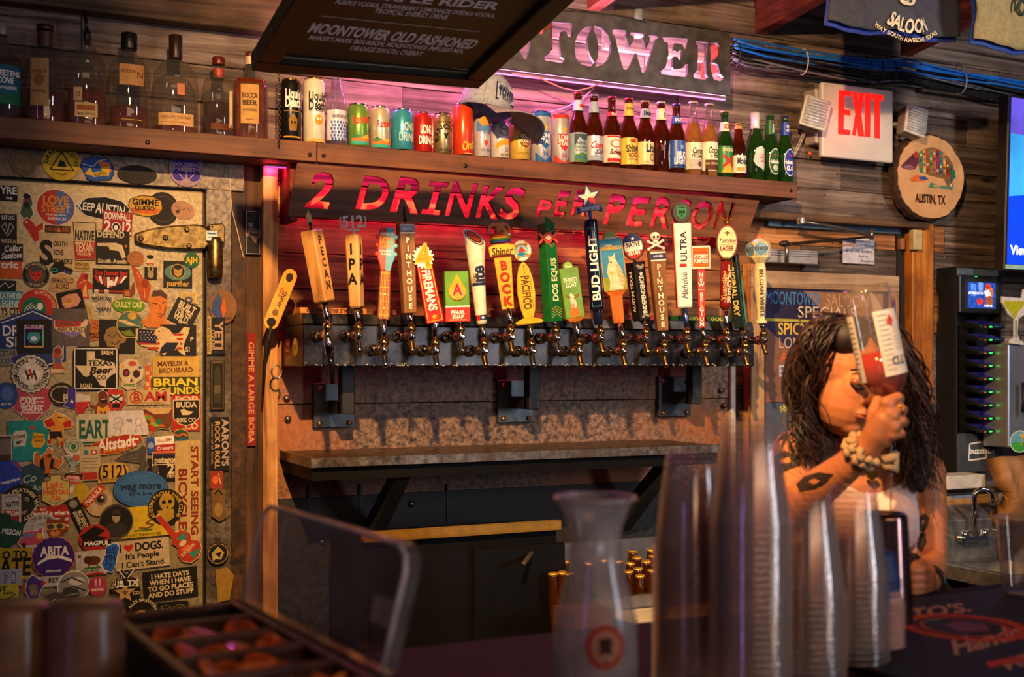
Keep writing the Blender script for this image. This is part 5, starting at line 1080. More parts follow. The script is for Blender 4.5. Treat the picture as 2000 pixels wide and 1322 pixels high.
# ---- trucker cap
ct = thing('trucker_cap', 'light grey trucker cap with navy bordered patch resting on the cans', 'cap', loc=P(948, 220, 3.215), rot=(R(-4), R(10), R(-6)))
CG = mat('#8f97a8', .85, 0, .12, 90, bump=.2); CB = mat('#85808a', .85, 0, .12, 90)
cm = MB(); n = 28; k = TT(950, 3.21)/F
rx, ry, hz_ = .080, .094, .118
vs_ = []; fs = []; rg = 9
for i in range(rg+1):
    th = (pi/2)*i/rg
    for j in range(n):
        a_ = 2*pi*j/n; q = cos(th)**.72
        vs_.append((rx*q*cos(a_)-.0, ry*q*sin(a_)*.95, hz_*sin(th)**.9+(.006*cos(2*a_))*(1-i/rg)))
fs = [(i*n+j, i*n+(j+1) % n, (i+1)*n+(j+1) % n, (i+1)*n+j) for i in range(rg) for j in range(n)]
cm.add(vs_, fs, CG, True); o = cm.build('crown', ct)
mo = o.modifiers.new('t', 'SOLIDIFY'); mo.thickness = .002
sm = MB()
for a_ in (R(-55), R(5), R(65), R(125), R(185), R(245)):
    sm.tube([(rx*1.008*(cos(pi/2*i/10)**.72)*cos(a_), ry*.95*1.008*(cos(pi/2*i/10)**.72)*sin(a_), (hz_+.001)*sin(pi/2*i/10)**.9) for i in range(11)], .0011, CB, 4)
sm.sph((0, 0, hz_+.001), (.006, .006, .003), CG, 10, 5); sm.build('seam', o)
bm_ = MB(); vs_ = []; nb = 14
for i in range(nb+1):
    a_ = R(-112+i*(118/nb)); ca, sa = cos(a_), sin(a_)
    for q in range(5):
        r_o = 1+q*.20; vs_.append((rx*.99*ca*r_o+.020*q*.5, ry*.95*sa*(1+q*.22), -.002-.005*q-.012*(abs(i/nb-.5)*2)**2*q*.5))
bm_.add(vs_, [(i*5+q, i*5+q+1, (i+1)*5+q+1, (i+1)*5+q) for i in range(nb) for q in range(4)], CB, True); o2 = bm_.build('bill', ct)
mo = o2.modifiers.new('t', 'SOLIDIFY'); mo.thickness = .003
pr = PR(); dsl(pr, [('r', 0, 0, 44, 30, '#1f2a4c'), ('r', 0, 0, 40, 26, '#aeb4be'), ('t', 'MOON', -8, -8, 5, '#1f2a4c', 18, 1), ('t', 'TOWER', 0, 1, 12, '#1f2a4c', 36, 2), ('t', 'Austin, TX', 0, 10, 4, '#1f2a4c', 22)], k, k)
o = pr.build('patch', ct)
for v in o.data.vertices:
    u_, d_, z_ = v.co; z_ = z_*1.25+.046; th = math.asin(min(1, (z_/hz_)**(1/.9))); a_ = R(-64)+u_*1.25/.085; q = cos(th)**.72; v.co = ((rx*q+.0045-d_*2)*cos(a_), (ry*.95*q+.0045-d_*2)*sin(a_), z_)
# ---- drinks menu board fixed under the rafters
Bp = PT(490, 122, 2.62)
right = Vector((CA, -SA, 0)); fwd = Vector((SA, CA, 0)); upv = Vector((0, 0, 1))
hdir = (right*4840+fwd*2300+upv*153).normalized(); vdir = -(right*-1080+fwd*2300+upv*-385); vdir = (vdir-hdir*vdir.dot(hdir)).normalized()
nrm = hdir.cross(vdir).normalized()
if nrm.z > 0: nrm = -nrm
def onb(px, py):   # where the photograph's ray meets the board plane, in board metres
    d_ = fwd+right*((px-1000)/F)+upv*((715-py)/F); o_ = Vector((0, 0, CZ)); s_ = (Bp-o_).dot(nrm)/d_.dot(nrm); q = o_+d_*s_-Bp
    return q.dot(hdir), q.dot(vdir)
BW = onb(932, 160)[0]; BH = .62
rotm = Matrix((hdir, -nrm if True else nrm, vdir)).transposed()
mbd = thing('menu_board', 'black framed drinks menu board slung under the rafters with white lettering', 'menu board', loc=Bp)
# local axes: X along the board, Z up the board, Y away from the reader
mw = Matrix((hdir, vdir.cross(hdir), vdir)).transposed()
if (vdir.cross(hdir)).dot(nrm) > 0: mw = Matrix((hdir, -nrm, vdir)).transposed()
mbd.rotation_euler = mw.to_euler()
fr = .052; M_FRB = wood('black_brown_frame', ('#060505', '#0e0b09', '#16110d'), 'X', rnd=False, knots=False, rough=.45)
for a_, b_ in (((0, -.02, 0), (BW, .02, fr)), ((0, -.02, BH-fr), (BW, .02, BH)), ((0, -.02, fr), (fr, .02, BH-fr)), ((BW-fr, -.02, fr), (BW, .02, BH-fr))):
    MB().bb(a_, b_, M_FRB).build('frame_rail', mbd, bevel=.003)
pn = MB().bb((fr-.004, -.004, fr-.004), (BW-fr+.004, .012, BH-fr+.004), mat('#08080c', .5, 0, .2, 60)).build('black_panel', mbd)
MB().bb((fr, -.007, fr), (BW-fr, -.004, fr+.006), mat('#6e6656', .5)).build('inner_bead', mbd)
pr = PR()
def btext(s_, x0, x1, y0, y1, m, bold=1, shear=0):
    # x0,y0: left end mid height, x1,y1: right end mid height in photo px
    a_, b_ = onb(x0, y0), onb(x1, y1); hh = bh
    pr.text(s_, (a_[0]+b_[0])/2, (a_[1]+b_[1])/2, hh, m, w=math.hypot(b_[0]-a_[0], b_[1]-a_[1]), bold=bold, rot=math.atan2(b_[1]-a_[1], b_[0]-a_[0]), shear=shear)
GW = '#f4f4fc'
def hh_(px, ya, yb): return abs(onb(px, ya)[1]-onb(px, yb)[1])
bh = hh_(760, 62, 80); btext('MOONTOWER OLD FASHIONED', 605, 930, 50, 84, GW, 2)
bh = hh_(760, 83, 91); btext("MAKER'S MARK BOURBON, MOONTOWER INFUSED MIX,", 604, 907, 69, 97, GW, 1)
bh = hh_(760, 90, 99); btext('ORANGE SWATH, CHERRY', 684, 825, 90, 102, GW, 1)
bh = hh_(850, 20, 29); btext('TROPICAL ENERGY DRINK', 732, 876, 17, 30, GW, 1)
bh = hh_(760, 6, 14); btext('PURPLE VODKA, STRAWBERRY LEMONADE SVEDKA VODKA,', 655, 968, -1, 27, GW, 1)
bh = hh_(900, 4, 16)*1.2; btext('PURPLE RIDER', 700, 972, -16, 8, GW, 2)
a_, b_ = onb(627, 27), onb(935, 58); pr.line([a_, b_], .0025, GW)
a_, b_ = onb(884, 130), onb(915, 133); pr.line([a_, b_], .0025, GW)
pr.build('lettering', pn, off=(0, -.004, 0))
# ================================================================ STICKERS ON THE COOLER DOOR AND FRAME
STN = [0]
def circ(rx, ry, n=26): return [(rx*cos(2*pi*i/n), ry*sin(2*pi*i/n)) for i in range(n)]
def sticker(label, cx, cy, shape, w, h, col, items=(), rot=0, bd=None, off=0, Y=None):
    STN[0] += 1; Y = (DY if Y is None else Y)-.0005-off
    c = P(cx, cy, Y); t = TT(cx, Y); kx, ky = t*t/Y/F, t/F
    if shape == 'r': pts = [(-w/2, -h/2), (w/2, -h/2), (w/2, h/2), (-w/2, h/2)]
    elif shape == 'd':
        q = min(w, h)*.12; pts = [(sx*(w/2-q)+q*cos(a), sy*(h/2-q)+q*sin(a)) for sx, sy, a0 in ((1, 1, 0), (-1, 1, 90), (-1, -1, 180), (1, -1, 270)) for a in (R(a0), R(a0+45), R(a0+90))]
    elif shape == 'e': pts = circ(w/2, h/2)
    elif shape == 'z': pts = [(w/2*cos(2*pi*i/40)*(1 if i % 2 else .94), h/2*sin(2*pi*i/40)*(1 if i % 2 else .94)) for i in range(40)]
    else: pts = [(x, -y) for x, y in shape]
    o = MB().prism([(x*kx, y*ky) for x, y in pts], -.0004, 0, ink(bd or col)).build('sticker')
    o.location = c; o.rotation_euler = (0, R(-rot), 0); o.location.y = Y-.00009*STN[0]
    tag(o, label, 'sticker', 'stickers on the cooler door')
    pr = PR(); pr.dv = .000003
    if bd: pr.poly([(x*kx*(1-3.2/max(w, 20)), y*ky*(1-3.2/max(h, 20))) for x, y in pts], col)
    dsl(pr, items, kx, ky)
    if pr.v: pr.build('print', o, off=(0, -.0004, 0), base=.00001)
    return o
K = '#0d0b09'; T_ = '#cdb98c'; Wt = '#e6e0d0'; Rd = '#c02a20'; Yl = '#d8b02c'; Nv = '#1f2c54'; Or = '#d0662a'; Gn = '#2a6a3a'
S = sticker
TEX = [(-14, -30), (0, -30), (0, -15), (16, -12), (26, -8), (27, 6), (20, 14), (12, 22), (10, 34), (2, 28), (-4, 16), (-12, 10), (-18, 14), (-26, 2), (-14, 2)]
tex = lambda s, dx=0, dy=0: [(dx+x*s, dy+y*s) for x, y in TEX]
USA = [(-50, -20), (-20, -18), (10, -16), (20, -10), (32, -14), (40, -24), (50, -22), (46, -8), (40, 4), (38, 14), (42, 30), (34, 26), (26, 18), (10, 20), (2, 30), (-8, 22), (-22, 16), (-40, 12), (-50, 0)]
usa = lambda s, dx=0, dy=0: [(dx+x*s, dy+y*s) for x, y in USA]
HEART = [(0, 30), (-30, 6), (-40, -14), (-30, -30), (-12, -30), (0, -16), (12, -30), (30, -30), (40, -14), (30, 6)]
heart = lambda s, dx=0, dy=0: [(dx+x*s, dy+y*s) for x, y in HEART]
# strip above the door
S('crinkled brown metallic seven sided sticker, first above the cooler door', 45, 318, [(-26, 4), (-22, -18), (-4, -26), (16, -20), (28, 0), (20, 20), (0, 27), (-18, 20)], 56, 54, '#6a5236', [('o', 0, 0, 20, 1, '#4a3824'), ('o', 0, 0, 12, 1, '#85694a')])
S('round yellow sticker with black triangle above the cooler door', 120, 318, 'e', 74, 70, '#c8a41c', [('l', [(-22, 14), (0, -22), (24, 14), (-22, 14)], 2.4, K), ('p', [(-8, 8), (-2, -6), (6, -2), (10, 8)], K), ('a', 'GRACIE', 0, 2, 26, 8, 135, K, 2), ('a', 'JIU JITSU', 0, 2, 26, 7, 40, K, 1), ('a', 'Lineage', 0, 0, 26, 5, 270, K, 1, 1)])
S('blue and orange cloud shaped sticker with yellow banner', 190, 330, [(-33, -4), (-26, -18), (-8, -24), (4, -22), (22, -22), (32, -8), (33, 8), (26, 20), (8, 22), (-4, 26), (-20, 22), (-26, 8)], 68, 52, '#24529c', [('p', [(0, -16), (24, -14), (28, 4), (10, 2)], '#d8702c'), ('p', [(-26, 12), (-14, -2), (-6, 14)], Yl), ('p', [(6, -4), (26, -6), (22, 14), (12, 8)], Yl), ('r', 6, 9, 30, 9, Yl, 12), ('t', 'AUSTIN', 6, 9, 6, K, 26, 1, 12), ('l', [(-28, -8), (-8, -4), (2, -16), (18, -20)], 1.5, Wt)], bd='#14203c')
S('long dark oval sticker with worn print above the door', 268, 341, 'e', 78, 36, '#241c16', [('o', 0, 0, 35, 1, '#4a3a2c', .42)])
S('white round sticker with violet clover and diamond', 364, 332, 'e', 68, 66, '#9c8288', [('e', -14, -12, 14, 10, '#3a2a8c'), ('e', 14, -12, 14, 10, '#3a2a8c'), ('e', -14, 10, 13, 12, '#3a2a8c'), ('e', 14, 10, 13, 12, '#3a2a8c'), ('r', 0, -18, 26, 16, '#3a2a8c'), ('t', 'EXPLODING', 0, -10, 7, '#b8a0b0', 52, 2), ('t', 'VIOLET', 0, -1, 7, '#b8a0b0', 36, 2), ('l', [(-18, 4), (0, 24), (18, 4)], 1.4, '#b8a0b0')])
# door, top rows
S('black sticker with white serif capitals YRE at the left edge', 16, 378, 'r', 36, 30, K, [('t', 'YRE', 1, -6, 13, Wt, 32, 2), ('t', 'ive', 2, 8, 7, Wt)])
S('white outlined cut out of a bearded man in green', 52, 410, [(-10, -6), (-8, -22), (0, -34), (9, -30), (13, -14), (10, -6), (15, 8), (8, 16), (8, 34), (-8, 34), (-8, 16), (-15, 8)], 30, 68, '#3e5a38', [('e', 0, -18, 7, 11, '#7a4a34'), ('e', 0, -27, 7, 5, K), ('e', 0, -10, 6, 6, K)], bd=Wt)
S('round sticker split red and blue with orange lettering', 109, 405, 'e', 78, 72, '#b82e26', [('e', 0, 0, 36, 33, '#4a68a0', 0, -90, 90), ('t', 'LOVE', 0, -14, 16, '#d89030', 52, 2), ('t', 'STREET', 0, 3, 13, '#d89030', 56, 2), ('t', 'Kolsch Style Blonde', 0, 14, 4, Wt, 40), ('t', 'KARBACH', 2, 22, 6, Wt, 36, 1)], bd=Wt)
S('black lens shaped sticker with white scrawled lettering', 200, 407, [(-54, -2), (-30, -20), (6, -24), (40, -16), (56, 0), (40, 16), (6, 24), (-34, 16)], 112, 48, K, [('t', 'KEEP', -32, -2, 15, Wt, 34, 1, -4), ('t', 'AUSTIN', 16, 2, 20, Wt, 58, 1, -6)], bd=Wt)
S('dark round sticker half hidden behind the burger sticker', 318, 408, 'e', 62, 66, '#1d1613', [('o', 0, 0, 26, 1, '#54443a')])
S('orange and yellow bun shaped sticker with black lettering', 284, 404, [(-34, 0), (-30, -14), (-10, -22), (14, -22), (32, -14), (34, 2), (26, 14), (4, 20), (-22, 16)], 70, 44, '#c8962c', [('p', [(-30, 4), (30, 4), (22, 13), (-20, 13)], '#c8601c'), ('t', 'GIMME', 0, -9, 11, K, 52, 2), ('t', 'QUESO!', 0, 3, 8, K, 42, 2)], bd='#2a1c14')
S('tilted pinkish tan oval sticker with a fine line drawing', 357, 411, 'e', 46, 36, '#a87c60', [('l', [(-16, -4), (-4, 2), (6, -8), (16, -2)], 1, '#4a3428'), ('p', [(-14, 4), (-4, 2), (-6, 10), (-12, 9)], '#4a3428')], rot=-18)
S('red square sticker with white block lettering over year 2012', 229, 436, 'r', 58, 46, '#9c1f1c', [('t', 'DOWNFALL', 0, -13, 13, Wt, 52, 2), ('t', '2', -19, 8, 22, Wt, 14, 2), ('t', '12', 17, 8, 22, Wt, 20, 2), ('e', -2, 8, 9, 10, Wt), ('e', -2, 8, 7, 8, K), ('e', -2, 9, 4, 5, Wt)], rot=-3)
S('black sticker with white arrow heart drawing, at the left edge', 15, 447, 'r', 36, 58, '#1c1a18', [('t', 'UTOG', 1, -22, 8, Wt, 26), ('l', [(-12, -4), (-4, -12), (0, 8), (4, -12), (12, -4), (0, 14), (-12, -4)], 1.4, T_), ('t', 'NASKA', 1, 24, 8, T_, 30)])
S('white outlined red dragon shaped sticker', 62, 448, [(-20, -14), (-10, -24), (4, -14), (8, -6), (24, -16), (24, -2), (14, 4), (18, 22), (6, 26), (-8, 4)], 48, 52, '#b8281c', [('e', -10, -14, 2, 2, Wt)], bd=Wt)
S('black and orange barbecue heading sticker', 113, 448, 'r', 50, 14, '#3a1c10', [('t', 'HOUSE', -12, 0, 8, '#a8603a', 22, 1), ('t', 'BBQ', 16, 0, 8, '#a8603a', 16, 1), ('p', [(-2, 5), (2, -6), (7, 5)], Or)])
S('tan square sticker with one giant black letter S starting three words', 110, 492, 'r', 68, 74, '#bfa478', [('t', 'S', -20, 2, 44, K, 26, 2), ('t', 'OUTH', 8, -16, 9, K, 28, 2), ('t', 'IDE', 4, 1, 9, K, 20, 2), ('t', 'MOKERS', 11, 18, 9, K, 42, 2)])
S('pint glass shaped sticker, cream over red, native texan lettering', 165, 472, [(-23, -38), (23, -38), (21, 36), (-18, 38)], 46, 76, '#c8b080', [('p', [(-22, 0), (22, 0), (20, 34), (-18, 35)], '#a82820'), ('t', 'NATIVE', 0, -12, 18, K, 38, 2), ('t', 'TEXAN', 0, 11, 18, '#d8c090', 36, 2), ('t', 'PILSNER', 0, 25, 6, '#d8c090', 28)], bd='#3a2418')
S('black square sticker with pale revolver drawing', 220, 484, 'r', 66, 66, '#1d1814', [('t', 'DEFEND', -4, -26, 12, T_, 54, 2), ('p', [(-30, -8), (6, -10), (18, -6), (22, 4), (26, 18), (18, 20), (12, 6), (-6, 4), (-8, -2), (-30, -3)], T_), ('s', 26, -4, 4, Or), ('t', 'South Austin', 0, 26, 8, T_, 58, 2)])
S('charcoal sticker with white script lettering', 22, 493, 'r', 46, 36, '#24221f', [('t', 'Cellar', 2, -8, 11, Wt, 34, 1, 6, .2), ('t', 'Sessions', 0, 6, 11, Wt, 40, 1, 6, .2)])
S('orange rectangle sticker lettered tric', 21, 527, 'r', 44, 34, '#c8561c', [('t', 'tric', -2, -10, 13, Wt, 34, 2)])
S('round dark badge sticker with a red fox face', 70, 537, 'e', 54, 52, '#4a443c', [('o', 0, 0, 25, 5, K), ('p', [(-13, -12), (-6, -6), (6, -6), (13, -12), (11, 4), (0, 14), (-11, 4)], '#b83420'), ('e', -5, 0, 2, 1.4, K), ('e', 5, 0, 2, 1.4, K), ('a', 'FAT WHISKERS', 0, 0, 20.5, 4, 90, T_), ('a', 'CAT MUSICAL', 0, 0, 24.5, 4, 270, T_, 1, 1)])
S('iridescent black ship shaped sticker', 120, 524, [(-24, 4), (-14, -10), (4, -16), (6, -4), (24, 2), (18, 12), (2, 6), (-14, 12)], 48, 28, K, [('e', -14, 4, 7, 4, '#2ab07a'), ('e', -14, 4, 5, 2.6, K), ('e', 6, 5, 3, 2, '#4a30b8'), ('e', 14, 8, 3, 2, '#3a50c0')])
S('tan armadillo shaped sticker with brown capitals', 122, 554, [(-28, 12), (-22, -12), (0, -20), (22, -12), (28, 8), (20, 16), (-20, 16)], 56, 36, '#b89460', [('t', 'ARMADILLO', 0, -6, 9, '#4a2a1c', 44, 1), ('t', 'ROAD', 0, 5, 10, '#4a2a1c', 26, 1), ('l', [(-24, 12), (-10, 6), (10, 14), (24, 8)], 1, '#4a2a1c')])
S('small tan notice sticker above the kneeling figure', 160, 520, 'd', 36, 20, '#b8964c', [('t', 'IENCES', 0, -4, 6, '#5a3a20', 26), ('t', 'beautiful', 0, 4, 5, '#5a3a20', 26)], bd='#d8bc7c')
S('red and yellow kneeling figure sticker', 166, 557, [(-14, 22), (-16, -6), (-6, -24), (6, -22), (6, -8), (20, 0), (20, 8), (4, 6), (8, 26), (-8, 26)], 38, 52, '#b83a24', [('p', [(-4, 10), (2, -6), (4, 22), (-4, 22)], '#d8b060'), ('l', [(-12, -2), (2, -10)], 2, '#d8b060'), ('e', 2, -16, 4, 5, '#7a1c14')])
S('black band sticker with red lettering over striped fan', 217, 549, 'r', 72, 48, K, [('t', 'True Damned Band', 0, -16, 9, Rd, 64, 2)]+[('p', [(-34+i*8.5, -7+abs(i-3.5)*-1), (-28+i*8.5, -7+abs(i-3.5)*-1), (-22+i*6, 14-abs(i-3.5)*3), (-26+i*6, 14-abs(i-3.5)*3)], [Rd, Wt][i % 2]) for i in range(8)]+[('e', 0, 4, 5, 6, Wt), ('r', 0, 20, 50, 3, Rd)])
S('brown bottle and leaf shaped sticker beside the striped fan', 254, 568, [(-14, 10), (-12, -2), (0, -2), (4, -12), (10, -20), (10, 4), (2, 12)], 28, 32, '#7a3c1c', [('r', -6, 5, 10, 10, '#a86a2c')])
S('teal rectangle sticker with white capitals at the left edge', 21, 585, 'r', 48, 32, '#2a8c90', [('t', 'KATHRYN', 0, -7, 12, Wt, 44, 1), ('t', 'LEGEND', -2, 8, 12, Wt, 42, 1)])
S('black strip sticker with white doodle at the left edge', 14, 558, 'r', 36, 20, '#1a1c22', [('l', [(-16, 4), (-4, -6), (4, 4), (14, -4)], 1.2, Wt)])
S('tan strip sticker with black gothic capitals', 50, 609, 'r', 102, 18, T_, [('t', 'YS CITY GARDEN', 0, 0, 14, K, 96, 2)])
S('red circle sticker holding a green disc with white waves', 74, 600, 'e', 76, 70, '#b8281c', [('e', -8, 4, 24, 24, '#1a6a44')]+[('l', [(-28+i*4, 12+i*3), (-22+i*4, 0+i*2), (-12+i*4, -8+i*3)], 1.6, Wt) for i in range(5)]+[('e', 4, -2, 6, 7, Wt), ('a', 'BUCKROOS', 0, 0, 28, 6, 50, T_)])
S('tilted black square sticker with pink map and small saucer', 138, 588, 'r', 50, 40, K, [('p', [(-18, 4), (-16, -10), (-2, -14), (16, -12), (20, 2), (10, 12), (-14, 12)], '#c88a6c'), ('e', -4, 2, 10, 3, Yl, 12), ('e', -4, 0, 6, 4, '#c86a2c')], rot=14)
S('white hash sign shaped sticker with small black words', 198, 594, [(-14, -28), (-6, -28), (-6, -18), (6, -18), (6, -28), (14, -28), (14, -16), (22, -16), (22, -6), (12, -6), (10, 6), (22, 6), (22, 14), (8, 14), (6, 26), (-4, 26), (-2, 14), (-14, 14), (-14, 4), (-6, -6), (-20, -6), (-18, -16), (-14, -16)], 44, 54, '#a89c84', [('t', 'HASHTAG', 0, -11, 7, K, 38, 2), ('t', 'NJEAN', 4, 10, 7, K, 28, 2)], bd=Wt)
S('bright green jagged oval sticker with yellow capitals', 251, 597, 'z', 66, 30, '#5f8a1c', [('t', 'GULLY CAT', 0, -2, 10, '#d8d07c', 54, 2), ('t', 'PALE ALE', 0, 8, 4, '#2a3a10', 30)])
S('large navy pentagon sticker with white border and cut off capitals', 48, 668, [(-50, -40), (16, -66), (82, -40), (82, 36), (16, 62), (-50, 36)], 130, 128, '#22386c', [('l', [(-46, -36), (16, -60), (76, -36), (76, 33), (16, 56), (-46, 33)], 2, Wt), ('t', 'DR', -27, -22, 19, Wt, 34, 1), ('t', 'SI', -24, 0, 19, Wt, 26, 1)])
S('black square sticker with a rainbow framed crystal', 66, 657, 'r', 68, 66, '#191311', [('t', 'SO SOON', 0, -20, 5, Wt, 38)]+[('r', x, y, w, h, c) for x, y, w, h, c in ((-18, 2, 3, 36, '#5a7ad0'), (18, 2, 3, 36, '#60b890'), (0, -16, 38, 3, '#b06ac0'), (0, 20, 38, 3, '#d0a060'))]+[('p', [(-10, -8), (10, -8), (14, 4), (4, 14), (-8, 12), (-14, 2)], '#3a8a94'), ('e', 0, 4, 6, 5, '#cfcfe0')])
S('grey brown square sticker with a map filled by red, gold and violet words', 139, 639, 'r', 74, 72, '#5a5148', [('p', usa(.68, 0, 0), '#cdb48c'), ('p', [(-32, -14), (20, -12), (18, -2), (-32, 0)], '#c0281c'), ('t', 'ROAD', -8, -8, 9, '#5a5148', 44, 2), ('t', 'AROUND', 0, 4, 9, '#7a5a34', 56, 2), ('p', [(-22, 9), (22, 9), (18, 12), (4, 20), (-14, 14)], '#7a6ca8')])
S('pale feather wing shaped sticker above the red leaves', 183, 610, [(-16, -20), (-4, -6), (0, 12), (8, 24), (-6, 26), (-12, 8)], 30, 50, '#b89a5c', [('l', [(-10, -8), (-2, 20)], 1, '#6a5020')])
S('orange leaf cluster sticker with black capitals', 190, 645, [(-14, -22), (6, -20), (14, -4), (10, 2), (14, 6), (4, 18), (-14, 22)], 30, 44, '#b8662c', [('l', [(-10, -16), (6, -4)], 1.4, '#5a2a10'), ('l', [(-8, -6), (8, 0)], 1.4, '#5a2a10'), ('t', 'TALES', -2, 10, 11, K, 24, 2, 12)])
S('black square sticker with golden shaggy lion drawing', 228, 657, 'r', 70, 66, '#19140f', [('z',)] if False else [('p', [(-26, 4), (-20, -14), (-6, -20), (8, -14), (20, -2), (16, 12), (6, 14), (4, 24), (-18, 24), (-20, 14)], '#8a6c3c'), ('l', [(-18, -4), (-8, 4), (0, -8), (8, 4)], 1.4, K), ('l', [(-14, 10), (-4, 16), (6, 8)], 1.4, K)])
S('round teal and black landscape sticker with a gold rim', 254, 634, 'e', 54, 54, '#4a6a58', [('e', 0, 0, 25, 25, '#161c10', 0, 190, 350), ('e', 4, -17, 9, 7, '#c89a3c'), ('p', [(-24, -8), (-12, -2), (0, 2), (14, 2), (24, 8), (20, 4), (6, -2), (-12, -10)], '#d8b87c'), ('p', [(-20, 14), (0, 10), (10, 22), (-8, 22)], '#6a7a1c')], bd='#c8a04c')
S('round sticker cluster, orange wood slices, under the gold hinge', 265, 505, 'e', 34, 30, '#a86a3c', [('o', 0, 0, 12, 1, '#7a4420'), ('o', 0, 0, 6, 1, '#7a4420')])
S('orange sausage and monkey shaped sticker', 277, 560, [(-20, -40), (-8, -34), (2, -16), (12, -14), (18, 0), (14, 14), (10, 30), (0, 26), (-8, 6), (-12, -10)], 40, 74, '#b04a1c', [('e', 6, -6, 7, 8, '#8a3414'), ('l', [(-10, -28), (-2, -12)], 1.4, '#e09a4c'), ('l', [(4, 4), (6, 22)], 1.4, '#e09a4c')])
S('small black photo sticker with grey bunny sketch', 294, 534, 'r', 24, 24, '#1d1814', [('e', 0, 2, 6, 8, '#9a8858'), ('e', -4, -8, 2, 4, '#9a8858'), ('e', 4, -8, 2, 4, '#9a8858')])
S('small white headed figure sticker with red scarf', 293, 508, [(-8, 6), (-8, -6), (0, -10), (8, -6), (8, 6), (0, 10)], 18, 20, '#d0b88c', [('e', 0, -6, 7, 4, K), ('r', 0, 7, 10, 2, Rd)])
S('black square sticker with teal clouds and a horned mask', 347, 536, 'r', 56, 52, '#1c1c16', [('e', 0, -4, 26, 16, '#4f7a70'), ('e', 0, -6, 15, 15, '#1c1c16'), ('o', 0, -6, 15, 2, '#a8843c'), ('p', [(-9, -14), (-4, -9), (4, -9), (9, -14), (8, 0), (0, 6), (-8, 0)], '#a8843c'), ('t', 'purifier', 0, 18, 10, '#b8943c', 44, 2)])
S('small dark green round sticker with three gold letters', 374, 508, 'e', 30, 30, '#1f5a2c', [('t', 'AJH', 0, 0, 11, '#d8a82c', 23, 2)])
S('pale bird and blue flower sticker near the door edge', 366, 582, [(-16, 6), (-8, -14), (6, -6), (18, -14), (16, 2), (22, 12), (10, 10), (-6, 14)], 40, 30, '#b89848', [('e', 2, 4, 8, 7, '#34507c'), ('e', 2, 4, 3, 3, '#d8902c')], bd=T_)
S('orange portrait cut out of a short haired man', 307, 602, [(-34, 28), (-18, 16), (-14, 4), (-18, -16), (-10, -34), (8, -36), (20, -26), (20, -4), (14, 10), (18, 24), (30, 38), (-20, 38)], 66, 76, '#c8742c', [('p', [(-12, -22), (-8, -34), (8, -36), (19, -26), (18, -18), (6, -24)], '#4a3424'), ('l', [(-10, -10), (0, -8)], 2, '#4a2410'), ('l', [(8, -10), (15, -12)], 2, '#4a2410'), ('l', [(4, -8), (6, 2), (2, 3)], 1.2, '#8a4a1c'), ('l', [(-2, 11), (8, 10)], 1.8, '#8a2c1c'), ('p', [(14, -4), (20, -4), (14, 12), (6, 20), (2, 16), (12, 8)], '#9a4c1c')])
S('tilted charcoal square sticker with cream brush lettering', 359, 612, 'r', 50, 48, '#24221c', [('t', 'BUILT', 0, -13, 13, T_, 36, 2), ('t', 'FOR THE', 0, -1, 9, T_, 32, 2), ('t', 'WILD.', 0, 11, 13, T_, 32, 2), ('t', 'YETI', 0, 20, 3, T_)], rot=-26)
S('black square sticker partly behind the flag map', 348, 664, 'r', 70, 60, '#1c1712', [('t', 'P', 26, -2, 9, T_), ('t', 'S!', 18, 18, 9, T_)])
flag = [('p', usa(1.0), '#c8b078')]
for i, y in enumerate((-12, -3, 6, 15)): flag.append(('p', [(-48 if y < 10 else -30, y), (40 if y < 0 else 38, y), (38, y+4.5), (-46 if y < 10 else -28, y+4.5)], '#a8281c'))
flag += [('p', [(-48, -20), (-10, -18), (-14, 8), (-50, 6)], '#1c2040')]+[('e', -44+(i % 5)*7+(i//5 % 2)*3, -14+(i//5)*5, 1.3, 1.3, '#c8b078') for i in range(20)]
flag += [('p', [(-14, -20), (-2, -26), (12, -20), (26, -2), (34, 8), (22, 22), (0, 26), (-10, 30), (-6, 8), (-12, -6), (-18, -10)], '#cdb07a'), ('p', [(-4, 16), (6, 6), (30, 6), (22, 22), (4, 26), (-8, 28)], '#1c1c30'), ('e', -8, -16, 2, 1.6, K), ('p', [(-18, -14), (-12, -18), (-14, -10)], '#d8982c')]
S('large map shaped stars and stripes sticker with an eagle', 318, 663, usa(1.06), 106, 60, '#c8b078', flag)
S('black square road sign sticker with cream state shape and lettering', 187, 720, 'd', 90, 86, '#13110f', [('o', 0, 0, 0.1, .05, K)]+[('l', [(-41, -39), (41, -39), (41, 39), (-41, 39), (-41, -39)], 1.8, Wt), ('p', [(-18, -34), (-2, -34), (-2, -20), (12, -17), (36, -12), (40, 8), (28, 14), (20, 24), (20, 36), (8, 32), (0, 18), (-8, 10), (-18, 16), (-24, 14), (-40, -6), (-18, -6)], '#cfbc98'), ('t', 'TEXAS', 8, -11, 10, K, 47, 2), ('t', 'Beer', 8, 3, 13, K, 44, 2, 3, .35), ('t', 'CO.', 12, 17, 8, K, None, 1), ('t', 'FARM', 22, -31, 8, T_, 23, 2), ('t', 'ROAD', -19, 33, 8, T_, 23, 2)])
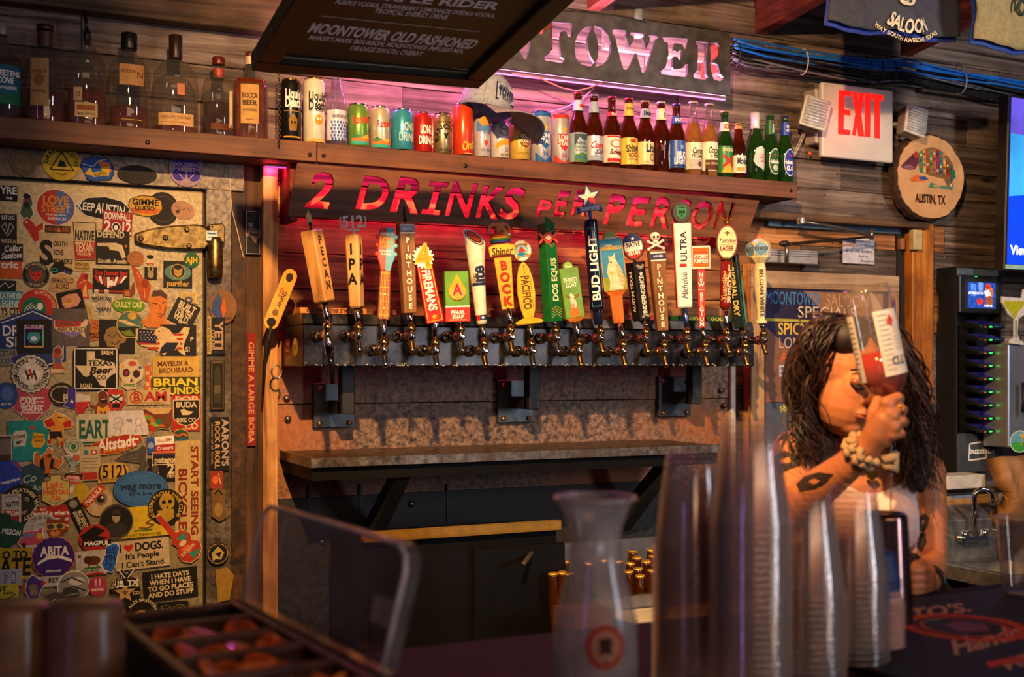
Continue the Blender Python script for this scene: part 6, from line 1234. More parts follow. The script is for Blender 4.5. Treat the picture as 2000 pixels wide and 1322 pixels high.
S('sugar skull sticker with coloured petals and blue lips', 256, 732, [(-24, 0), (-22, -22), (-6, -32), (12, -28), (24, -12), (22, 8), (10, 16), (10, 28), (-8, 30), (-20, 22), (-18, 12)], 50, 62, '#cbb48c', [('e', -10, -4, 7, 8, '#3a1c24'), ('e', 10, -2, 7, 8, '#3a1c24'), ('e', -10, -4, 4, 5, '#8c2a3a'), ('p', [(0, 6), (-3, 13), (3, 13)], '#20204a'), ('r', -4, 20, 22, 6, '#8aa05c', -6), ('l', [(-15, 20), (7, 19)], 1, K), ('e', 2, -22, 8, 5, '#b84a2c'), ('e', -16, -16, 3, 3, '#d89a2c'), ('e', 17, -14, 3, 3, '#2a5a9c')])
S('orange and tan checker sticker behind the sugar skull', 291, 742, [(-8, -28), (2, -30), (6, 26), (-10, 30), (-6, 2)], 18, 58, '#c8562c', [('r', -3, -14, 6, 8, '#d8a86a'), ('r', 2, -4, 5, 8, '#d8a86a'), ('r', -3, 8, 6, 8, '#d8a86a'), ('r', 1, 18, 5, 8, '#d8a86a')])
S('tan rectangle sticker with two lines of brown capitals', 343, 716, 'r', 90, 40, '#c29c44', [('t', 'MAYEUX &', -6, -6, 9, '#5a2a14', 60, 2, 2), ('t', 'BROUSSARD', 0, 7, 9, '#5a2a14', 66, 2, 2)])
S('dark green sticker with fat yellow western lettering', 343, 754, 'r', 96, 34, '#3c3c10', [('t', 'BRIAN', 0, -8, 14, '#d8c22c', 88, 2), ('t', 'BOUNDS', 0, 9, 13, '#d8c22c', 92, 2)], rot=1)
S('cream sticker with ringed red letter B and red capitals', 290, 776, 'r', 84, 28, '#bfa470', [('o', -24, 0, 13, 2.5, '#a8281c'), ('t', 'B', -24, 0, 15, '#a8281c', None, 2), ('t', 'AM', 14, -2, 17, '#a8281c', 44, 2), ('t', 'OUSEN', 8, 12, 7, '#8a7450', 44)])
S('big pink heart sticker with white care lettering', 62, 792, heart(1.18), 94, 72, '#b04454', [('t', 'whole person', 0, -16, 5, Wt, 46, 2), ('t', 'CARE', -8, -8, 9, Wt, 32, 2), ('t', 'for the', 16, -8, 4, Wt, 14), ('t', 'whole person', 0, 0, 5, Wt, 46, 2), ('t', 'TRAUMA', 0, 7, 7.5, Wt, 42, 2), ('t', 'of homelessness', 0, 13, 4, Wt, 44, 2)], bd=Wt)
S('white round badge sticker with red and black initials in the middle', 60, 730, 'z', 80, 78, '#cbc2b0', [('o', 0, 0, 35, 1, K), ('a', 'AUSTIN * TEXAS', 0, 0, 25, 7.5, 95, K, 2), ('a', 'BINDER * DRIVERS', 0, 0, 32.5, 7.5, 275, K, 2, 1), ('p', tex(.66), '#e0d8c8'), ('r', -7, 2, 4, 20, '#2a2a2c', 16), ('r', 8, 2, 4, 20, '#2a2a2c', 16), ('r', 0, 2, 14, 4, '#2a2a2c', 16), ('r', 0, 0, 5, 20, '#b8281c', 16)], bd='#2a2622')
S('blue and white child figure sticker under the navy pentagon', 112, 702, [(-8, -22), (2, -28), (10, -20), (8, -4), (10, 14), (16, 18), (14, 26), (-14, 28), (-12, 16), (-8, 12), (-10, -4)], 32, 54, '#a84a34', [('r', 0, 2, 10, 9, '#2f6aa0'), ('e', 0, -16, 6, 6, '#7a3420'), ('r', 0, 22, 24, 6, T_)], bd=T_)
S('grey outlined cut off lettering sticker at the left edge', 14, 698, [(-20, -16), (18, -16), (20, -4), (8, 0), (8, 16), (-20, 16)], 40, 32, '#8a8680', [('t', 'CSTAR', 0, -8, 10, '#4a4644', 34, 2), ('t', 'UCKR', -6, 7, 10, '#4a4644', 24, 2)])
S('blue wash sticker at the left edge beside the pink heart', 12, 772, 'e', 46, 52, '#2a4a80', [('e', 2, -4, 12, 14, '#4a6aa8'), ('t', 'INTN', 0, 17, 5, Wt)])
S('black and white oval sticker behind the pink heart', 120, 770, 'e', 52, 46, '#28241e', [('o', 0, 0, 22, 2, T_, .8), ('t', 'R', 8, 6, 12, T_, None, 2)])
S('state shaped flag sticker in blue, white and red', 150, 786, [(-18, -28), (-2, -28), (-2, -18), (26, -14), (26, 4), (16, 12), (12, 28), (2, 24), (-4, 12), (-28, 8), (-20, -4)], 56, 56, '#c8c0b0', [('p', [(-18, -28), (-3, -28), (-3, 12), (-27, 7), (-18, -4)], '#3a2c8c'), ('p', [(-3, -1), (26, -2), (26, 4), (16, 12), (12, 28), (2, 24), (-3, 12)], '#b82c24'), ('s', -10, -2, 5, Wt)])
S('sticker of a bearded basketball player in a yellow vest', 200, 792, [(-10, -26), (0, -32), (10, -24), (12, -8), (22, 0), (24, 14), (18, 28), (-16, 28), (-18, 8), (-26, 6), (-28, -4), (-16, 0), (-10, -8)], 52, 60, '#7a3c20', [('p', [(-10, 0), (0, 6), (10, -2), (14, 8), (10, 28), (-12, 28)], '#d8942c'), ('e', 0, -18, 9, 12, '#6a3018'), ('e', 2, -9, 7, 5, '#2a140c'), ('l', [(-2, -12), (6, -13)], 1.6, Wt), ('t', '34', 0, 16, 10, '#4a2a6c', None, 2)], bd=Wt)
S('red sticker with two black and white crossed arms', 226, 780, [(-16, -20), (14, -18), (18, 8), (8, 22), (-12, 20)], 36, 44, '#b83420', [('e', -6, -2, 7, 8, '#c8d0c8'), ('e', 6, -2, 7, 8, '#c8d0c8'), ('l', [(-12, -8), (12, 6)], 3, K), ('l', [(12, -8), (-12, 6)], 3, K), ('r', 0, 12, 14, 8, K)])
S('white sticker with tall green capitals and green rim', 184, 838, 'd', 70, 60, '#bdb498', [('t', 'EART', 0, 0, 34, '#1f5a48', 62, 2), ('r', 0, 26, 56, 4, '#1f5a48')])
S('white paper with a pencil drawn duel', 250, 826, 'r', 76, 48, '#cfc4c0', [('o', -20, 0, 9, .7, '#4a4a50', 1.4), ('l', [(-30, 4), (-20, -2), (-8, 2)], .7, '#4a4a50'), ('l', [(-24, 12), (-26, 20)], .8, '#4a4a50'), ('l', [(-16, 12), (-14, 20)], .8, '#4a4a50'), ('t', 'VS', 2, -5, 6, '#24242a', None, 2), ('o', 20, -2, 7, .7, '#4a4a50', 1.2), ('l', [(16, 6), (14, 18)], .8, '#4a4a50'), ('l', [(24, 6), (28, 18)], .8, '#4a4a50')])
S('taco shaped sticker, brown shell with green and red filling', 309, 819, [(-32, -22), (28, -22), (34, -8), (34, 8), (20, 20), (0, 18), (-14, 30), (-18, 14), (-24, 6)], 68, 54, '#6a3a1c', [('p', [(-28, -22), (26, -22), (20, -12), (-8, -10)], '#c8a464'), ('p', [(-28, -12), (-14, -8), (0, 6), (14, 14), (-6, 14), (-20, 0)], '#c85a1c'), ('e', -20, -4, 6, 4, '#6a9a2c'), ('e', -8, 10, 10, 4, '#7aa83a', -20), ('e', 0, 4, 7, 6, '#2a6a4c'), ('p', [(-20, 8), (-6, 14), (-12, 28), (-18, 18)], Rd)], bd=T_)
S('red sticker with white capitals behind the black shield', 363, 806, 'r', 56, 70, '#a8281c', [('t', 'POP', 0, -26, 12, T_, 44, 2), ('t', '.CO', 8, 26, 12, T_, 30, 2)])
S('black shield sticker with a cream swan and two words', 363, 806, [(-26, -26), (26, -26), (26, 10), (14, 22), (0, 26), (-14, 22), (-26, 10)], 52, 52, '#1d1914', [('t', 'BUDA', 0, -16, 10, T_, 40, 2), ('t', 'BIKE CO', 0, 14, 8, T_, 38, 2), ('p', [(-8, 4), (-12, -6), (-4, -8), (2, -4), (14, -2), (6, 4)], T_)], bd=T_)
S('small round sticker with green and orange wavy print', 352, 853, 'e', 36, 32, '#2a4a2c', [('l', [(-14, -6), (-4, -2), (4, -6), (14, -2)], 4, '#c85a2c'), ('l', [(-14, 4), (-4, 8), (6, 3), (14, 6)], 3, '#34548c')], bd='#c8a04c')
S('teal square sticker with bread slice and butter drawing', 55, 860, 'r', 80, 78, '#1f8a84', [('p', [(-30, -14), (-24, -20), (-6, -20), (-2, -12), (-6, 10), (-28, 12)], '#cbbfa8'), ('t', "YOU'RE", -17, -8, 6, K, 24, 2, 10), ('t', 'MY', -17, 3, 6, K, None, 2, 10), ('p', heart(.13, 8, -24), '#c83420'), ('p', [(6, 6), (10, -16), (30, -12), (34, 4), (26, 14), (10, 14)], '#d8a02c'), ('t', 'BUTTER', 20, -6, 5, '#5a3a10', 20, 2), ('t', 'HALF', 20, 1, 5, '#5a3a10', 16, 2)])
S('snapshot style sticker of a dark hill with a white border', 10, 896, 'r', 26, 92, '#4a342a', [('r', 0, -24, 22, 30, '#7a6660'), ('r', 0, 6, 22, 8, '#2c1c14'), ('r', 0, 36, 26, 14, '#c8bca4'), ('t', 'Texas Shots', 0, 36, 4, K, 20)], bd='#c8bca4')
S('muscular wrestler sticker in yellow, red and black', 114, 838, [(-28, -6), (-30, -18), (-14, -26), (-8, -36), (6, -30), (16, -26), (28, -14), (26, -2), (10, 0), (8, 18), (10, 30), (2, 36), (-2, 16), (-10, 14), (-14, 30), (-22, 30), (-20, 12), (-14, 2)], 60, 74, '#d8902c', [('p', [(-28, -16), (-14, -22), (-6, -8), (-22, -4)], '#b8241c'), ('p', [(8, -12), (24, -18), (26, -4), (12, -2)], '#b8241c'), ('p', [(-18, 4), (6, 4), (8, 18), (-2, 14), (-16, 20)], '#24140f'), ('e', 4, -22, 8, 7, '#e0a83c'), ('l', [(-2, -24), (10, -22)], 2, K), ('r', -18, 24, 6, 8, '#b8241c'), ('r', 6, 28, 6, 8, '#b8241c')], bd=Wt)
S('bearded wrestler sticker in a black vest with arms raised', 92, 912, [(-28, -12), (-26, -30), (-18, -32), (-16, -20), (-4, -30), (2, -40), (12, -34), (10, -22), (24, -14), (30, -22), (32, -8), (22, 4), (10, 0), (8, 18), (-2, 14), (-14, 34), (-30, 30), (-22, 14), (-20, 2)], 62, 76, '#b8662c', [('p', [(-14, -14), (-8, -20), (-4, 4), (-6, 14), (-16, 8)], '#191310'), ('p', [(8, -18), (14, -14), (10, 4), (4, 2)], '#191310'), ('e', 4, -28, 6, 7, '#c8763c'), ('e', 4, -22, 5, 4, '#5a2a14'), ('p', [(-12, 12), (6, 12), (0, 18), (-8, 20)], '#191310')], bd=Wt)
S('white round sticker with a green gear ring', 143, 872, 'e', 38, 36, '#b8b09c', [('o', 0, 0, 11, 2, Gn), ('e', 0, 0, 5, 6, Gn), ('a', 'REAL GOOD BEER', 0, 0, 13, 3.4, 90, Gn)])
S('red lens shaped sticker with gold border and white blackletter', 224, 868, [(-54, 8), (-44, -2), (-16, -14), (20, -20), (50, -18), (54, -10), (42, 4), (12, 16), (-22, 20), (-48, 16)], 108, 40, '#a8281c', [('t', 'Altstadt', 2, -3, 20, Wt, 74, 2, 8, .15), ('t', 'BREWERY', 2, 10, 5, '#c89a3c', 50, 1, 8), ('s', -44, 8, 4, Wt), ('s', 44, -10, 4, Wt)], bd='#c8962c')
S('shrimp in a cocktail glass sticker', 144, 904, [(-18, -16), (2, -14), (10, -20), (18, -14), (8, 2), (2, 6), (4, 16), (-8, 18), (-6, 6)], 36, 38, '#8a9a9c', [('e', 4, -10, 7, 6, '#b8542c'), ('e', -6, -6, 4, 3, '#3a8a4c')], bd=Wt)
S('state flag coloured sticker with white and red bands', 313, 868, 'r', 54, 32, '#a8281c', [('r', -19, 0, 15, 32, '#24529c'), ('e', -19, 0, 6, 6, '#8aa0c0'), ('r', 8, -8, 38, 16, Wt), ('t', 'Waco BMX', 8, -8, 6, '#a8281c', 30, 1), ('t', 'Cruisers', 8, 7, 7, Wt, 32, 1)], rot=4)
S('black rectangle sticker with two shouting faces', 333, 915, 'r', 90, 46, '#16120e', [('l', [(-36, -12), (-30, 16)], 1.2, T_), ('l', [(-28, -8), (-22, 16)], 1.2, T_), ('e', -30, 0, 6, 11, '#4a4030'), ('t', '2', 0, 0, 18, T_, None, 2), ('t', 'MEN', 0, 14, 6, T_, None, 1), ('e', 31, -4, 8, 13, '#4a4030'), ('l', [(22, -14), (18, 16)], 1.2, T_)], rot=2)
S('outlined strip sticker with cream lettering and sunset lines', 328, 894, 'r', 62, 26, '#1f1c20', [('r', 0, -11, 58, 3, '#c8602c'), ('r', 0, -7, 58, 2, '#3a3468'), ('t', 'patagonia', 0, 3, 12, T_, 54, 2)], bd=T_)
S('grey bird of prey shaped sticker', 268, 892, [(-46, 4), (-20, -12), (0, -14), (10, -24), (18, -18), (16, 4), (22, 20), (10, 34), (0, 30), (6, 12), (-20, 8)], 66, 58, '#48423a', [('l', [(-34, 2), (4, -6)], 1, '#7a7264'), ('l', [(-28, 6), (4, 0)], 1, '#7a7264'), ('l', [(8, 28), (10, 12)], 1, '#7a7264')], bd='#8a8070')
S('cream and red form sticker with fine rows of print', 175, 905, 'r', 40, 66, '#b8a67c', [('r', 0, 24, 38, 14, '#a82c20'), ('e', 8, -22, 6, 6, '#a82c20'), ('r', 8, -22, 7, 2, Wt), ('r', 8, -22, 2, 7, Wt), ('e', -8, -22, 5, 5, '#3a7a6c')]+[('r', 0, -10+i*6, 32, 1, '#5a4a30') for i in range(5)])
S('crinkled gold foil sticker with black bracketed numerals', 219, 922, [(-30, -8), (-20, -18), (22, -18), (32, -6), (28, 18), (-28, 20)], 62, 40, '#c89c3c', [('t', '(512)', 0, -2, 24, K, 58, 1), ('t', 'BREWING', 0, 14, 6, '#7a5a1c', 48, 2)])
S('blue oval sticker with navy lettering wag more', 274, 954, 'e', 108, 72, '#35659a', [('o', 0, 0, 49, 1.4, '#1c3a70', .66), ('t', 'wag more', 0, -6, 14, '#16243c', 80, 2), ('t', 'bark less', 0, 9, 7, '#16243c', 44)], bd='#1c3a70')
S('blue planet sticker with white script at the left edge', 24, 932, [(-24, -32), (4, -34), (20, -18), (16, 18), (0, 26), (-24, 30)], 44, 62, '#2440a0', [('l', [(0, -30), (12, -22), (18, -10)], 4, '#8a4a4a'), ('t', 'happy planet', -4, 6, 6, Wt, 38, 1, 12)])
S('dark teal sticker with pale script behind the wrestlers', 62, 938, [(-20, -26), (0, -34), (24, -20), (26, 18), (8, 30), (-16, 10)], 52, 60, '#2a464c', [('t', 'Co', -6, -4, 14, '#9ab0a4', None, 1, 10, .2), ('t', 'As', 8, 14, 12, '#9ab0a4', None, 1, 10, .2)])
S('red and white skull warning card sticker', 140, 950, 'r', 38, 50, '#a89c80', [('r', 0, -20, 36, 10, K), ('e', 0, -18, 16, 5, '#b8281c'), ('t', 'DANGER', 0, -18, 5, Wt, 24, 2), ('r', 0, -8, 34, 6, '#b8503c'), ('e', 2, 6, 9, 9, '#cfc8b4'), ('o', 2, 6, 9, 1, K)], rot=-8)
S('yellow shield sticker with orange brushed words light hearted', 108, 962, [(-28, -22), (-10, -26), (-10, -36), (10, -36), (10, -26), (28, -22), (27, 14), (0, 30), (-27, 14)], 56, 64, '#c8b464', [('t', 'Light', -2, -16, 13, Or, 34, 2), ('t', 'Hearted', 0, -3, 12, Or, 50, 2), ('t', 'Ale', 0, 9, 11, Or, 20, 2), ('p', [(-18, 14), (0, 18), (20, 12), (0, 24)], '#8a9470')], bd='#5a4424')
S('yellow splash sticker behind the eyeball', 158, 962, 'z', 34, 40, '#b89a1c')
S('eyeball sticker, cream with dark lashes', 192, 978, 'z', 56, 60, '#b89c74', [('e', 4, -4, 13, 13, '#7a6a5c'), ('e', 4, -4, 8, 8, '#2a1c1c'), ('e', 7, -7, 2.4, 2.4, Wt)])
S('tilted red strip sticker lettered MANUKA', 182, 968, 'r', 54, 15, '#b8321c', [('t', 'MANUKA', 0, 0, 9, '#e0c8a0', 44, 2)], rot=46)
S('tall tan sticker with two columns of brown capitals', 366, 958, 'r', 50, 196, '#b89e62', [('t', 'BICYCLES', -10, 22, 15, '#7a2418', 136, 2, -90), ('t', 'START SEEING', 13, 0, 13, '#7a2418', 178, 2, -90)])
S('bright yellow flag sticker with coiled snake and motto', 276, 1018, 'r', 106, 60, '#c8a81c', [('l', [(-6, 12), (10, 14), (24, 8), (8, 4), (18, -2), (12, -14)], 3.4, '#6a4a1c'), ('r', 2, 17, 36, 3, '#3a6a2c'), ('t', 'DONT TREAD ON ME', 4, 25, 5, '#3a2c10', 66, 1)], rot=2)
S('black round sticker with gold skull and beard in a lettered ring', 323, 990, 'e', 70, 72, '#17130e', [('e', 2, -10, 15, 17, '#a8862c'), ('p', [(-16, 6), (16, 4), (16, 20), (2, 30), (-14, 22)], '#a8862c'), ('e', -4, -10, 4, 4, K), ('e', 8, -11, 4, 4, K), ('p', [(2, -4), (0, 2), (5, 2)], K), ('a', 'AUSTIN FACIAL HAIR CLUB', 0, 0, 26, 6.5, 90, '#b8942c', 2)])
S('guitar shaped sticker patched in red, teal and orange', 350, 1062, [(-46, -58), (-40, -62), (-36, -58), (-8, -24), (6, -28), (20, -22), (24, -8), (40, -4), (44, 12), (38, 28), (22, 38), (4, 34), (-4, 20), (-4, 6), (-16, -2), (-16, -14), (-44, -50)], 96, 100, '#a8321c', [('p', [(-8, -10), (10, -24), (14, -8)], '#2a8070'), ('p', [(0, 12), (16, 0), (24, 20)], '#c8622c'), ('p', [(16, 18), (40, 10), (30, 30)], '#2a8070'), ('p', [(-40, -50), (-36, -54), (-16, -26), (-20, -22)], '#b8281c'), ('e', 6, -2, 8, 5, T_, 40), ('t', 'SUN AUSTIN', 16, 12, 6, T_, 34, 2, 42)], bd=T_)
S('cream sticker with black lettering and red heart about dogs', 277, 1081, 'r', 106, 56, '#b8a47e', [('t', 'I', -42, -15, 14, K, None, 2), ('p', heart(.24, -26, -14), '#b8281c'), ('t', 'DOGS.', 14, -15, 15, K, 56, 2), ('t', "It's People", 0, 2, 10, K, 66, 2), ('t', "I Can't Stand.", 2, 18, 10, K, 86, 2)], rot=3)
S('black rectangle sticker with four lines of white capitals', 332, 1139, 'r', 106, 58, '#16130f', [('t', 'I HATE DAYS', 0, -18, 9, T_, 74, 2), ('t', 'WHEN I HAVE', 0, -6, 9, T_, 80, 2), ('t', 'TO GO PLACES', 0, 6, 9, T_, 88, 2), ('t', 'AND DO STUFF', 0, 18, 9, T_, 88, 2)], rot=3)
S('black round sticker with pale portrait of a man in uniform', 226, 1018, 'e', 68, 70, '#1a1714', [('p', [(-26, 28), (-20, 6), (-6, 0), (6, 0), (20, 8), (18, 30)], '#2e2a26'), ('e', 0, -10, 8, 12, '#9a8c74'), ('p', [(-9, -12), (-4, -24), (6, -23), (9, -12)], '#3a342c'), ('r', 1, -13, 14, 3, K), ('o', 0, 0, 33, 1, '#6a5e48')], bd='#6a5e48')
S('dark ring sticker with a black bird and curved lettering', 40, 985, 'e', 74, 80, '#1c1a17', [('a', 'BLACK FEATHER WHISKEY', 0, 0, 27, 7, 60, T_, 2), ('e', 4, 2, 18, 20, '#2c2824'), ('o', 12, -10, 4, 1.4, T_), ('p', [(-8, 16), (14, 10), (8, 20)], '#8a7a5c')])
S('white can shaped sticker, native texan on a red foot', 22, 992, 'r', 38, 56, '#b8b0a4', [('t', 'NATIVE', 2, -8, 10, '#1c1c20', 26, 2), ('r', 0, 14, 30, 22, '#9c2420'), ('t', 'TEXAN', 2, 10, 9, Wt, 25, 2), ('l', [(-14, -18), (-10, -24), (12, -24), (16, -18)], 1.2, K)])
S('red cloth like sticker with white words about the world', 98, 1002, [(-36, 0), (-20, -14), (34, -16), (40, 6), (34, 34), (10, 34), (0, 10), (-34, 8)], 76, 50, '#a8241c', [('t', 'EST', -14, -9, 5, Wt), ('t', 'world is where', 2, -1, 9, Wt, 70, 2), ('t', 'you just', 22, 11, 8, Wt, 30, 2), ('t', 'live', 28, 24, 7, Wt)])
S('tilted black strip sticker with white capitals and a round face', 153, 1005, 'r', 26, 70, '#191613', [('e', 0, -24, 9, 9, '#8a8274'), ('o', 0, -24, 9, 1, K), ('t', 'BIG BEND', 4, 10, 7, T_, 38, 2, -90), ('t', 'BREWING CO.', -5, 10, 6, T_, 42, 2, -90)], rot=24)
S('white round sticker with faint line drawing behind the cat', 82, 1042, 'e', 78, 80, '#b0aaa0', [('a', 'CELIS BREWERY', 0, 0, 32, 6, 70, '#4a4844'), ('l', [(-20, -18), (16, -20), (16, -6), (-20, -4), (-20, -18)], 1, '#4a4844')])
S('small pink and blue car shaped sticker', 60, 1050, [(-26, 8), (-20, -2), (-14, -14), (14, -16), (22, -22), (26, 4), (22, 14), (-20, 16)], 54, 38, '#b8485c', [('t', 'HAPPY', -4, -6, 8, '#3a8ac0', 26, 2), ('r', 16, -4, 10, 12, '#c8a82c'), ('e', -14, 12, 4, 4, K), ('e', 14, 12, 4, 4, K)], bd=Wt)
S('ginger cat sticker with big yellow sunglasses', 107, 1030, [(-20, -4), (-14, -22), (-6, -16), (8, -16), (18, -24), (20, -4), (18, 12), (4, 22), (-12, 18)], 42, 46, '#7a3c1c', [('r', 0, -3, 38, 12, '#c8962c'), ('e', -9, -3, 7, 5, '#3a3c3c'), ('e', 9, -3, 7, 5, '#3a3c3c'), ('e', 0, 10, 10, 6, '#c87a3c'), ('e', 0, 6, 2, 1.6, K)])
S('dark green house shaped sticker with white capitals', 18, 1036, [(-20, -36), (2, -34), (4, -22), (28, -14), (26, 10), (0, 34), (-20, 26)], 46, 68, '#18442c', [('t', 'MESON', 4, 2, 10, Wt, 38, 1, -12)])
S('red and black round sticker with wide white capitals', 184, 1050, 'e', 62, 54, '#a8241c', [('p', [(-28, -6), (0, -24), (20, -14), (6, -4), (26, 0), (10, 6), (-14, 2), (-20, 8)], K), ('r', 4, 10, 56, 12, K), ('t', 'MAGPUL', 4, 10, 8, Wt, 50, 2)])
S('round violet sticker with an orange toothed rim and white wave', 104, 1087, 'z', 88, 84, '#3c2068', [('t', 'ABITA', 2, -12, 17, Wt, 54, 2), ('p', [(-30, 8), (-10, -4), (16, -2), (36, 6), (36, 12), (10, 2), (-12, 4), (-32, 14)], Wt), ('t', 'abita.com', 0, 26, 6, Wt, 30, 1)], bd='#c8702c')
S('white flag sticker with brown bison on green grass', 177, 1098, 'r', 60, 48, '#b8b0a4', [('s', -22, -14, 5, '#3a2a5c'), ('e', 4, -4, 15, 9, '#5a2c18'), ('e', -6, -6, 8, 8, '#4a2412'), ('r', -4, 6, 3, 8, '#4a2412'), ('r', 12, 6, 3, 8, '#4a2412'), ('r', 2, 10, 32, 4, '#2a6a3c'), ('t', 'REPUBLIC', -2, 16, 6, K, 36), ('r', 2, 22, 44, 4, '#a82c20')], rot=2)
S('bright blue graffiti lettering sticker', 216, 1090, [(-10, -26), (10, -32), (18, -22), (12, -2), (10, 12), (2, 28), (-14, 22), (-20, 8), (-12, -6)], 38, 60, '#2a62b8', [('t', 'AUS', 0, -16, 12, '#16306c', 22, 2, 10), ('t', 'TIN', -2, -1, 12, '#16306c', 22, 2, 10), ('t', 'TX', -5, 14, 11, '#16306c', 16, 2, 10)], bd=Wt)
S('yellow sticker with heavy black capitals ending in ATE', 28, 1100, 'r', 66, 62, '#a88c1c', [('t', 'O TO', 0, -18, 14, K, 50, 2), ('t', 'ATE', 2, 6, 32, K, 60, 2), ('l', [(-30, 24), (20, 26)], 2, '#c8b44c')], rot=-2)
S('silver drink can sticker lying on its side', 20, 1127, 'r', 46, 34, '#9c98a0', [('t', 'Original', -8, 0, 9, '#4a5a7c', 28, 1, -90), ('r', 6, 0, 8, 22, '#3a4a7c'), ('t', 'HARD', 6, 0, 5, Wt, 18, 1, -90)])
S('white strip sticker with black capitals under the violet round', 98, 1134, 'r', 66, 20, '#b8b0a4', [('t', 'ST', -22, 0, 10, K, None, 1), ('t', 'KEY ST', 14, -2, 9, K, 36, 2)])
S('purple and tan bunch shaped sticker with orange tag', 66, 1144, [(-18, 8), (-14, -16), (-2, -24), (10, -14), (26, -8), (14, 8), (8, 26), (-8, 28)], 46, 52, '#4a3078', [('e', -2, 2, 9, 7, '#7a684c'), ('e', 0, 12, 8, 6, '#8a7858'), ('r', -20, 2, 6, 18, '#b8481c'), ('p', [(12, -10), (26, -8), (16, 2)], '#a82c1c')], bd=Wt)
S('yellow sticker with black swoosh at the bottom left', 12, 1156, 'r', 48, 34, '#b8a82c', [('t', 'NT', -10, -8, 9, K, None, 2), ('t', 'sons', 4, 0, 7, K), ('l', [(-14, 12), (4, 12), (18, 4)], 2, K)])
S('round black and white engraving sticker', 143, 1144, 'e', 64, 62, '#8c8880', [('e', -6, 14, 18, 12, '#3a3834'), ('e', 6, -10, 16, 8, '#c8c4bc'), ('l', [(-24, -10), (-4, -18), (20, -6)], 3, '#2a2826'), ('l', [(-20, 4), (0, 0), (24, 10)], 3, '#2a2826'), ('l', [(-14, 16), (10, 14)], 2, '#9a968e')], bd=Wt)
S('pink round sticker peeking behind the engraving', 190, 1144, 'e', 36, 40, '#a83454', [('r', -4, -8, 4, 14, '#d8a0a8'), ('r', 4, -8, 4, 14, '#d8a0a8'), ('t', 'BREAK', 0, 6, 5, Wt, 24)])
S('black round brewery sticker with a tan five point star', 243, 1154, 'e', 62, 62, '#17140f', [('s', 0, 2, 22, '#b8945c'), ('s', 0, 2, 8, '#6a5430'), ('a', 'INDEPENDENCE', 0, 0, 24, 5.5, 90, T_), ('t', 'CO', 22, 4, 6, T_)])
S('white outlined black antler letters sticker', 246, 1126, [(-22, 4), (-8, 2), (-16, -16), (-10, -18), (0, -6), (10, -18), (16, -16), (8, 2), (22, 4), (22, 18), (-22, 18)], 44, 36, '#1c1815', [('t', 'JB', -12, 11, 10, Wt, None, 2), ('t', 'TX', 12, 11, 10, Wt, None, 2), ('l', [(-14, -14), (-2, 2)], 2, Wt), ('l', [(14, -14), (2, 2)], 2, Wt)], bd=Wt)
S('grey ale house sticker with round eyes, low on the door', 108, 1172, 'e', 50, 34, '#4a4640', [('o', -2, 2, 6, 1.4, T_), ('o', 12, 2, 6, 1.4, T_)])
S('black round sticker with gold monogram and curved ales lettering', 276, 1196, 'e', 66, 62, '#15110d', [('a', 'ALES BREWERY', 0, 0, 24, 6, 80, T_, 1), ('t', 'G', -4, 6, 22, '#c8862c', None, 2)])
S('dark sticker with gold outlined rounded numerals', 336, 1190, 'd', 62, 34, '#15110d', [('t', '38', 0, 4, 26, '#7a6234', 50, 2), ('t', '38', 0, 4, 26, K, 50, 0)])
S('small green sticker low on the door near the glasses', 205, 1190, 'r', 24, 22, '#3a5a44')
S('red crescent edged round sticker seen between the glasses', 100, 1246, 'e', 30, 62, '#a8321c', [('o', 4, 0, 6, 1.4, Or)], bd=Wt)
S('navy shield sticker with cream two word lettering between the glasses', 96, 1300, [(-26, -26), (0, -20), (26, -26), (26, 12), (0, 28), (-26, 12)], 52, 54, '#14263c', [('t', 'LONE', 4, -10, 12, T_, 36, 2), ('t', 'STAR', 4, 5, 12, T_, 36, 2), ('t', 'BEER', 4, 18, 6, T_)])
# frame to the right of the door
FO = -.004
S('tan round sticker with blue and orange birds beside the door', 434, 600, 'e', 54, 66, '#7a5230', [('p', [(-24, 10), (-20, -10), (-8, -30), (-2, -8), (4, 20), (-6, 30), (-16, 18)], '#34487a'), ('p', [(-4, 0), (2, -20), (6, 6), (0, 24)], '#c8521c'), ('t', 'PEOPLE', 10, 22, 5, '#2a1a10', 26)], off=FO)
S('tall navy sticker with white capitals down the door frame', 424, 656, 'r', 28, 72, '#14141f', [('t', 'YETI', 2, 0, 15, '#a88a6c', 56, 2, -90), ('t', 'COOLERS', -10, 8, 6, '#a88a6c', 40, 2, -90)], off=FO)
S('thin white strip sticker with fine print on the door frame', 407, 655, 'r', 8, 74, '#a8924c', [('t', 'BECAUSE YOUR TRUCK IS UGLY', 0, 0, 3.4, K, 66, 1, -90)], off=FO)
S('dark bottle picture sticker on the door frame', 423, 752, 'r', 28, 96, '#1a140c', [('l', [(-11, -45), (11, -45), (11, 45), (-11, 45), (-11, -45)], 1.2, '#8a6a34'), ('p', [(-4, -36), (4, -36), (6, -16), (7, 34), (-7, 34), (-6, -16)], '#33301c'), ('r', 0, 8, 12, 16, '#5a4a2c')], off=FO)
S('black sticker reading rock and roll down the door frame', 427, 866, 'r', 38, 104, '#141010', [('t', "AARON'S", 11, -2, 12, '#a89484', 92, 2, -90), ('t', 'ROCK & ROLL', -4, 2, 9, '#b88a4c', 92, 2, -90), ('t', 'music of all kinds', -14, 0, 4, '#8a7a6c', 80, 1, -90)], off=FO)
S('red and brown poster scrap under the rock sticker', 421, 936, 'r', 26, 34, '#8a3018', [('e', -2, 0, 6, 8, '#c8622c'), ('l', [(4, -12), (8, 8)], 1.4, T_)], off=FO)
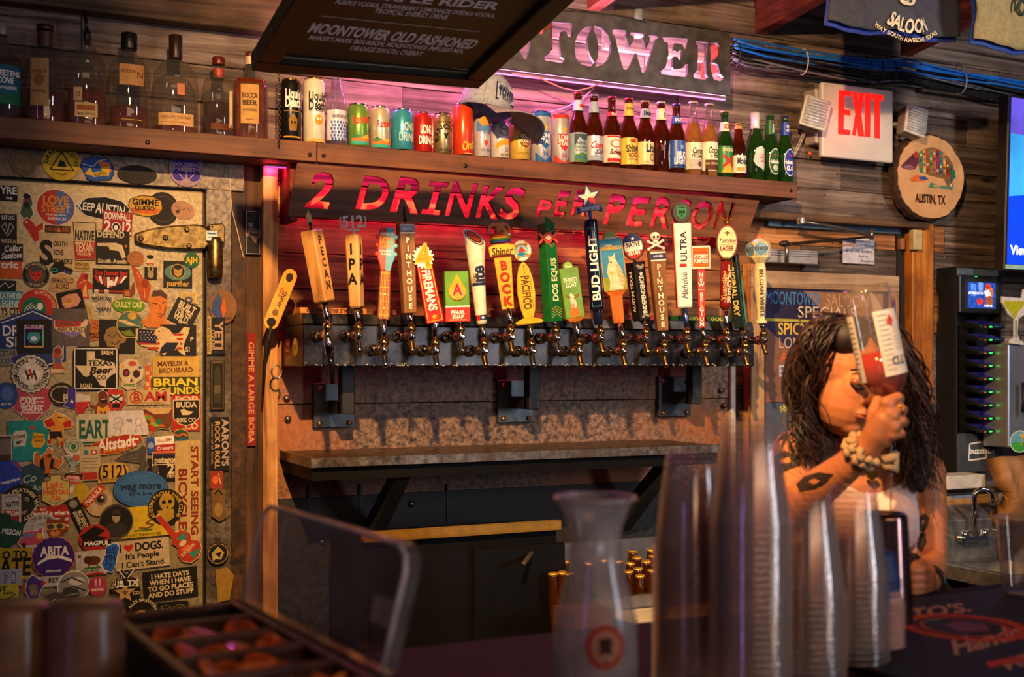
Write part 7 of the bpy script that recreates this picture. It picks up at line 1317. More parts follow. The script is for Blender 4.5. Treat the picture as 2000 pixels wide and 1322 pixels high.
S('tan peeling sticker with a claw drawing on the frame', 425, 984, [(-14, -28), (0, -34), (16, -26), (12, -4), (16, 26), (2, 34), (-14, 22)], 34, 66, '#6a4c24', [('l', [(-8, -20), (0, -28), (8, -18)], 3, '#1c120a'), ('e', 0, 10, 8, 14, '#8a6a3c')], off=FO)
S('round black and gold sticker with a bird low on the frame', 424, 1080, 'e', 42, 44, '#17120d', [('o', 0, 0, 20, 1.4, '#a8843c'), ('p', [(-12, -2), (0, -14), (12, -2), (6, 12), (-4, 10), (-10, 14)], '#a8925c'), ('p', [(-6, 0), (6, -4), (4, 8)], '#17120d')], off=FO)
S('tan torn sticker at the foot of the frame', 437, 1140, [(-18, -30), (4, -34), (18, -18), (10, 30), (-14, 34)], 38, 66, '#8a6a2c', off=FO)
# on the upright next to the recess
S('narrow black sticker with the state shape on the dark upright', 492, 455, 'r', 30, 86, '#141013', [('l', [(-13, -41), (13, -41), (13, 41), (-13, 41), (-13, -41)], 1, '#a89080'), ('p', tex(.62, 0, 0), '#8a7468'), ('t', 'TEXAS', 1, -6, 7, K, 21, 2), ('t', 'Beer', 1, 3, 7, K, 18, 2, 0, .3)], Y=3.350)
S('long red sticker with capitals down the dark upright', 489, 760, 'r', 17, 220, '#7a1a12', [('t', 'GIMME A LARGE BOBA', 0, 6, 10, '#b87a54', 196, 2, -90)], Y=3.350)
# ================================================================ RIGHT HAND SIDE OF THE WALL
# cable on the rusty strip
w_ = MB(); w_.tube([P(x, y, 3.34) for x, y in ((449, 290), (449, 360), (453, 410), (463, 450), (474, 497), (476, 505))], .0018, mat('#b8a078', .5), 6)
tag(w_.build('cable'), 'thin pale cable slanting down the rusty strip beside the cooler frame', 'cable')
# exit sign
EY = 3.285
xs_ = thing('exit_sign', 'grey white exit sign box with glowing red capitals EXIT', 'exit sign', loc=P(1675, 312, EY))
e0 = xs_.location
def EP(x, y, Y=EY): p = P(x, y, Y)-e0; return (p.x, p.z)
WP = mat('#c9c4bc', .45, 0, .06, 8); GP = mat('#9c968e', .5)
ex0, ex1 = EP(1606, 300)[0], EP(1745, 300)[0]; ez0, ez1 = EP(1675, 312)[1], EP(1675, 168)[1]
m = MB().bb((ex0, 0, ez0), (ex1, .022, ez1), WP); m.build('face_housing', xs_, bevel=.007, seg=3)
MB().bb((ex0-.012, .020, ez0+.05), (ex1-.02, .09, ez1-.02), GP).build('rear_box', xs_, bevel=.004)
pr = PR(); pr.line([(ex0+.012, ez1-.012), (ex0+.012, ez0+.075)], .0012, '#6a6560'); pr.line([(ex0+.012, ez1-.012), (ex0+.055, ez1-.012)], .0012, '#6a6560')
for sx_, cx in ((1, 1733), (-1, 1620)): q = EP(cx, 232 if sx_ < 0 else 240); pr.line([(q[0]-.012*sx_, q[1]+.022), (q[0]+.012*sx_, q[1]), (q[0]-.012*sx_, q[1]-.022)], .0016, '#a8a39b')
pr.build('moulded_lines', xs_)
LR = mat('#ff1a10', .4, emit=1.15, var=.03); LE = {}
def EX(x, y): return EP(1440+x/3.571, y/3.571)
for ch, pts in (('E', [(706, 628), (789, 640), (789, 672), (742, 668), (742, 762), (786, 770), (786, 806), (740, 800), (738, 902), (786, 908), (784, 943), (702, 935)]),
                ('X', [(802, 640), (836, 644), (846, 720), (852, 648), (884, 652), (862, 800), (884, 952), (842, 950), (834, 872), (822, 946), (800, 942), (822, 796)]),
                ('I', [(890, 652), (928, 656), (924, 958), (888, 954)]),
                ('T', [(935, 655), (1017, 666), (1015, 702), (992, 700), (992, 966), (955, 962), (956, 696), (936, 692)])):
    MB().prism([EX(*q) for q in pts], -.0025, .001, LR).build('letter', xs_, label='glowing red letter '+ch)
l = bpy.data.lights.new('exit_glow', 'AREA'); l.energy = .12; l.color = (1, .05, .03); l.size = .12; lo = bpy.data.objects.new('exit_glow', l); COL.objects.link(lo); lo.location = P(1680, 225, EY-.12); lo.rotation_euler = (R(90), 0, 0)
MB().sph((ex0-.018, .045, EP(1587, 294)[1]), .004, mat('#ff2a14', .3, emit=5), 8, 6).build('status_light', xs_)
def head(px, py, yaw, roll, par):
    c = P(px, py, EY-.03)-e0; h_ = MB(); h_.M = Matrix.Translation(c) @ Euler((R(-8), R(roll), R(yaw))).to_matrix().to_4x4() @ Matrix.Scale(1.22, 4)
    h_.box((0, .022, 0), (.072, .044, .086), mat('#8a7f78', .5)); o = h_.build('lamp_head', par, bevel=.012, seg=3)
    g_ = MB(); g_.M = h_.M; g_.box((0, -.002, 0), (.078, .010, .092), mat('#d0ccc4', .3)); g_.build('lens_rim', o, bevel=.006, seg=2)
    g_ = MB(); g_.M = h_.M; g_.box((0, -.008, 0), (.066, .004, .080), mat('#c8ccd0', .12, .55, .2, 60)); 
    for i in range(9): g_.tube([(-.032, -.010, -.036+i*.009), (.032, -.010, -.036+i*.009)], .0032, mat('#dfe2e6', .1, .35), 6, flat=.6)
    g_.build('ribbed_lens', o)
    b_ = MB(); b_.tube([c+Vector((.0, .045, 0)), Vector(((ex0 if px < 1650 else ex1)*.92, .05, c.z-.01))], .008, GP, 8); b_.build('swivel_arm', par)
head(1592, 221, -24, 16, xs_); head(1788, 236, -6, 14, xs_)
for k in range(2):
    w_ = MB(); w_.tube([P(x+k*4, y, 3.33) for x, y in ((1572, 250), (1562, 275), (1554, 292), (1547, 306))], .002, mat(['#b8a890', '#c9bfae'][k], .5), 6); w_.build('lead', xs_); xs_.children[-1].location = -e0 if False else (0, 0, 0)
    o = [c_ for c_ in xs_.children if c_.name.startswith('lead')][-1]; o.data.transform(Matrix.Translation(-e0))
# wood slice
SLY = 3.30
ws = thing('wood_slice', 'round bark edged wood slice plaque with a colourful armadillo', 'plaque', loc=P(1818, 430, SLY)); c0 = ws.location
rr = random.Random(5); n = 56; cc = P(1818, 346, SLY)-c0; t_ = TT(1818, SLY); kx, ky = t_*t_/SLY/F, t_/F
rad = [1+.018*rr.uniform(-1, 1)+.012*sin(5*2*pi*i/n+1) for i in range(n)]
prf = lambda s_, j=0: [(cc.x+(66*kx+j*rr.uniform(-.002, .002))*s_*rad[i]*cos(2*pi*i/n), cc.z+(83*ky+j*rr.uniform(-.002, .002))*s_*rad[i]*sin(2*pi*i/n)) for i in range(n)]
bk = MB(); A_, B_, C_ = prf(.985, 1), prf(1.03, 1), prf(1.05, 1); MBARK = rusty('tree_bark', '#120b07', '#5a3a24', '#2e1c10', 0, .85, 60, .9, 12)
bk.add([(x, 0, z) for x, z in A_]+[(x, .010, z) for x, z in B_]+[(x, .035, z) for x, z in C_], [(q*n+i, (q+1)*n+i, (q+1)*n+(i+1) % n, q*n+(i+1) % n) for q in range(2) for i in range(n)]+[tuple(range(2*n, 3*n))], MBARK); bk.build('bark', ws)
fc = MB().prism(prf(.975), -.001, .006, mat('#c99a68', .6, 0, .10, 14, bump=.1)); o = fc.build('sanded_face', ws)
pr = PR(); pr.dv = .00004; AQ = lambda L: [((x-1350)/3.571, (y-1235)/3.571) for x, y in L]
it = [('p', AQ([(1262,1150),(1250,1090),(1290,1050),(1350,1025),(1410,1035),(1470,1080),(1505,1130),(1520,1200),(1500,1260),(1470,1300),(1440,1240),(1340,1225),(1270,1200)]), '#7a5a3a'),
      ('p', AQ([(1145,1175),(1175,1140),(1230,1080),(1262,1075),(1265,1140),(1240,1190),(1190,1200),(1150,1190)]), '#5c2c3c'), ('p', AQ([(1150,1180),(1200,1160),(1240,1180),(1190,1198)]), '#8a5a6a'), ('p', AQ([(1228,1112),(1240,1062),(1262,1074),(1262,1110)]), '#a8382c'), ('e', -34, -35, 2, 1.6, K),
      ('p', AQ([(1200,1265),(1240,1230),(1300,1230),(1340,1250),(1300,1270),(1220,1280)]), '#d0662c'), ('p', AQ([(1262,1240),(1310,1232),(1330,1255),(1280,1262)]), '#24548c'), ('p', AQ([(1330,1308),(1350,1270),(1400,1290),(1470,1290),(1510,1260),(1500,1308)]), '#4a7a6c'), ('p', AQ([(1360,1300),(1375,1285),(1420,1300)]), '#c8a83c')]
for i, c_ in enumerate(['#2a8a6c', '#c8a83c', '#b03a2c', '#5a8a3c', '#c8562c', '#7a2c5a', '#2a7a8a', '#c88a2c', '#8c2c2c', '#2a6a4c']):
    x0 = 1268+i*23; top_ = 1052-28*sin(pi*(i+1)/9) if i < 8 else 1075+(i-7)*24; it.append(('p', AQ([(x0, top_+20), (x0+20, top_+14), (x0+24, 1215), (x0+6, 1205)]), c_))
    for q in range(4): it.append(('p', AQ([(x0+5, top_+38+q*38), (x0+17, top_+36+q*38), (x0+19, top_+52+q*38), (x0+7, top_+54+q*38)]), ['#e0c88c', '#3a2c2c', '#c8402c', '#2a5a7c'][(i+q) % 4]))
it += [('p', AQ([(1480, 1180), (1515, 1170), (1522, 1225), (1490, 1240)]), '#1f6a4c'), ('t', 'AUSTIN, TX', -2, 43, 16, '#3a1c0c', 58, 2)]
dsl(pr, it, kx, ky, cc.x, cc.z); pr.build('painted_armadillo', o, off=(0, -.001, 0), base=.0001)
# cable bundle under the roof
cbn = thing('cable_bundle', 'thick bundle of black, grey and blue cables tied along the top of the wall', 'cable bundle')
path = [(1426, 101), (1450, 106), (1490, 112), (1560, 122), (1640, 132), (1700, 140), (1760, 140), (1820, 152), (1880, 162), (1940, 172), (2010, 184), (2090, 200)]
rc = random.Random(9)
for i in range(30):
    blue = i < 6; a_ = rc.uniform(0, 2*pi); R0 = .034*math.sqrt(rc.random()); ph = rc.uniform(0, 6); pts = []
    for j, (x, y) in enumerate(path):
        p = P(x, y, 3.315); w2 = 1+.35*sin(ph+j*1.1); dz_ = R0*sin(a_+.25*j)*w2+(.022 if blue else -.006)*1; dy_ = R0*cos(a_+.25*j)*w2*.6-(.026 if blue else 0)
        pts.append((p.x, p.y+dy_, p.z+dz_))
    sm_ = []
    for j in range(len(pts)-1):
        for s_ in range(3):
            q = s_/3; q2 = q*q*(3-2*q); sm_.append(Vector(pts[j]).lerp(Vector(pts[j+1]), q*.5+q2*.5))
    sm_.append(pts[-1])
    c_ = '#1c6fd0' if blue else ['#141416', '#1b1c20', '#2a2a30', '#5a5a64', '#17171a', '#24242a', '#70707a'][i % 7]
    m = MB(); m.tube(sm_, .0042 if blue else rc.uniform(.003, .0048), mat(c_, .45), 6); m.build('cable', cbn)
for x, y in ((1434, 108), (1566, 124), (1690, 138), (1712, 140), (1738, 142), (1874, 162)):
    p = P(x, y, 3.312); m = MB(); m.tube([(p.x, p.y+.030*sin(a)-.006, p.z+.045*cos(a)+.004) for a in [2*pi*i/14 for i in range(15)]], .0022, mat('#c8c4c4' if x in (1566, 1874) else '#141414', .4), 6, cap=False); m.build('cable_tie', cbn)
# small black wires
w_ = MB(); w_.tube([P(x, y, 3.32) for x, y in ((1867, 136), (1872, 122), (1880, 134), (1892, 146))], .0015, M_BLACK, 5); tag(w_.build('cable'), 'little kinked black wire standing up above the cable bundle', 'cable')
# shirts hung from the roof
def shirt(label, px0, px1, pyt, pyb0, pyb1, Y, col, prints, lining, seed, loops=True):
    a_, b_ = P(px0, pyb0, Y), P(px1, pyb1, Y); top_ = P((px0+px1)/2, pyt, Y).z; r_ = random.Random(seed)
    t = thing('hanging_shirt', label, 'shirt', 'shirts hung from the rafters', loc=(a_.x, Y, a_.z)); W_ = b_.x-a_.x; H_ = top_-a_.z; dzb = b_.z-a_.z
    def fy(u, v): return .007*sin(u*14+seed)*(1-v*.6)+.004*sin(u*31+v*6+seed)+.004*sin(v*17+u*5)
    for name, dy, c_, s0, s1, th in (('cloth', 0, col, 0, 0, .004), ('lining', .018, lining, -.012, -.006, .004)):
        m = MB(); nx, nz = 40, 22; vs_ = []
        for j in range(nz+1):
            for i in range(nx+1):
                u, v = i/nx, j/nz; vs_.append((u*W_*(1-.03*v)+(.02*(1-v)*sin(v*9)*.3), fy(u, v)+dy, dzb*u*(1-v)+v*H_+(1-v)*(s0+.006*sin(u*9+seed)-.010*sin(u*pi)*1)))
        m.add(vs_, [(j*(nx+1)+i, j*(nx+1)+i+1, (j+1)*(nx+1)+i+1, (j+1)*(nx+1)+i) for j in range(nz) for i in range(nx)], mat(c_, .95, 0, .10, 70, bump=.2), True)
        o = m.build(name, t); mo = o.modifiers.new('t', 'SOLIDIFY'); mo.thickness = th
        if name == 'cloth': cl = o
    m = MB()
    for u in (.12, .88): m.tube([(u*W_, 0, H_-.01), (u*W_, .01, H_+.10)], .0015, mat('#8a8a8a', .3, .9), 5)
    m.build('hook_wire', t)
    k = TT((px0+px1)/2, Y)/F; kx = k*TT((px0+px1)/2, Y)/Y
    pr = PR(); dsl(pr, [tuple([i[0]]+list(i[1:])) for i in prints], kx, k, 0, 0)
    me_o = pr.build('shirt_print', cl)
    ox = P(prints_c[0], prints_c[1], Y)
    for v in me_o.data.vertices:
        x = v.co.x+ox.x-a_.x; z = v.co.z+ox.z-a_.z; v.co = (x, fy(x/W_, max(0, (z-dzb*x/W_)/(H_-dzb*x/W_)))-.009+v.co.y, z)
    return t
prints_c = (1768, 0)
shirt('dark navy shirt hung from the rafters with cream SALOON lettering', 1618, 1872, -110, 38, 70, 2.72, '#3d3f4a',
      [('a', 'SALOON', 2, -44, 84, 25, 270, '#d8cdb0', 2, 1, .78), ('a', 'WAY SOUTH AWESOME, TEXAS', 2, -44, 98, 8, 270, '#cdbf98', 2, 1, 1.0), ('e', 0, 2, 14, 11, '#d8cdb0'), ('e', -4, 0, 3, 4, '#3d3f4a'), ('e', 4, 4, 3, 3, '#3d3f4a'), ('a', 'MOONTOWER', 2, -34, 66, 20, 90, '#d8cdb0', 2)], '#2a3f9a', 3)
prints_c = (1990, 20)
shirt('tan shirt with blue edge at the top right corner', 1908, 2120, -110, 76, 100, 2.6, '#9a8a5e', [('t', 'TO', 0, -8, 30, '#24382c', 34, 2, -8)], '#2a4a9c', 8)
# ---- specials board
FY = 3.285
def FP(x, y, Y=FY): p = P(x, y, Y); return (p.x, p.z)
sb_ = thing('specials_board', 'dark painted specials board in a pale weathered wood frame with chalk lettering', 'board', loc=(0, FY, 0))
M_FW = wood('pale_frame_wood', ('#6b5340', '#a08468', '#bfa58a'), 'X', rnd=False); M_FWV = wood('pale_frame_wood_upright', ('#6b4a30', '#a8825c', '#c09a70'), 'Z', rnd=False)
x0, z1 = FP(1468, 527); x1, _ = FP(1757, 542); zb_ = CZ-.62; fw = FP(1494, 560)[0]-x0
MB().bb((x0, 0, z1-fw*1.05), (x1, .02, z1), M_FW).build('frame_rail', sb_, bevel=.002); MB().bb((x0, 0, zb_), (x1, .02, zb_+fw), M_FW).build('frame_rail', sb_, bevel=.002)
MB().bb((x0, .001, zb_+fw), (x0+fw, .019, z1-fw*1.05), M_FWV).build('frame_stile', sb_, bevel=.002); MB().bb((x1-fw*.85, .001, zb_+fw), (x1, .019, z1-fw*1.05), M_FWV).build('frame_stile', sb_, bevel=.002)
pn = MB().bb((x0+fw-.004, .010, zb_+fw-.004), (x1-fw*.8, .018, z1-fw), mat('#33304a', .22, 0, .25, 5)).build('painted_panel', sb_)
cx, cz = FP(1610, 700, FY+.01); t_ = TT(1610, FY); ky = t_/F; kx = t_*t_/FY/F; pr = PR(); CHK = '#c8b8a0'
dsl(pr, [('p', [(-112, -60), (-70, -20), (-20, -30), (50, -60), (118, -90), (118, 40), (60, 80), (-112, 84)], '#7c5646'), ('p', [(-112, 84), (20, 90), (118, 60), (118, 200), (-112, 200)], '#4c5462'), ('p', [(-40, -130), (118, -130), (118, -60), (20, -70)], '#8a6248'),  # tan patches put the warm lamp's glare into the board colour
         ('t', 'MOONTOWER', -60, -116, 24, '#3f7ab4', 104, 0), ('t', 'SALOON', 46, -114, 24, '#b08a64', 86, 0), ('t', 'SPECIALS', 6, -90, 22, CHK, 116, 0), ('l', [(-112, -74), (118, -70)], 4, '#a8a03c'),
         ('t', 'SPICY PINA', -32, -57, 22, '#c8a83c', 114, 1), ('t', 'LONG ISLAND', -22, -30, 21, '#b8a488', 132, 0), ('t', 'ATOMIC', -40, -3, 20, '#c8602c', 90, 0), ('t', 'EL BANDIDO', -22, 24, 21, '#a8b4d0', 132, 1), ('t', 'BANANA', -44, 52, 19, '#7a6a44', 84, 0), ('t', 'NEW!', -72, 94, 13, '#c8c03c', 26, 1, 14)], kx, ky, cx, cz-0)
pr.dv = .00002; pr.build('chalk_and_glare', pn, off=(0, .010, 0), base=.0001)
# ---- door closer, notice, small fittings
MCL = mat('#8f8a84', .3, .9, .1, 40); AL = mat('#c8c8cc', .25, .6)
dc = thing('door_closer', 'aluminium door closer with folding arm under the header', 'door closer', loc=P(1547, 500, 3.30)); q0 = dc.location
a_, b_ = P(1496, 512, 3.30)-q0, P(1598, 490, 3.30)-q0; MB().bb((a_.x, 0, a_.z), (b_.x, .05, b_.z), AL).build('closer_body', dc, bevel=.004, seg=2)
for i in range(3): z = b_.z-.006-i*.008; MB().bb((a_.x+.01, -.0015, z-.0008), (b_.x-.004, .001, z+.0008), M_BLACK).build('groove', dc)
LP_ = lambda x, y, Y=3.27: P(x, y, Y)-q0
MB().tube([LP_(1703, 462), LP_(1620, 470), LP_(1545, 476), LP_(1532, 476)], [.004, .005, .006, .004], mat('#4a3c34', .35, .8), 8).build('lower_arm', dc)
MB().tube([LP_(1562, 432), LP_(1600, 438), LP_(1612, 440), LP_(1690, 456), LP_(1702, 456)], [.006, .005, .0065, .0085, .006], MCL, 8).build('upper_arm', dc)
MB().tube([LP_(1702, 448), LP_(1702, 468)], .008, MCL, 10).build('elbow_pin', dc); MB().bb(LP_(1556, 438, 3.29), LP_(1572, 424, 3.26), AL).build('header_bracket', dc, bevel=.002)
MB().tube([LP_(1536, 470), LP_(1536, 514)], .007, MCL, 10).build('spindle', dc); MB().sph(LP_(1532, 476), (.022, .012, .011), mat('#3a2a24', .4, .6)).build('arm_knuckle', dc)
a_, b_ = P(1498, 441, 3.36), P(1755, 436, 3.36); tag(MB().bb((a_.x, 3.352, a_.z), (b_.x, 3.37, a_.z+.022), mat('#5a7890', .35, .5)).build('weather_strip'), 'metal strip tinted by blue light along the door head below the header board', 'metal strip')  # blue light falling on the metal is put into its colour
pp = P(1677, 490, 3.352); t_ = TT(1677, 3.352); ky = t_/F; kx = t_*t_/3.352/F
nt_ = tag(MB().bb((-31*kx, -.0006, -25*ky), (31*kx, 0, 25*ky), mat('#b8b8c4', .7)).build('paper_notice'), 'small white paper notice taped to the door boards', 'notice'); nt_.location = pp
pr = PR(); dsl(pr, [('t', 'We appreciate your', 0, -20, 6, '#3a3a50', 48), ('t', 'patience', -19, -11, 6, '#b06a70', 24, 1), ('t', 'during this time', 12, -11, 6, '#3a3a50', 36), ('t', 'of our staff shortage', 0, 0, 6, '#3a3a50', 52), ('t', '- Thank you,', 8, 10, 4, '#5a5a6a', 22), ('t', 'Management', 17, 19, 4, '#5a5a6a', 24)], kx, ky); pr.build('print', nt_, off=(0, -.0006, 0))
def blk(name, x0, y0, x1, y1, Y, d, m, label, cat, bev=.003):
    a_, b_ = P(x0, y1, Y), P(x1, y0, Y); c = Vector(((a_.x+b_.x)/2, Y, a_.z)); o = MB().bb((a_.x-c.x, 0, 0), (b_.x-c.x, d, b_.z-a_.z), m).build(name, bevel=bev, seg=2); o.location = c
    return tag(o, label, cat)
blk('door_sensor', 1785, 449, 1802, 487, 3.295, .025, mat('#b8a878', .4), 'cream plastic door sensor on the orange jamb', 'sensor')
blk('wood_block', 1760, 465, 1769, 487, 3.34, .02, mat('#8a5a3c', .6), 'small brown block beside the door head', 'block')
# ---- screen at the right edge
tv = thing('wall_screen', 'large wall screen with a blue picture cut by the right frame edge', 'screen', loc=P(1961, 527, 3.12), rot=(R(2), 0, 0)); W_ = 1.0; H_ = .64
MB().bb((0, 0, 0), (W_, .05, H_), mat('#1a1614', .4)).build('bezel', tv, bevel=.004)
MB().bb((.012, -.002, .022), (W_-.012, .004, H_-.012), mat('#0b3fd8', .3, emit=.85, var=.05)).build('picture', tv)
pr = PR(); pr.dv = .0001; pr.poly([(.012, H_*.42), (W_-.012, H_*.60), (W_-.012, H_-.012), (.012, H_-.012)], mat('#3aa0f0', .3, emit=.9, var=.25, scale=3)); pr.poly([(.012, H_*.78), (W_-.012, H_*.7), (W_-.012, H_-.012), (.012, H_-.012)], mat('#6a5ae0', .3, emit=.8, var=.3, scale=3)); pr.text('View', .075, .075, .032, mat('#ffffff', .3, emit=1.0), bold=2); pr.build('picture_shapes', tv, off=(0, -.002, 0))
MB().bb((.004, -.004, .004), (W_, -.001, .020), mat('#9ac8b8', .3)).build('lower_trim', tv)
MB().bb((.4, .05, .2), (.6, .24, .36), M_BLACK).build('wall_mount', tv)
# ---- tablet charging rack
RY = 3.27; rk = thing('charging_rack', 'tall dark grey tablet charging rack with a white logo at its foot', 'charging rack', loc=(P(1867, 918, RY).x, RY, P(1900, 922, RY).z)); q0 = rk.location
RP = lambda x, y, Y=RY: P(x, y, Y)-q0
wR = RP(1956, 700).x; hR = RP(1900, 524).z; DG = mat('#3a424a', .45, 0, .1, 30); DK = mat('#15161a', .5)
side = [(0, 0), (.06, 0), (.10, 0), (.10, hR*.72), (.085, hR*.75), (.085, hR*.86), (.10, hR*.90), (.10, hR*.97), (.07, hR), (0, hR)]
for x in (0, wR-.008):
    m = MB(); m.add([(x, y, z) for y, z in side]+[(x+.008, y, z) for y, z in side], [tuple(range(9, -1, -1)), tuple(range(10, 20))]+[(i, (i+1) % 10, 10+(i+1) % 10, 10+i) for i in range(10)], DK); m.build('side_panel', rk)
MB().bb((.008, .0, 0), (wR-.008, .012, RP(1900, 846).z), DG).build('lower_front', rk, bevel=.002)
MB().bb((.008, .0, RP(1900, 612).z), (wR-.008, .012, hR), mat('#4a5c6c', .45, 0, .1, 30)).build('upper_front', rk, bevel=.003)
MB().bb((.008, .06, 0), (wR-.008, .09, hR), DK).build('back_panel', rk); MB().bb((0, 0, hR), (wR, .10, hR+.004), DK).build('top_cap', rk)
t_ = TT(1915, RY); ky = t_/F; kx = t_*t_/RY/F; c = RP(1916, 880); pr = PR(); dsl(pr, [('l', [(8, -10), (8, -18), (-22, -14), (-24, 18), (10, 15), (10, 8)], 2.2, '#d8dce0'), ('t', 'buzztime', 2, 0, 11, '#e4e8ec', 50, 2, -1)], kx, ky, c.x, c.z); pr.build('logo', rk)
bpy.context.view_layer.update()
def tablet(label, pos, rot, front):
    t = thing('tablet', label, 'tablet', 'tablets docked in the charging rack', loc=pos, rot=rot); w, d, h = (.118, .086, .013)
    MB().box((0, 0, 0), (w, d, h), mat('#1a1b20', .35)).build('tablet_case', t, bevel=.004, seg=2)
    MB().box((0, 0, h/2+.0004), (w*.78, d*.80, .001), mat('#2c2c80', .2, emit=.15, var=.5, scale=40)).build('display', t)
    return t
SL = ['topmost slot', 'second slot from the top', 'third slot from the top', 'fourth slot from the top', 'fifth slot, halfway down', 'fourth slot from the bottom', 'third slot from the bottom', 'second slot from the bottom', 'lowest slot']
for i in range(9):
    y = 634+i*25.3; p = P(1922, y, 3.235)
    t = tablet('black tablet with a green light docked in the '+SL[i], p, (R(14), R(0), R(-4)), 0)
    MB().box((-.008, -.0435, .001), (.012, .0015, .004), mat('#20ff50', .3, emit=5)).build('green_light', t); MB().box((-.034, -.0435, .0), (.008, .0015, .003), mat('#c07818', .3, emit=.8)).build('amber_light', t)
    MB().box((.028, -.0437, .003), (.036, .001, .0016), mat('#2a7cb0', .4, emit=.4)).build('blue_mark', t)
p = P(1914, 575, 3.262); t = thing('tablet', 'upright tablet showing a colourful picture at the head of the rack', 'tablet', 'tablets docked in the charging rack', loc=p)
MB().box((0, 0, 0), (84*kx, .014, 74*ky), mat('#1d2026', .35)).build('tablet_case', t, bevel=.005, seg=2)
MB().box((0, -.0075, 0), (66*kx, .002, 58*ky), mat('#2a2e36', .35)).build('bezel', t)
pr = PR(); EM = lambda c_, e=1.0: mat(c_, .3, emit=e, var=.3, scale=90); pr.dv = .0001
dsl(pr, [('r', 0, 2, 54, 50, EM('#2048a8', .9)), ('r', -16, -8, 10, 24, EM('#4a7ad0')), ('r', -2, -14, 8, 18, EM('#6a94d8')), ('e', 14, -4, 9, 12, EM('#b8603c')), ('e', 12, -16, 5, 5, EM('#c83018')), ('e', 14, 12, 8, 10, EM('#8a4a34')), ('p', [(4, -6), (14, -10), (18, 2), (8, 4)], EM('#d8d8e8')), ('e', -4, 14, 6, 6, EM('#d83020')), ('t', 'LET YOUR PLAY ON', -12, -2, 4, EM('#ffffff', 1.2), 28, 2), ('r', 12, 22, 16, 4, EM('#d0d8e8'))], kx, ky); pr.build('picture', t, off=(0, -.0085, 0))
MB().box((-.028, -.006, 34*ky), (.012, .004, .003), mat('#20c040', .3, emit=2)).build('green_light', t)
# ---- margarita cut out, steel fridge, paper bag
t_ = TT(1985, 3.12); ky = t_/F; kx = t_*t_/3.12/F
mg = tag(MB().prism([(x*kx, -y*ky) for x, y in [(-28, -42), (10, -40), (14, -58), (28, -60), (36, -44), (30, -28), (20, -26), (16, -8), (4, 0), (2, 30), (6, 42), (14, 46), (14, 52), (-14, 48), (-12, 42), (-4, 36), (-4, 2), (-16, -8), (-22, -22), (-28, -30)]], -.003, .003, mat('#c8c8c4', .4)).build('cocktail_cutout'), 'flat margarita glass cut out with a lime wheel on the fridge corner', 'decoration'); mg.location = P(1984, 622, 3.12)
pr = PR(); dsl(pr, [('p', [(-25, -34), (16, -34), (12, -22), (2, -12), (-2, 0), (-6, 0), (-12, -12), (-22, -22)], '#a8a81c'), ('e', 24, -44, 9, 13, '#5a8a1c'), ('e', 24, -44, 6, 9, '#a0b84c'), ('r', -1, 20, 4, 36, '#8a8c8c')], kx, ky); pr.build('print', mg, off=(0, -.003, 0))
fr_ = thing('steel_fridge', 'stainless steel fridge side at the right edge of the wall', 'fridge', loc=(P(1969, 700, 3.13).x, 3.13, CZ-.30)); MB().bb((0, 0, 0), (.6, .12, P(1990, 672, 3.13).z-(CZ-.30)), mat('#9aa4b4', .32, .75, .1, 6)).build('cabinet', fr_, bevel=.006, seg=2)
MB().tube([(.045, -.03, .24), (.045, -.035, .17), (.045, -.03, .13)], .010, M_BLACK, 10).build('handle', fr_)
pr = PR(); c = P(1992, 862, 3.13)-fr_.location; dsl(pr, [('e', 0, 0, 20, 22, '#c8d0c0'), ('e', 0, 0, 18, 20, '#5aa0b8'), ('e', 0, 0, 18, 20, '#3a9a3c', 0, 185, 355), ('l', [(2, 8), (4, -10)], 3, '#b8942c'), ('e', 4, -12, 4, 4, '#c8a83c')], kx, ky, c.x, c.z); pr.build('round_sticker', fr_, label='round green and blue sticker on the fridge')
bg_ = thing('paper_bag', 'creased brown paper bag below the fridge at the right edge', 'bag', loc=P(2015, 1025, 2.95)); m = MB(); vs_ = []; nx, nz = 14, 12; rb = random.Random(2)
x0 = P(1957, 950, 2.95).x-bg_.location.x; h_ = P(1990, 890, 2.95).z-bg_.location.z
for j in range(nz+1):
    for i in range(nx+1): vs_.append((x0*(1-(1-j/nz)*.12)+(.36)*i/nx, rb.uniform(-.006, .006)-.03*sin(pi*j/nz)+.012*sin(i*1.7+j*.6), h_*j/nz+(.03*(i/nx)*(1-j/nz) if i else 0)))
m.add(vs_, [(j*(nx+1)+i, j*(nx+1)+i+1, (j+1)*(nx+1)+i+1, (j+1)*(nx+1)+i) for j in range(nz) for i in range(nx)], mat('#8a6238', .6, 0, .15, 12, bump=.3), True); o = m.build('bag_front', bg_); mo = o.modifiers.new('t', 'SOLIDIFY'); mo.thickness = .06; mo.offset = -1
MB().bb((x0+.03, .03, -.30), (.4, .1, -.002), mat('#1a1512', .8)).build('stand', bg_)
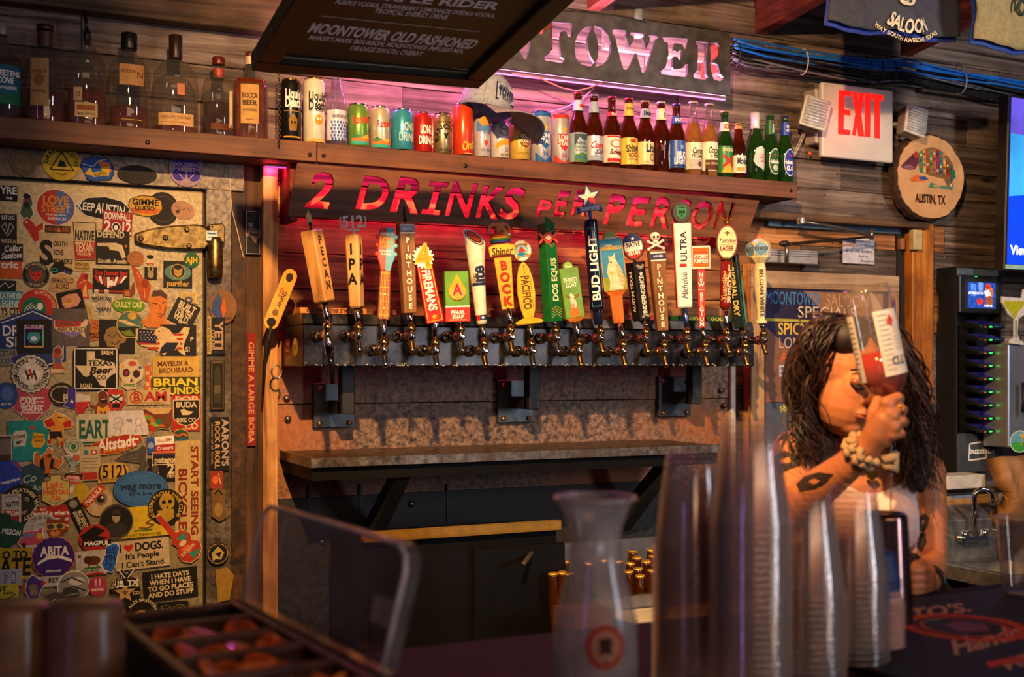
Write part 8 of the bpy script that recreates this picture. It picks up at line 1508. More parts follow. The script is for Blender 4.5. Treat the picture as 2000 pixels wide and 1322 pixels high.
# ---- hand sink with gooseneck tap, and ledge above it
SKY = 3.0; sk = thing('hand_sink', 'stainless wall hung hand sink with splashback behind the bartender', 'sink', loc=P(1898, 1100, SKY)); q0 = sk.location; SP = lambda x, y, Y=SKY: P(x, y, Y)-q0
MS = rusty('sink_steel', '#7a7d80', '#a6a8a8', '#6a6660', .85, .35, 26, .1, 5)
a_, b_ = SP(1836, 1098), SP(1960, 1010); xe = b_.x+.03
MB().add([(a_.x, 0, a_.z), (xe, 0, a_.z), (xe, 0, b_.z), (a_.x, 0, b_.z), (a_.x, .10, b_.z+.075), (xe, .10, b_.z+.075), (a_.x, .12, a_.z), (xe, .12, a_.z)], [(0, 1, 2, 3), (3, 2, 5, 4), (0, 3, 4, 6), (2, 1, 7, 5), (4, 5, 7, 6)], MS).build('splashback', sk, bevel=.003)
zr = a_.z
rim = MB(); ox0, ox1, oy0, oy1 = a_.x, xe, -.30, 0; ix0, ix1, iy0, iy1 = ox0+.05, ox1-.04, oy0+.04, -.04
v8 = [(ox0, oy0, zr), (ox1, oy0, zr), (ox1, oy1, zr), (ox0, oy1, zr), (ix0, iy0, zr-.004), (ix1, iy0, zr-.004), (ix1, iy1, zr-.004), (ix0, iy1, zr-.004), (ix0+.03, iy0+.03, zr-.12), (ix1-.03, iy0+.03, zr-.12), (ix1-.03, iy1-.03, zr-.12), (ix0+.03, iy1-.03, zr-.12), (ox0, oy0, zr-.05), (ox1, oy0, zr-.05), (ox1, oy1, zr-.05), (ox0, oy1, zr-.05)]
rim.add(v8, [(0, 1, 5, 4), (1, 2, 6, 5), (2, 3, 7, 6), (3, 0, 4, 7), (4, 5, 9, 8), (5, 6, 10, 9), (6, 7, 11, 10), (7, 4, 8, 11), (8, 9, 10, 11), (1, 0, 12, 13), (0, 3, 15, 12), (2, 1, 13, 14)], MS); rim.build('basin', sk, bevel=.004)
MB().bb((a_.x+.02, .0, zr-.3), (xe-.02, .38, zr-.05), mat('#16110e', .8)).build('wall_bracket', sk)
fx = SP(1903, 1045, SKY-.03); CH2 = mat('#c8ccd0', .08, 1, .04)
ft = thing('sink_tap', 'chrome gooseneck tap with two handles over the hand sink', 'tap', loc=fx+q0)
m = MB(); z0 = 0; zt = P(1903, 955, SKY-.03).z-ft.location.z; rr_ = .030; pts = [(0, 0, 0), (0, 0, zt-rr_)]+[(rr_-rr_*cos(a), -rr_*.4*(1-cos(a)), zt-rr_+rr_*sin(a)) for a in [R(15*i) for i in range(1, 12)]]+[(rr_*2, -.024, zt-rr_*1.9)]
m.tube(pts, .0085, CH2, 12); m.build('gooseneck', ft); MB().box((0, .01, -.012), (.115, .035, .022), CH2).build('tap_body', ft, bevel=.006, seg=2)
for sg in (-1, 1):
    m = MB(); m.lathe([(.012, 0), (.014, .01), (.008, .02)], CH2, 14, c=(sg*.045, 0, -.002)); m.tube([(sg*.045, 0, .016), (sg*.056, -.045, .020)], [.006, .004], CH2, 8); m.build('tap_handle', ft)
blk('soap_box', 1850, 926, 1926, 957, 3.02, .10, mat('#b4b2ae', .5), 'pale grey dispenser box above the hand sink', 'dispenser', bev=.004)
blk('wood_rail', 1832, 962, 1950, 990, 3.06, .05, wood('taped_rail_wood', ('#6a4a2c', '#a88454', '#b8986a'), rnd=False), 'horizontal wood rail with a strip of blue tape above the sink', 'rail'); o = bpy.data.objects['wood_rail']
pr = PR(); pr.rect(-.03, .032, .12, .016, '#6a7a94'); pr.build('blue_tape', o)
blk('wall_ledge', 1828, 955, 1990, 968, 3.05, .33, mat('#54483c', .6), 'narrow dark ledge carrying the dispenser box', 'ledge')
# ================================================================ TRAY, COUNTER, BOTTLE BIN
M_TRAY = rusty('grimy_tray_steel', '#4a4440', '#94897e', '#5c4632', .8, .35, 45, .2, 5); M_DARKM = mat('#060505', .6, 0, .3, 20, spec=.15)
ty0, tyz = 3.03, CZ-.243
tx0, tx1 = P(668, 898, ty0).x-.085, 2.16
tr = thing('drip_tray', 'long grimy steel drip tray on braces under the taps', 'drip tray')
m = MB(); m.bb((tx0, ty0, tyz-.026), (tx1, ty0+.006, tyz), M_TRAY); m.build('front_lip', tr, bevel=.001)
MB().bb((tx0, ty0+.006, tyz-.026), (tx1, 3.36, tyz-.018), M_TRAY).build('pan', tr); MB().bb((tx0, ty0+.006, tyz-.018), (tx0+.006, 3.36, tyz), M_TRAY).build('end_lip', tr)
for i in range(16):
    y = ty0+.016+i*.021; MB().bb((tx0+.01, y, tyz-.008), (tx1-.01, y+.010, tyz-.003), mat('#6a4a2c', .35, .8, .4, 60)).build('slat', tr)
MB().bb((tx0+.01, ty0+.02, tyz-.062), (tx1, ty0+.06, tyz-.026), M_DARKM).build('front_beam', tr); MB().bb((tx0+.01, ty0+.06, tyz-.062), (tx0+.06, 3.36, tyz-.026), M_DARKM).build('end_beam', tr)
for px in (788, 1312):
    x = P(px, 920, 3.06).x; o = MB().add([(x-.02, 3.05, tyz-.06), (x+.02, 3.05, tyz-.06), (x+.02, 3.12, tyz-.06), (x-.02, 3.12, tyz-.06), (x-.02, 3.34, tyz-.30), (x+.02, 3.34, tyz-.30), (x+.02, 3.365, tyz-.24), (x-.02, 3.365, tyz-.24)], [(3, 2, 1, 0), (4, 5, 6, 7), (0, 1, 5, 4), (1, 2, 6, 5), (2, 3, 7, 6), (3, 0, 4, 7)], MBK).build('brace', tr)
cz_ = P(900, 1035, 3.0).z; cx1 = P(1085, 1030, 3.0).x
cn = thing('back_counter', 'low black back counter with a brassy front channel under the drip tray', 'counter')
MB().bb((P(690, 1040, 2.99).x, 2.99, 0), (cx1-.002, 3.2, cz_-.012), M_DARKM).build('cabinet', cn, bevel=.003)
m = MB(); x0 = P(705, 1040, 2.99).x; m.bb((x0, 2.965, cz_-.012), (cx1, 2.99, cz_-.006), mat('#a8782c', .35, .7)); m.bb((x0, 2.965, cz_-.006), (cx1, 2.970, cz_+.014), mat('#b08438', .35, .7)); m.bb((x0, 2.985, cz_-.006), (cx1, 2.990, cz_+.014), mat('#b08438', .35, .7)); m.build('front_channel', cn)
for i in range(2): a_ = x0+.02+i*.30; MB().bb((a_, 2.975, .15), (a_+.285, 2.989, cz_-.05), mat('#070606', .5, 0, spec=.2)).build('door', cn, bevel=.004)
# bottle bin with capped bottles
bx0, bx1 = P(1036, 1100, 3.2).x, P(1330, 1100, 3.2).x; zb0 = P(1150, 1058, 3.2).z
bn = thing('bottle_bin', 'open stainless bottle bin in a black cabinet at the foot of the wall', 'bottle bin')
SB = mat('#9a9aa0', .3, .85, .15, 20)
MB().bb((bx0, 3.2, .3), (bx1, 3.22, zb0), SB).build('back_wall', bn); MB().bb((bx0, 2.84, .3), (bx1, 2.86, zb0-.10), SB).build('front_wall', bn)
for x in (bx0, bx1-.012): MB().add([(x, 2.84, .3), (x+.012, 2.84, .3), (x+.012, 3.22, .3), (x, 3.22, .3), (x, 2.84, zb0-.10), (x+.012, 2.84, zb0-.10), (x+.012, 3.22, zb0), (x, 3.22, zb0)], [(3, 2, 1, 0), (4, 5, 6, 7), (0, 1, 5, 4), (1, 2, 6, 5), (2, 3, 7, 6), (3, 0, 4, 7)], SB).build('side_wall', bn)
MB().bb((bx0, 2.70, 0), (bx1+.02, 2.84, zb0-.15), M_DARKM).build('cabinet', bn, bevel=.004); MB().bb((bx0, 2.86, .50), (bx1, 3.2, .52), M_DARKM).build('bin_floor', bn)
MB().bb((P(1240, 1145, 2.72).x, 2.70, zb0-.150), (bx1, 2.83, zb0-.135), mat('#c8c0b0', .5)).build('tap_towel_rail', bn); MB().bb((bx0, 2.70, zb0-.15), (P(1115, 1130, 2.72).x, 2.82, zb0-.10), mat('#5a3420', .6)).build('end_block', bn)
rb = random.Random(4); root = None
for i, (px, py, Y) in enumerate([(1062, 1098, 3.02), (1072, 1088, 3.08), (1084, 1102, 3.0), (1092, 1090, 3.1), (1104, 1094, 3.06), (1098, 1116, 2.95), (1080, 1118, 2.94), (1112, 1118, 2.93), (1236, 1075, 3.12), (1272, 1072, 3.12), (1244, 1087, 3.07), (1276, 1084, 3.06), (1232, 1098, 3.02), (1262, 1094, 3.02), (1286, 1100, 3.0), (1246, 1108, 2.96), (1228, 1114, 2.94), (1274, 1112, 2.95), (1250, 1122, 2.90), (1290, 1122, 2.90), (1150, 1098, 3.05), (1180, 1092, 3.05), (1208, 1094, 3.05)]):
    p = P(px, py, Y)
    if root is None:
        root = thing('capped_bottle', 'gold capped brown bottle standing in the steel bin', 'bottle', 'capped bottles in the bin', loc=p)
        MB().lathe([(.0155, -.2), (.0155, -.11), (.0145, -.07), (.0125, -.012), (.0135, -.006)], mat('#3a1a0a', .12, 0, .1, coat=.6), 14).build('glass_body', root); crown(root, .0130, -.006, '#c89a3c')
    else:
        r2 = root.copy(); COL.objects.link(r2); r2.location = p
        for ch_ in root.children: c2 = ch_.copy(); COL.objects.link(c2); c2.parent = r2; c2.matrix_parent_inverse = Matrix()
        r2.rotation_euler = (rb.uniform(-.12, .12), rb.uniform(-.12, .12), 0)
m = MB(); m.tube([P(1022, 1102, 2.9), P(1062, 1048, 3.1)], .007, mat('#5a5048', .4, .7), 8); tag(m.build('lid_prop'), 'slanted metal rod by the left end of the bottle bin', 'rod')

# ================================================================ BAR TOP AND WHAT STANDS ON IT
BZ = CZ-.38
def PZ(px, py, z=BZ):
    t = (CZ-z)*F/(py-715); return PT(px, py, t)
br_ = thing('bar_counter', 'dark varnished bar counter along the bottom of the view', 'bar')
MB().bb((-1.4, .12, BZ-.05), (3.2, 1.50, BZ), mat('#0c0806', .55, 0, .3, 12, spec=.12, stretch=(1, 12, 1))).build('bar_top', br_, bevel=.006, seg=2); MB().bb((-1.3, .9, 0), (3.1, 1.40, BZ-.05), mat('#120e0c', .7)).build('bar_body', br_)
mt = thing('bar_mat', 'black rubber bar mat with orange red round emblem and lettering', 'bar mat', loc=(1.02, .55, BZ+.0005))
MB().bb((0, 0, 0), (1.25, .885, .007), mat('#0c0b0b', .55, 0, .3, 200, bump=.4)).build('rubber_mat', mt, bevel=.002)
pr = PR(); zt_ = BZ+.008
def onmat(s_, items):
    n0 = len(pr.v); dsl(pr, items, 1, 1)
    A_, B_, C_ = [PZ(*q, zt_) for q in s_]  # left foot, right foot, left head
    ux = (B_-A_); uy = (C_-A_)
    for i in range(n0, len(pr.v)):
        x, y, k = pr.v[i]; q = A_+ux*x+uy*y; pr.v[i] = (q.x-1.02, q.y-.55, k)
OR_ = '#e0481c'; PK = '#d89070'
onmat(((1780, 1208), (1905, 1192), (1776, 1190)), [('t', "TITO'S.", .30, -.5, 1, PK, 1.30, 2)])
onmat(((1862, 1278), (2080, 1222), (1856, 1252)), [('t', 'Handmade', .5, -.5, 1.1, PK, 1.0, 2)]); onmat(((1960, 1310), (2100, 1272), (1952, 1290)), [('t', 'VODKA', .5, -.5, 1, PK, 1.0, 2)]); onmat(((1780, 1330), (2010, 1290), (1776, 1318)), [('r', .9, -.5, .5, 1, OR_)])
c0 = PZ(1885, 1224, zt_); cx, cy = c0.x-1.02, c0.y-.55
pr.ring(cx, cy, .088, .018, OR_); pr.ring(cx, cy, .062, .006, OR_); pr.poly([(cx-.03, cy-.02), (cx+.01, cy-.035), (cx+.04, cy), (cx+.02, cy+.035), (cx-.02, cy+.02)], '#8a4a5c'); pr.ell(cx-.01, cy+.05, .02, .008, '#2a6a4c')
for i in range(40): pr.ell(cx+.0885*cos(i*pi/20), cy+.0885*sin(i*pi/20), .0035, .0035, OR_, n=8)
o = pr.build('print', mt)
for v in o.data.vertices: v.co = (v.co.x, v.co.z, .0074-v.co.y*.02)
PLA = glass('#fcf8f5', .08, tint=.10, name='clear_cup_plastic', fr=.75); PLM = glass('#dcd6d2', .08, tint=.20, name='milky_plastic')
RIMM = glass('#fcf8f5', .05, tint=.1, name='cup_rim_plastic', fr=1.6)
def cup(label, loc, h, r0, r1, group, inv=True, m=PLA, seg=36, name='plastic_cup', cat='cup', rim=.0018):
    t = thing(name, label, cat, group, loc=loc)
    pf = [(r1*.02, h), (r1*.92, h), (r1, h-.004), (r0, .004)] if inv else [(r1*.02, .003), (r1*.92, .003), (r1, .007), (r0, h-.003)]
    MB().lathe(pf, m, seg, cap=False).build('cup_wall', t)
    z = .0025 if inv else h-.002; MB().tube([((r0+.001)*cos(a), (r0+.001)*sin(a), z) for a in [2*pi*i/seg for i in range(seg+1)]], rim, RIMM if m is PLA else m, 6, cap=False).build('rolled_rim', t)
    return t
def dupt(root, loc, label=None, rz=0):
    r2 = root.copy(); COL.objects.link(r2); r2.location = loc; r2.rotation_euler = (0, 0, rz)
    if label: r2['label'] = label
    for ch_ in root.children: c2 = ch_.copy(); COL.objects.link(c2); c2.parent = r2; c2.matrix_parent_inverse = Matrix()
    return r2
def nth(i): return str(i)+('th' if 10 < i < 20 else {1: 'st', 2: 'nd', 3: 'rd'}.get(i % 10, 'th'))
H_C, PIT = .118, .0078; base_cup = None
for px, ts, ytop, nm in ((1350, 1.40, 872, 'leftmost stack'), (1466, 1.315, 808, 'tallest stack'), (1575, 1.40, 962, 'short middle stack'), (1664, 1.50, 945, 'rightmost stack')):
    b = PT(px, 715, ts); b.z = BZ+.008*(b.x > 1.02); top_ = CZ-(ytop-715)/F*ts; n = max(3, int((top_-b.z-H_C)/PIT))
    for i in range(n+1):
        lb = 'clear plastic cup upside down, %s of the %s' % ('topmost' if i == n else nth(n-i+1)+' from the top', nm)
        loc = (b.x, b.y, b.z+i*PIT)
        if base_cup is None: base_cup = cup(lb, loc, H_C, .0445, .0300, 'x'); c_ = base_cup
        else: c_ = dupt(base_cup, loc, lb, rz=i*.7)
        c_['group'] = 'upside down cups of the '+nm
b = PT(2008, 715, 1.92); cup('single clear plastic cup standing upright on the bar mat at the right edge', (b.x, b.y, BZ+.008), .126, .050, .040, None, inv=False, m=PLM)
for px, ts, yt, r_, lb in ((22, 1.20, 1180, .043, 'clouded glass upside down at the bottom left corner'), (168, 1.20, 1176, .042, 'clouded glass upside down in front of the cooler door')):
    b = PT(px, 715, ts); h_ = CZ-(yt-715)/F*ts-BZ
    t = thing('drinking_glass', lb, 'glass', loc=(b.x, b.y, BZ)); GLM = glass('#a87c60', .3, tint=.8, name='clouded_glass', fr=.5)
    MB().lathe([(r_*.02, h_), (r_*.82, h_), (r_*.88, h_-.006), (r_, 0)], GLM, 36, cap=False).build('glass_wall', t); MB().lathe([(r_*.80, h_-.001), (r_*.82, h_-.012), (.001, h_-.014)], GLM, 30, cap=False).build('thick_base', t)
# carafe
tc_ = 1.20; b = PT(1163, 715, tc_); k = tc_/F; cf = thing('carafe', 'clear flared plastic carafe with a round red badge in the foreground', 'carafe', loc=(b.x, b.y, BZ)); zc_ = lambda y: (CZ-(y-715)*k)-BZ
CF = glass('#e2d8d0', .2, tint=.5, name='cloudy_carafe_plastic')
pf = [(70, 1441), (80, 1432), (83, 1300), (80, 1210), (66, 1150), (52, 1100), (48, 1062), (54, 1020), (66, 990), (77, 972)]
MB().lathe([(w*k, max(zc_(y), .001)) for w, y in pf], CF, 40, cap=False).build('carafe_wall', cf); MB().lathe([(.001, .003), (70*k, .003)], CF, 40, cap=False).build('carafe_floor', cf)
MB().tube([(77.5*k*cos(a), 77.5*k*sin(a), zc_(972)) for a in [2*pi*i/40 for i in range(41)]], .0022, CF, 8, cap=False).build('lip', cf)
pr = PR(); dsl(pr, [('e', 0, 0, 38, 42, '#a8301c'), ('e', 0, 0, 29, 32, '#b07a5c'), ('p', [(-14, 16), (-10, 2), (-14, -14), (-4, -18), (4, -18), (14, -14), (10, 2), (14, 16), (4, 12), (-4, 12)], '#3a1c14'), ('t', 'M', 0, 26, 6, K, None, 2)], k, k, 0, zc_(1245)); o = pr.build('round_badge', cf, cyl=82*k, M=Matrix.Rotation(R(7-23), 4, 'Z'), base=.0006, label='round red badge on the carafe')
# shaker tin, little paper cups
b = PT(1725, 715, 1.724); tn = thing('shaker_tin', 'copper toned steel shaker tin upside down on the bar mat', 'shaker tin', loc=(b.x, b.y, BZ+.008)); SH = mat('#8c6a66', .16, 1.0, .08, 30)
h_ = .158; MB().lathe([(.001, h_), (.030, h_), (.0335, h_-.003), (.0345, h_-.008), (.0425, .004), (.0435, .0)], SH, 40, cap=False).build('tin_wall', tn); MB().tube([(.0432*cos(a), .0432*sin(a), .002) for a in [2*pi*i/40 for i in range(41)]], .0014, SH, 6, cap=False).build('rim', tn)
pr0 = None; b = PT(1714, 715, 1.57)
for i in range(16):
    lb = 'small pale paper cup upside down by the tin, %s of its stack from the bottom' % nth(i+1)
    if pr0 is None: pr0 = cup(lb, (b.x, b.y, BZ+.008), .032, .033, .027, 'small paper cups in the little stack', m=mat('#b88a78', .7), name='paper_cup', rim=.0012)
    elif i < 11: dupt(pr0, (b.x, b.y, BZ+.008+i*.0056), lb, rz=i)
    elif i == 11: bl0 = cup('small blue paper cup upside down, lowest blue one above the pale cups', (b.x, b.y, BZ+.008+i*.0056), .040, .029, .021, 'small blue cups in the little stack', m=mat('#14306c', .6), name='paper_cup', rim=.0012)
    else: dupt(bl0, (b.x, b.y, BZ+.008+11*.0056+(i-11)*.006), 'small blue paper cup upside down, %s blue one above the pale cups' % nth(i-10), rz=i)
# condiment caddy with open lid
CZT = BZ+.092; B0 = PT(466, 715, 1.44); B0.z = BZ
dv = Vector((.10, -.995, 0)).normalized(); wv = Vector((-.995, -.10, 0)).normalized()   # along the hinge toward the camera, across to the left
cd = thing('condiment_caddy', 'black garnish caddy with open clear lid on the bar', 'caddy', loc=B0, rot=(0, 0, math.atan2(-wv.y, -wv.x)))
# local: x to the right across, so the box runs x -.155..0, y 0..-.42
CB_ = mat('#17120f', .45, 0, .2, 30); cw, cl, chh = .158, .42, .092
for a_, b_, nm in (((-cw, -.006, 0), (0, 0, chh), 'end_wall'), ((-cw, -cl, 0), (0, -cl+.006, chh), 'end_wall'), ((-cw, -cl, 0), (-cw+.006, 0, chh), 'side_wall'), ((-.006, -cl, 0), (0, 0, chh), 'side_wall'), ((-cw, -cl, 0), (0, 0, .005), 'floor_panel')): MB().bb(a_, b_, CB_).build(nm, cd, bevel=.0015)
TRM = mat('#5a3a30', .4, 0, .2, 40)
for i in range(5):
    y = -.012-i*.081; 
    for a_, b_ in (((-cw+.004, y-.078, chh-.004), (-.004, y-.070, chh+.002)), ((-cw+.004, y, chh-.004), (-.004, y+.006, chh+.002)), ((-cw+.004, y-.07, chh-.004), (-cw+.014, y, chh+.002)), ((-.014, y-.07, chh-.004), (-.004, y, chh+.002))): MB().bb(a_, b_, TRM).build('insert_rim', cd)
    MB().bb((-cw+.010, y-.073, .045), (-.010, y-.071, chh-.002), TRM).build('divider', cd); MB().bb((-cw+.012, y-.068, .040 if i < 2 else .050), (-.012, y-.004, .044 if i < 2 else .054), TRM).build('insert_floor', cd)
bpy.context.view_layer.update(); M_c = cd.matrix_world.copy(); ro = random.Random(8); ORM = mat('#c8541c', .35, 0, .35, 60, coat=.3); OPE = mat('#d86a14', .4, 0, .1, 80); og = None
for i in range(44):
    comp = 1+i % 4; p = M_c @ Vector((ro.uniform(-cw+.030, -.030), -.012-comp*.081-ro.uniform(.022, .056), .072+ro.uniform(0, .014)))
    if og is None:
        og = thing('orange_wedge', 'cut orange wedge in the garnish caddy', 'orange wedge', 'orange wedges in the caddy', loc=p); m = MB()
        m.lathe([(.020, -.004), (.021, 0), (.020, .004)], ORM, 16, sy=.55); m.build('flesh', og); m = MB(); m.tube([(.0215*cos(a), .0215*.55*sin(a), 0) for a in [2*pi*j/16 for j in range(17)]], .0028, OPE, 6, cap=False); m.build('peel', og)
    else:
        w2 = dupt(og, p); w2.rotation_euler = (ro.uniform(-.8, .8), ro.uniform(-.8, .8), ro.uniform(0, 6))
LID = glass('#d8cccc', .12, tint=.22, name='clear_lid_plastic'); ld = MB(); hl, tl_ = .118, .035
pts = [(x_, z_) for x_, z_ in ((.004, 0), (.004+cl-.02, 0), (cl-.008, hl-.022), (cl-.014, hl-.008), (cl-.03, hl), (.03, hl), (.014, hl-.008), (.006, hl-.02))]
def LQ(s_, z, d_): return (.004+z*.22+d_, -s_, chh+z)   # along hinge, height, depth
n = len(pts); f0 = [LQ(a, z, .016) for a, z in pts]; f1 = [LQ(a, z, -.0) for a, z in pts]
ld.add(f0, [tuple(range(n))], LID); ld.add(f0+f1, [(i, (i+1) % n, n+(i+1) % n, n+i) for i in range(n)], LID); ld.build('clear_lid', cd)
MB().tube([f1[i] for i in list(range(1, n))+[0]], .0026, glass('#f0e4dc', .2, tint=1.1, name='lid_edge_plastic'), 6).build('lid_rim', cd); MB().tube([(0, 0, chh), (0, -cl, chh)], .004, CB_, 8).build('hinge', cd)
MB().add([LQ(.33, .035, .014), LQ(.385, .035, .014), LQ(.385, .062, .014), LQ(.33, .062, .014)], [(0, 1, 2, 3)], mat('#b8a888', .5)).build('white_label', cd, label='small cream label on the clear lid')
# ================================================================ BARTENDER
from mathutils.bvhtree import BVHTree
pe = thing('person', 'bartender with long dark wavy hair and pink tank top pouring from a raised bottle', 'person', loc=(0, 0, 0))
SKIN = mat('#b8754c', .48, 0, .06, 14, spec=.4); HAIRM = mat('#20130d', .65, 0, .45, 90, stretch=(1, 1, .12), bump=.2)
body = MB()
def limb(pts, n=7):
    """chain of overlapping balls, (x, y, t, radius in metres) in photo pixels and depth"""
    for a_, b_ in zip(pts, pts[1:]):
        A_, B_ = PT(*a_[:3]), PT(*b_[:3])
        m_ = max(3, int((B_-A_).length/(min(a_[3], b_[3])*.45)))
        for i in range(m_+1): q = i/m_; body.sph(A_.lerp(B_, q), a_[3]+(b_[3]-a_[3])*q, SKIN, 14, 9)
HC = PT(1648, 737, 2.20)
fdir = (right*.36-fwd*.86-upv*.20).normalized(); zax = (upv-fdir*upv.dot(fdir)).normalized(); zax = (zax+right*.10).normalized(); xax = zax.cross(-fdir).normalized()*-1
yax = -fdir; zax = (zax-yax*zax.dot(yax)).normalized(); xax = yax.cross(zax).normalized()
HM = Matrix((xax, yax, zax)).transposed().to_4x4(); HM.translation = HC     # head frame: -y is where the face looks
body.M = HM
for c_, r_ in (((0, .018, .030), (.073, .090, .082)), ((0, -.022, -.028), (.056, .062, .078)), ((0, -.046, -.078), (.026, .026, .022)), ((0, -.052, -.008), (.046, .034, .050)), ((.028, -.044, -.026), (.022, .020, .024)), ((-.028, -.044, -.026), (.022, .020, .024)),
               ((0, -.092, -.022), (.0125, .016, .012)), ((0, -.084, -.004), (.0085, .012, .024)), ((.010, -.084, -.026), (.007, .008, .006)), ((-.010, -.084, -.026), (.007, .008, .006)), ((0, -.070, 0.040), (.036, .018, .026)), ((0, -.078, -.052), (.020, .012, .012)),
               ((-.074, .010, -.010), (.008, .020, .030)), ((.074, .010, -.010), (.008, .020, .030)), ((-.027, -.072, .010), (.014, .012, .010)), ((.027, -.072, .010), (.014, .012, .010))): body.sph(c_, r_, SKIN, 20, 12)
body.M = Matrix()
limb([(1692, 820, 2.26, .050), (1688, 900, 2.29, .052), (1686, 930, 2.30, .062)])
limb([(1572, 888, 2.28, .048), (1640, 915, 2.31, .062), (1720, 925, 2.32, .066), (1786, 918, 2.30, .050)])
limb([(1660, 960, 2.32, .095), (1670, 1040, 2.33, .105), (1675, 1180, 2.36, .095), (1675, 1330, 2.38, .10)]); limb([(1725, 960, 2.31, .085), (1730, 1050, 2.33, .098), (1720, 1180, 2.36, .09), (1720, 1330, 2.38, .10)])
body.sph(PT(1655, 1020, 2.255), (.055, .055, .058), SKIN); body.sph(PT(1742, 1018, 2.245), (.055, .055, .058), SKIN)
# near arm raised to the bottle, far arm down to the jigger
limb([(1556, 892, 2.27, .053), (1545, 950, 2.20, .045), (1534, 1008, 2.12, .038)]); limb([(1534, 1008, 2.12, .038), (1590, 960, 2.08, .036), (1650, 914, 2.03, .028), (1696, 872, 2.0, .0225)])
limb([(1796, 925, 2.29, .050), (1806, 1000, 2.27, .042), (1812, 1098, 2.22, .035)]); limb([(1812, 1098, 2.22, .035), (1814, 1128, 2.13, .029), (1806, 1140, 2.05, .022)])
# right hand round the neck
limb([(1696, 872, 2.0, .022), (1712, 848, 1.99, .024), (1726, 822, 1.982, .022)]); limb([(1712, 850, 1.985, .016), (1734, 790, 1.975, .013)]); limb([(1722, 850, 1.985, .016), (1741, 812, 1.972, .013)]); limb([(1726, 858, 1.985, .015), (1744, 834, 1.972, .0125)])
for pts in ([(1730, 786, 1.972, .0105), (1753, 776, 1.985, .0092), (1758, 778, 2.012, .0085), (1744, 784, 2.036, .0075)], [(1737, 808, 1.970, .0108), (1758, 799, 1.982, .0095), (1764, 801, 2.012, .0088), (1748, 806, 2.038, .0078)],
            [(1741, 829, 1.970, .0105), (1760, 822, 1.980, .0093), (1766, 824, 2.010, .0086), (1750, 828, 2.036, .0076)], [(1742, 850, 1.972, .0095), (1758, 846, 1.980, .0083), (1762, 848, 2.006, .0076), (1748, 850, 2.028, .0068)],
            [(1706, 838, 1.99, .014), (1706, 806, 2.0, .0115), (1716, 780, 2.012, .0095), (1724, 764, 2.02, .0080)]): limb(pts)
# left hand round the jigger
limb([(1806, 1140, 2.05, .022), (1803, 1128, 2.02, .022), (1806, 1118, 2.0, .019)]); limb([(1803, 1140, 2.02, .018), (1806, 1130, 2.0, .018)])
for i, (y, w) in enumerate(((1112, .0092), (1127, .0096), (1142, .0092), (1155, .0080))): limb([(1810, y+4, 1.995, w+.002), (1800-i*1, y+2, 1.972, w), (1783, y+3, 1.966, w*.94), (1778, y+4, 1.985, w*.85)])
limb([(1806, 1116, 2.0, .0125), (1797, 1100, 1.985, .0105), (1788, 1104, 1.972, .0090)])
bo = body.build('body', pe); md1 = bo.modifiers.new('r', 'REMESH'); md1.mode = 'VOXEL'; md1.voxel_size = .0027; md1.use_smooth_shade = True; md2 = bo.modifiers.new('s', 'SMOOTH'); md2.factor = .5; md2.iterations = 4
bpy.context.view_layer.update(); dg = bpy.context.evaluated_depsgraph_get(); me = bpy.data.meshes.new_from_object(bo.evaluated_get(dg)); bo.modifiers.clear(); bo.data = me
if not me.materials: me.materials.append(SKIN)
def pxy(v):
    d_ = Vector(v)-Vector((0, 0, CZ)); t = d_.dot(fwd); return 1000+d_.dot(right)/t*F, 715-d_.z/t*F, t
bvh = BVHTree.FromPolygons([v.co for v in me.vertices], [tuple(p.vertices) for p in me.polygons])
# tank top: the body's own surface below the neckline, lifted off the skin
def neckline(x): return 962+((x-1702)/60)**2*-22 if abs(x-1702) < 84 else (962-43+max(0, abs(x-1702)-84)*1.5)
vx = [pxy(v.co) for v in me.vertices]; keep = []
for p in me.polygons:
    c_ = [sum(vx[i][q] for i in p.vertices)/len(p.vertices) for q in range(3)]
    if c_[1] > neckline(c_[0]) and 1592 < c_[0] < 1792-max(0, (1010-c_[1]))*.12 and c_[2] > 2.135: keep.append(tuple(p.vertices))
ids = sorted({i for f in keep for i in f}); mp_ = {i: n for n, i in enumerate(ids)}; m = MB(); m.add([me.vertices[i].co+me.vertices[i].normal*.004 for i in ids], [tuple(mp_[i] for i in f) for f in keep], mat('#e2cccc', .85, 0, .05, 60, bump=.1), True); o = m.build('tank_top', pe, label='dusty pink tank top'); s_ = o.modifiers.new('s', 'SMOOTH'); s_.iterations = 3; s_ = o.modifiers.new('t', 'SOLIDIFY'); s_.thickness = .003
def inside(x, y, poly):
    c_ = False; n = len(poly)
    for i in range(n):
        (x1, y1), (x2, y2) = poly[i], poly[(i+1) % n]
        if (y1 > y) != (y2 > y) and x < (x2-x1)*(y-y1)/(y2-y1)+x1: c_ = not c_
    return c_
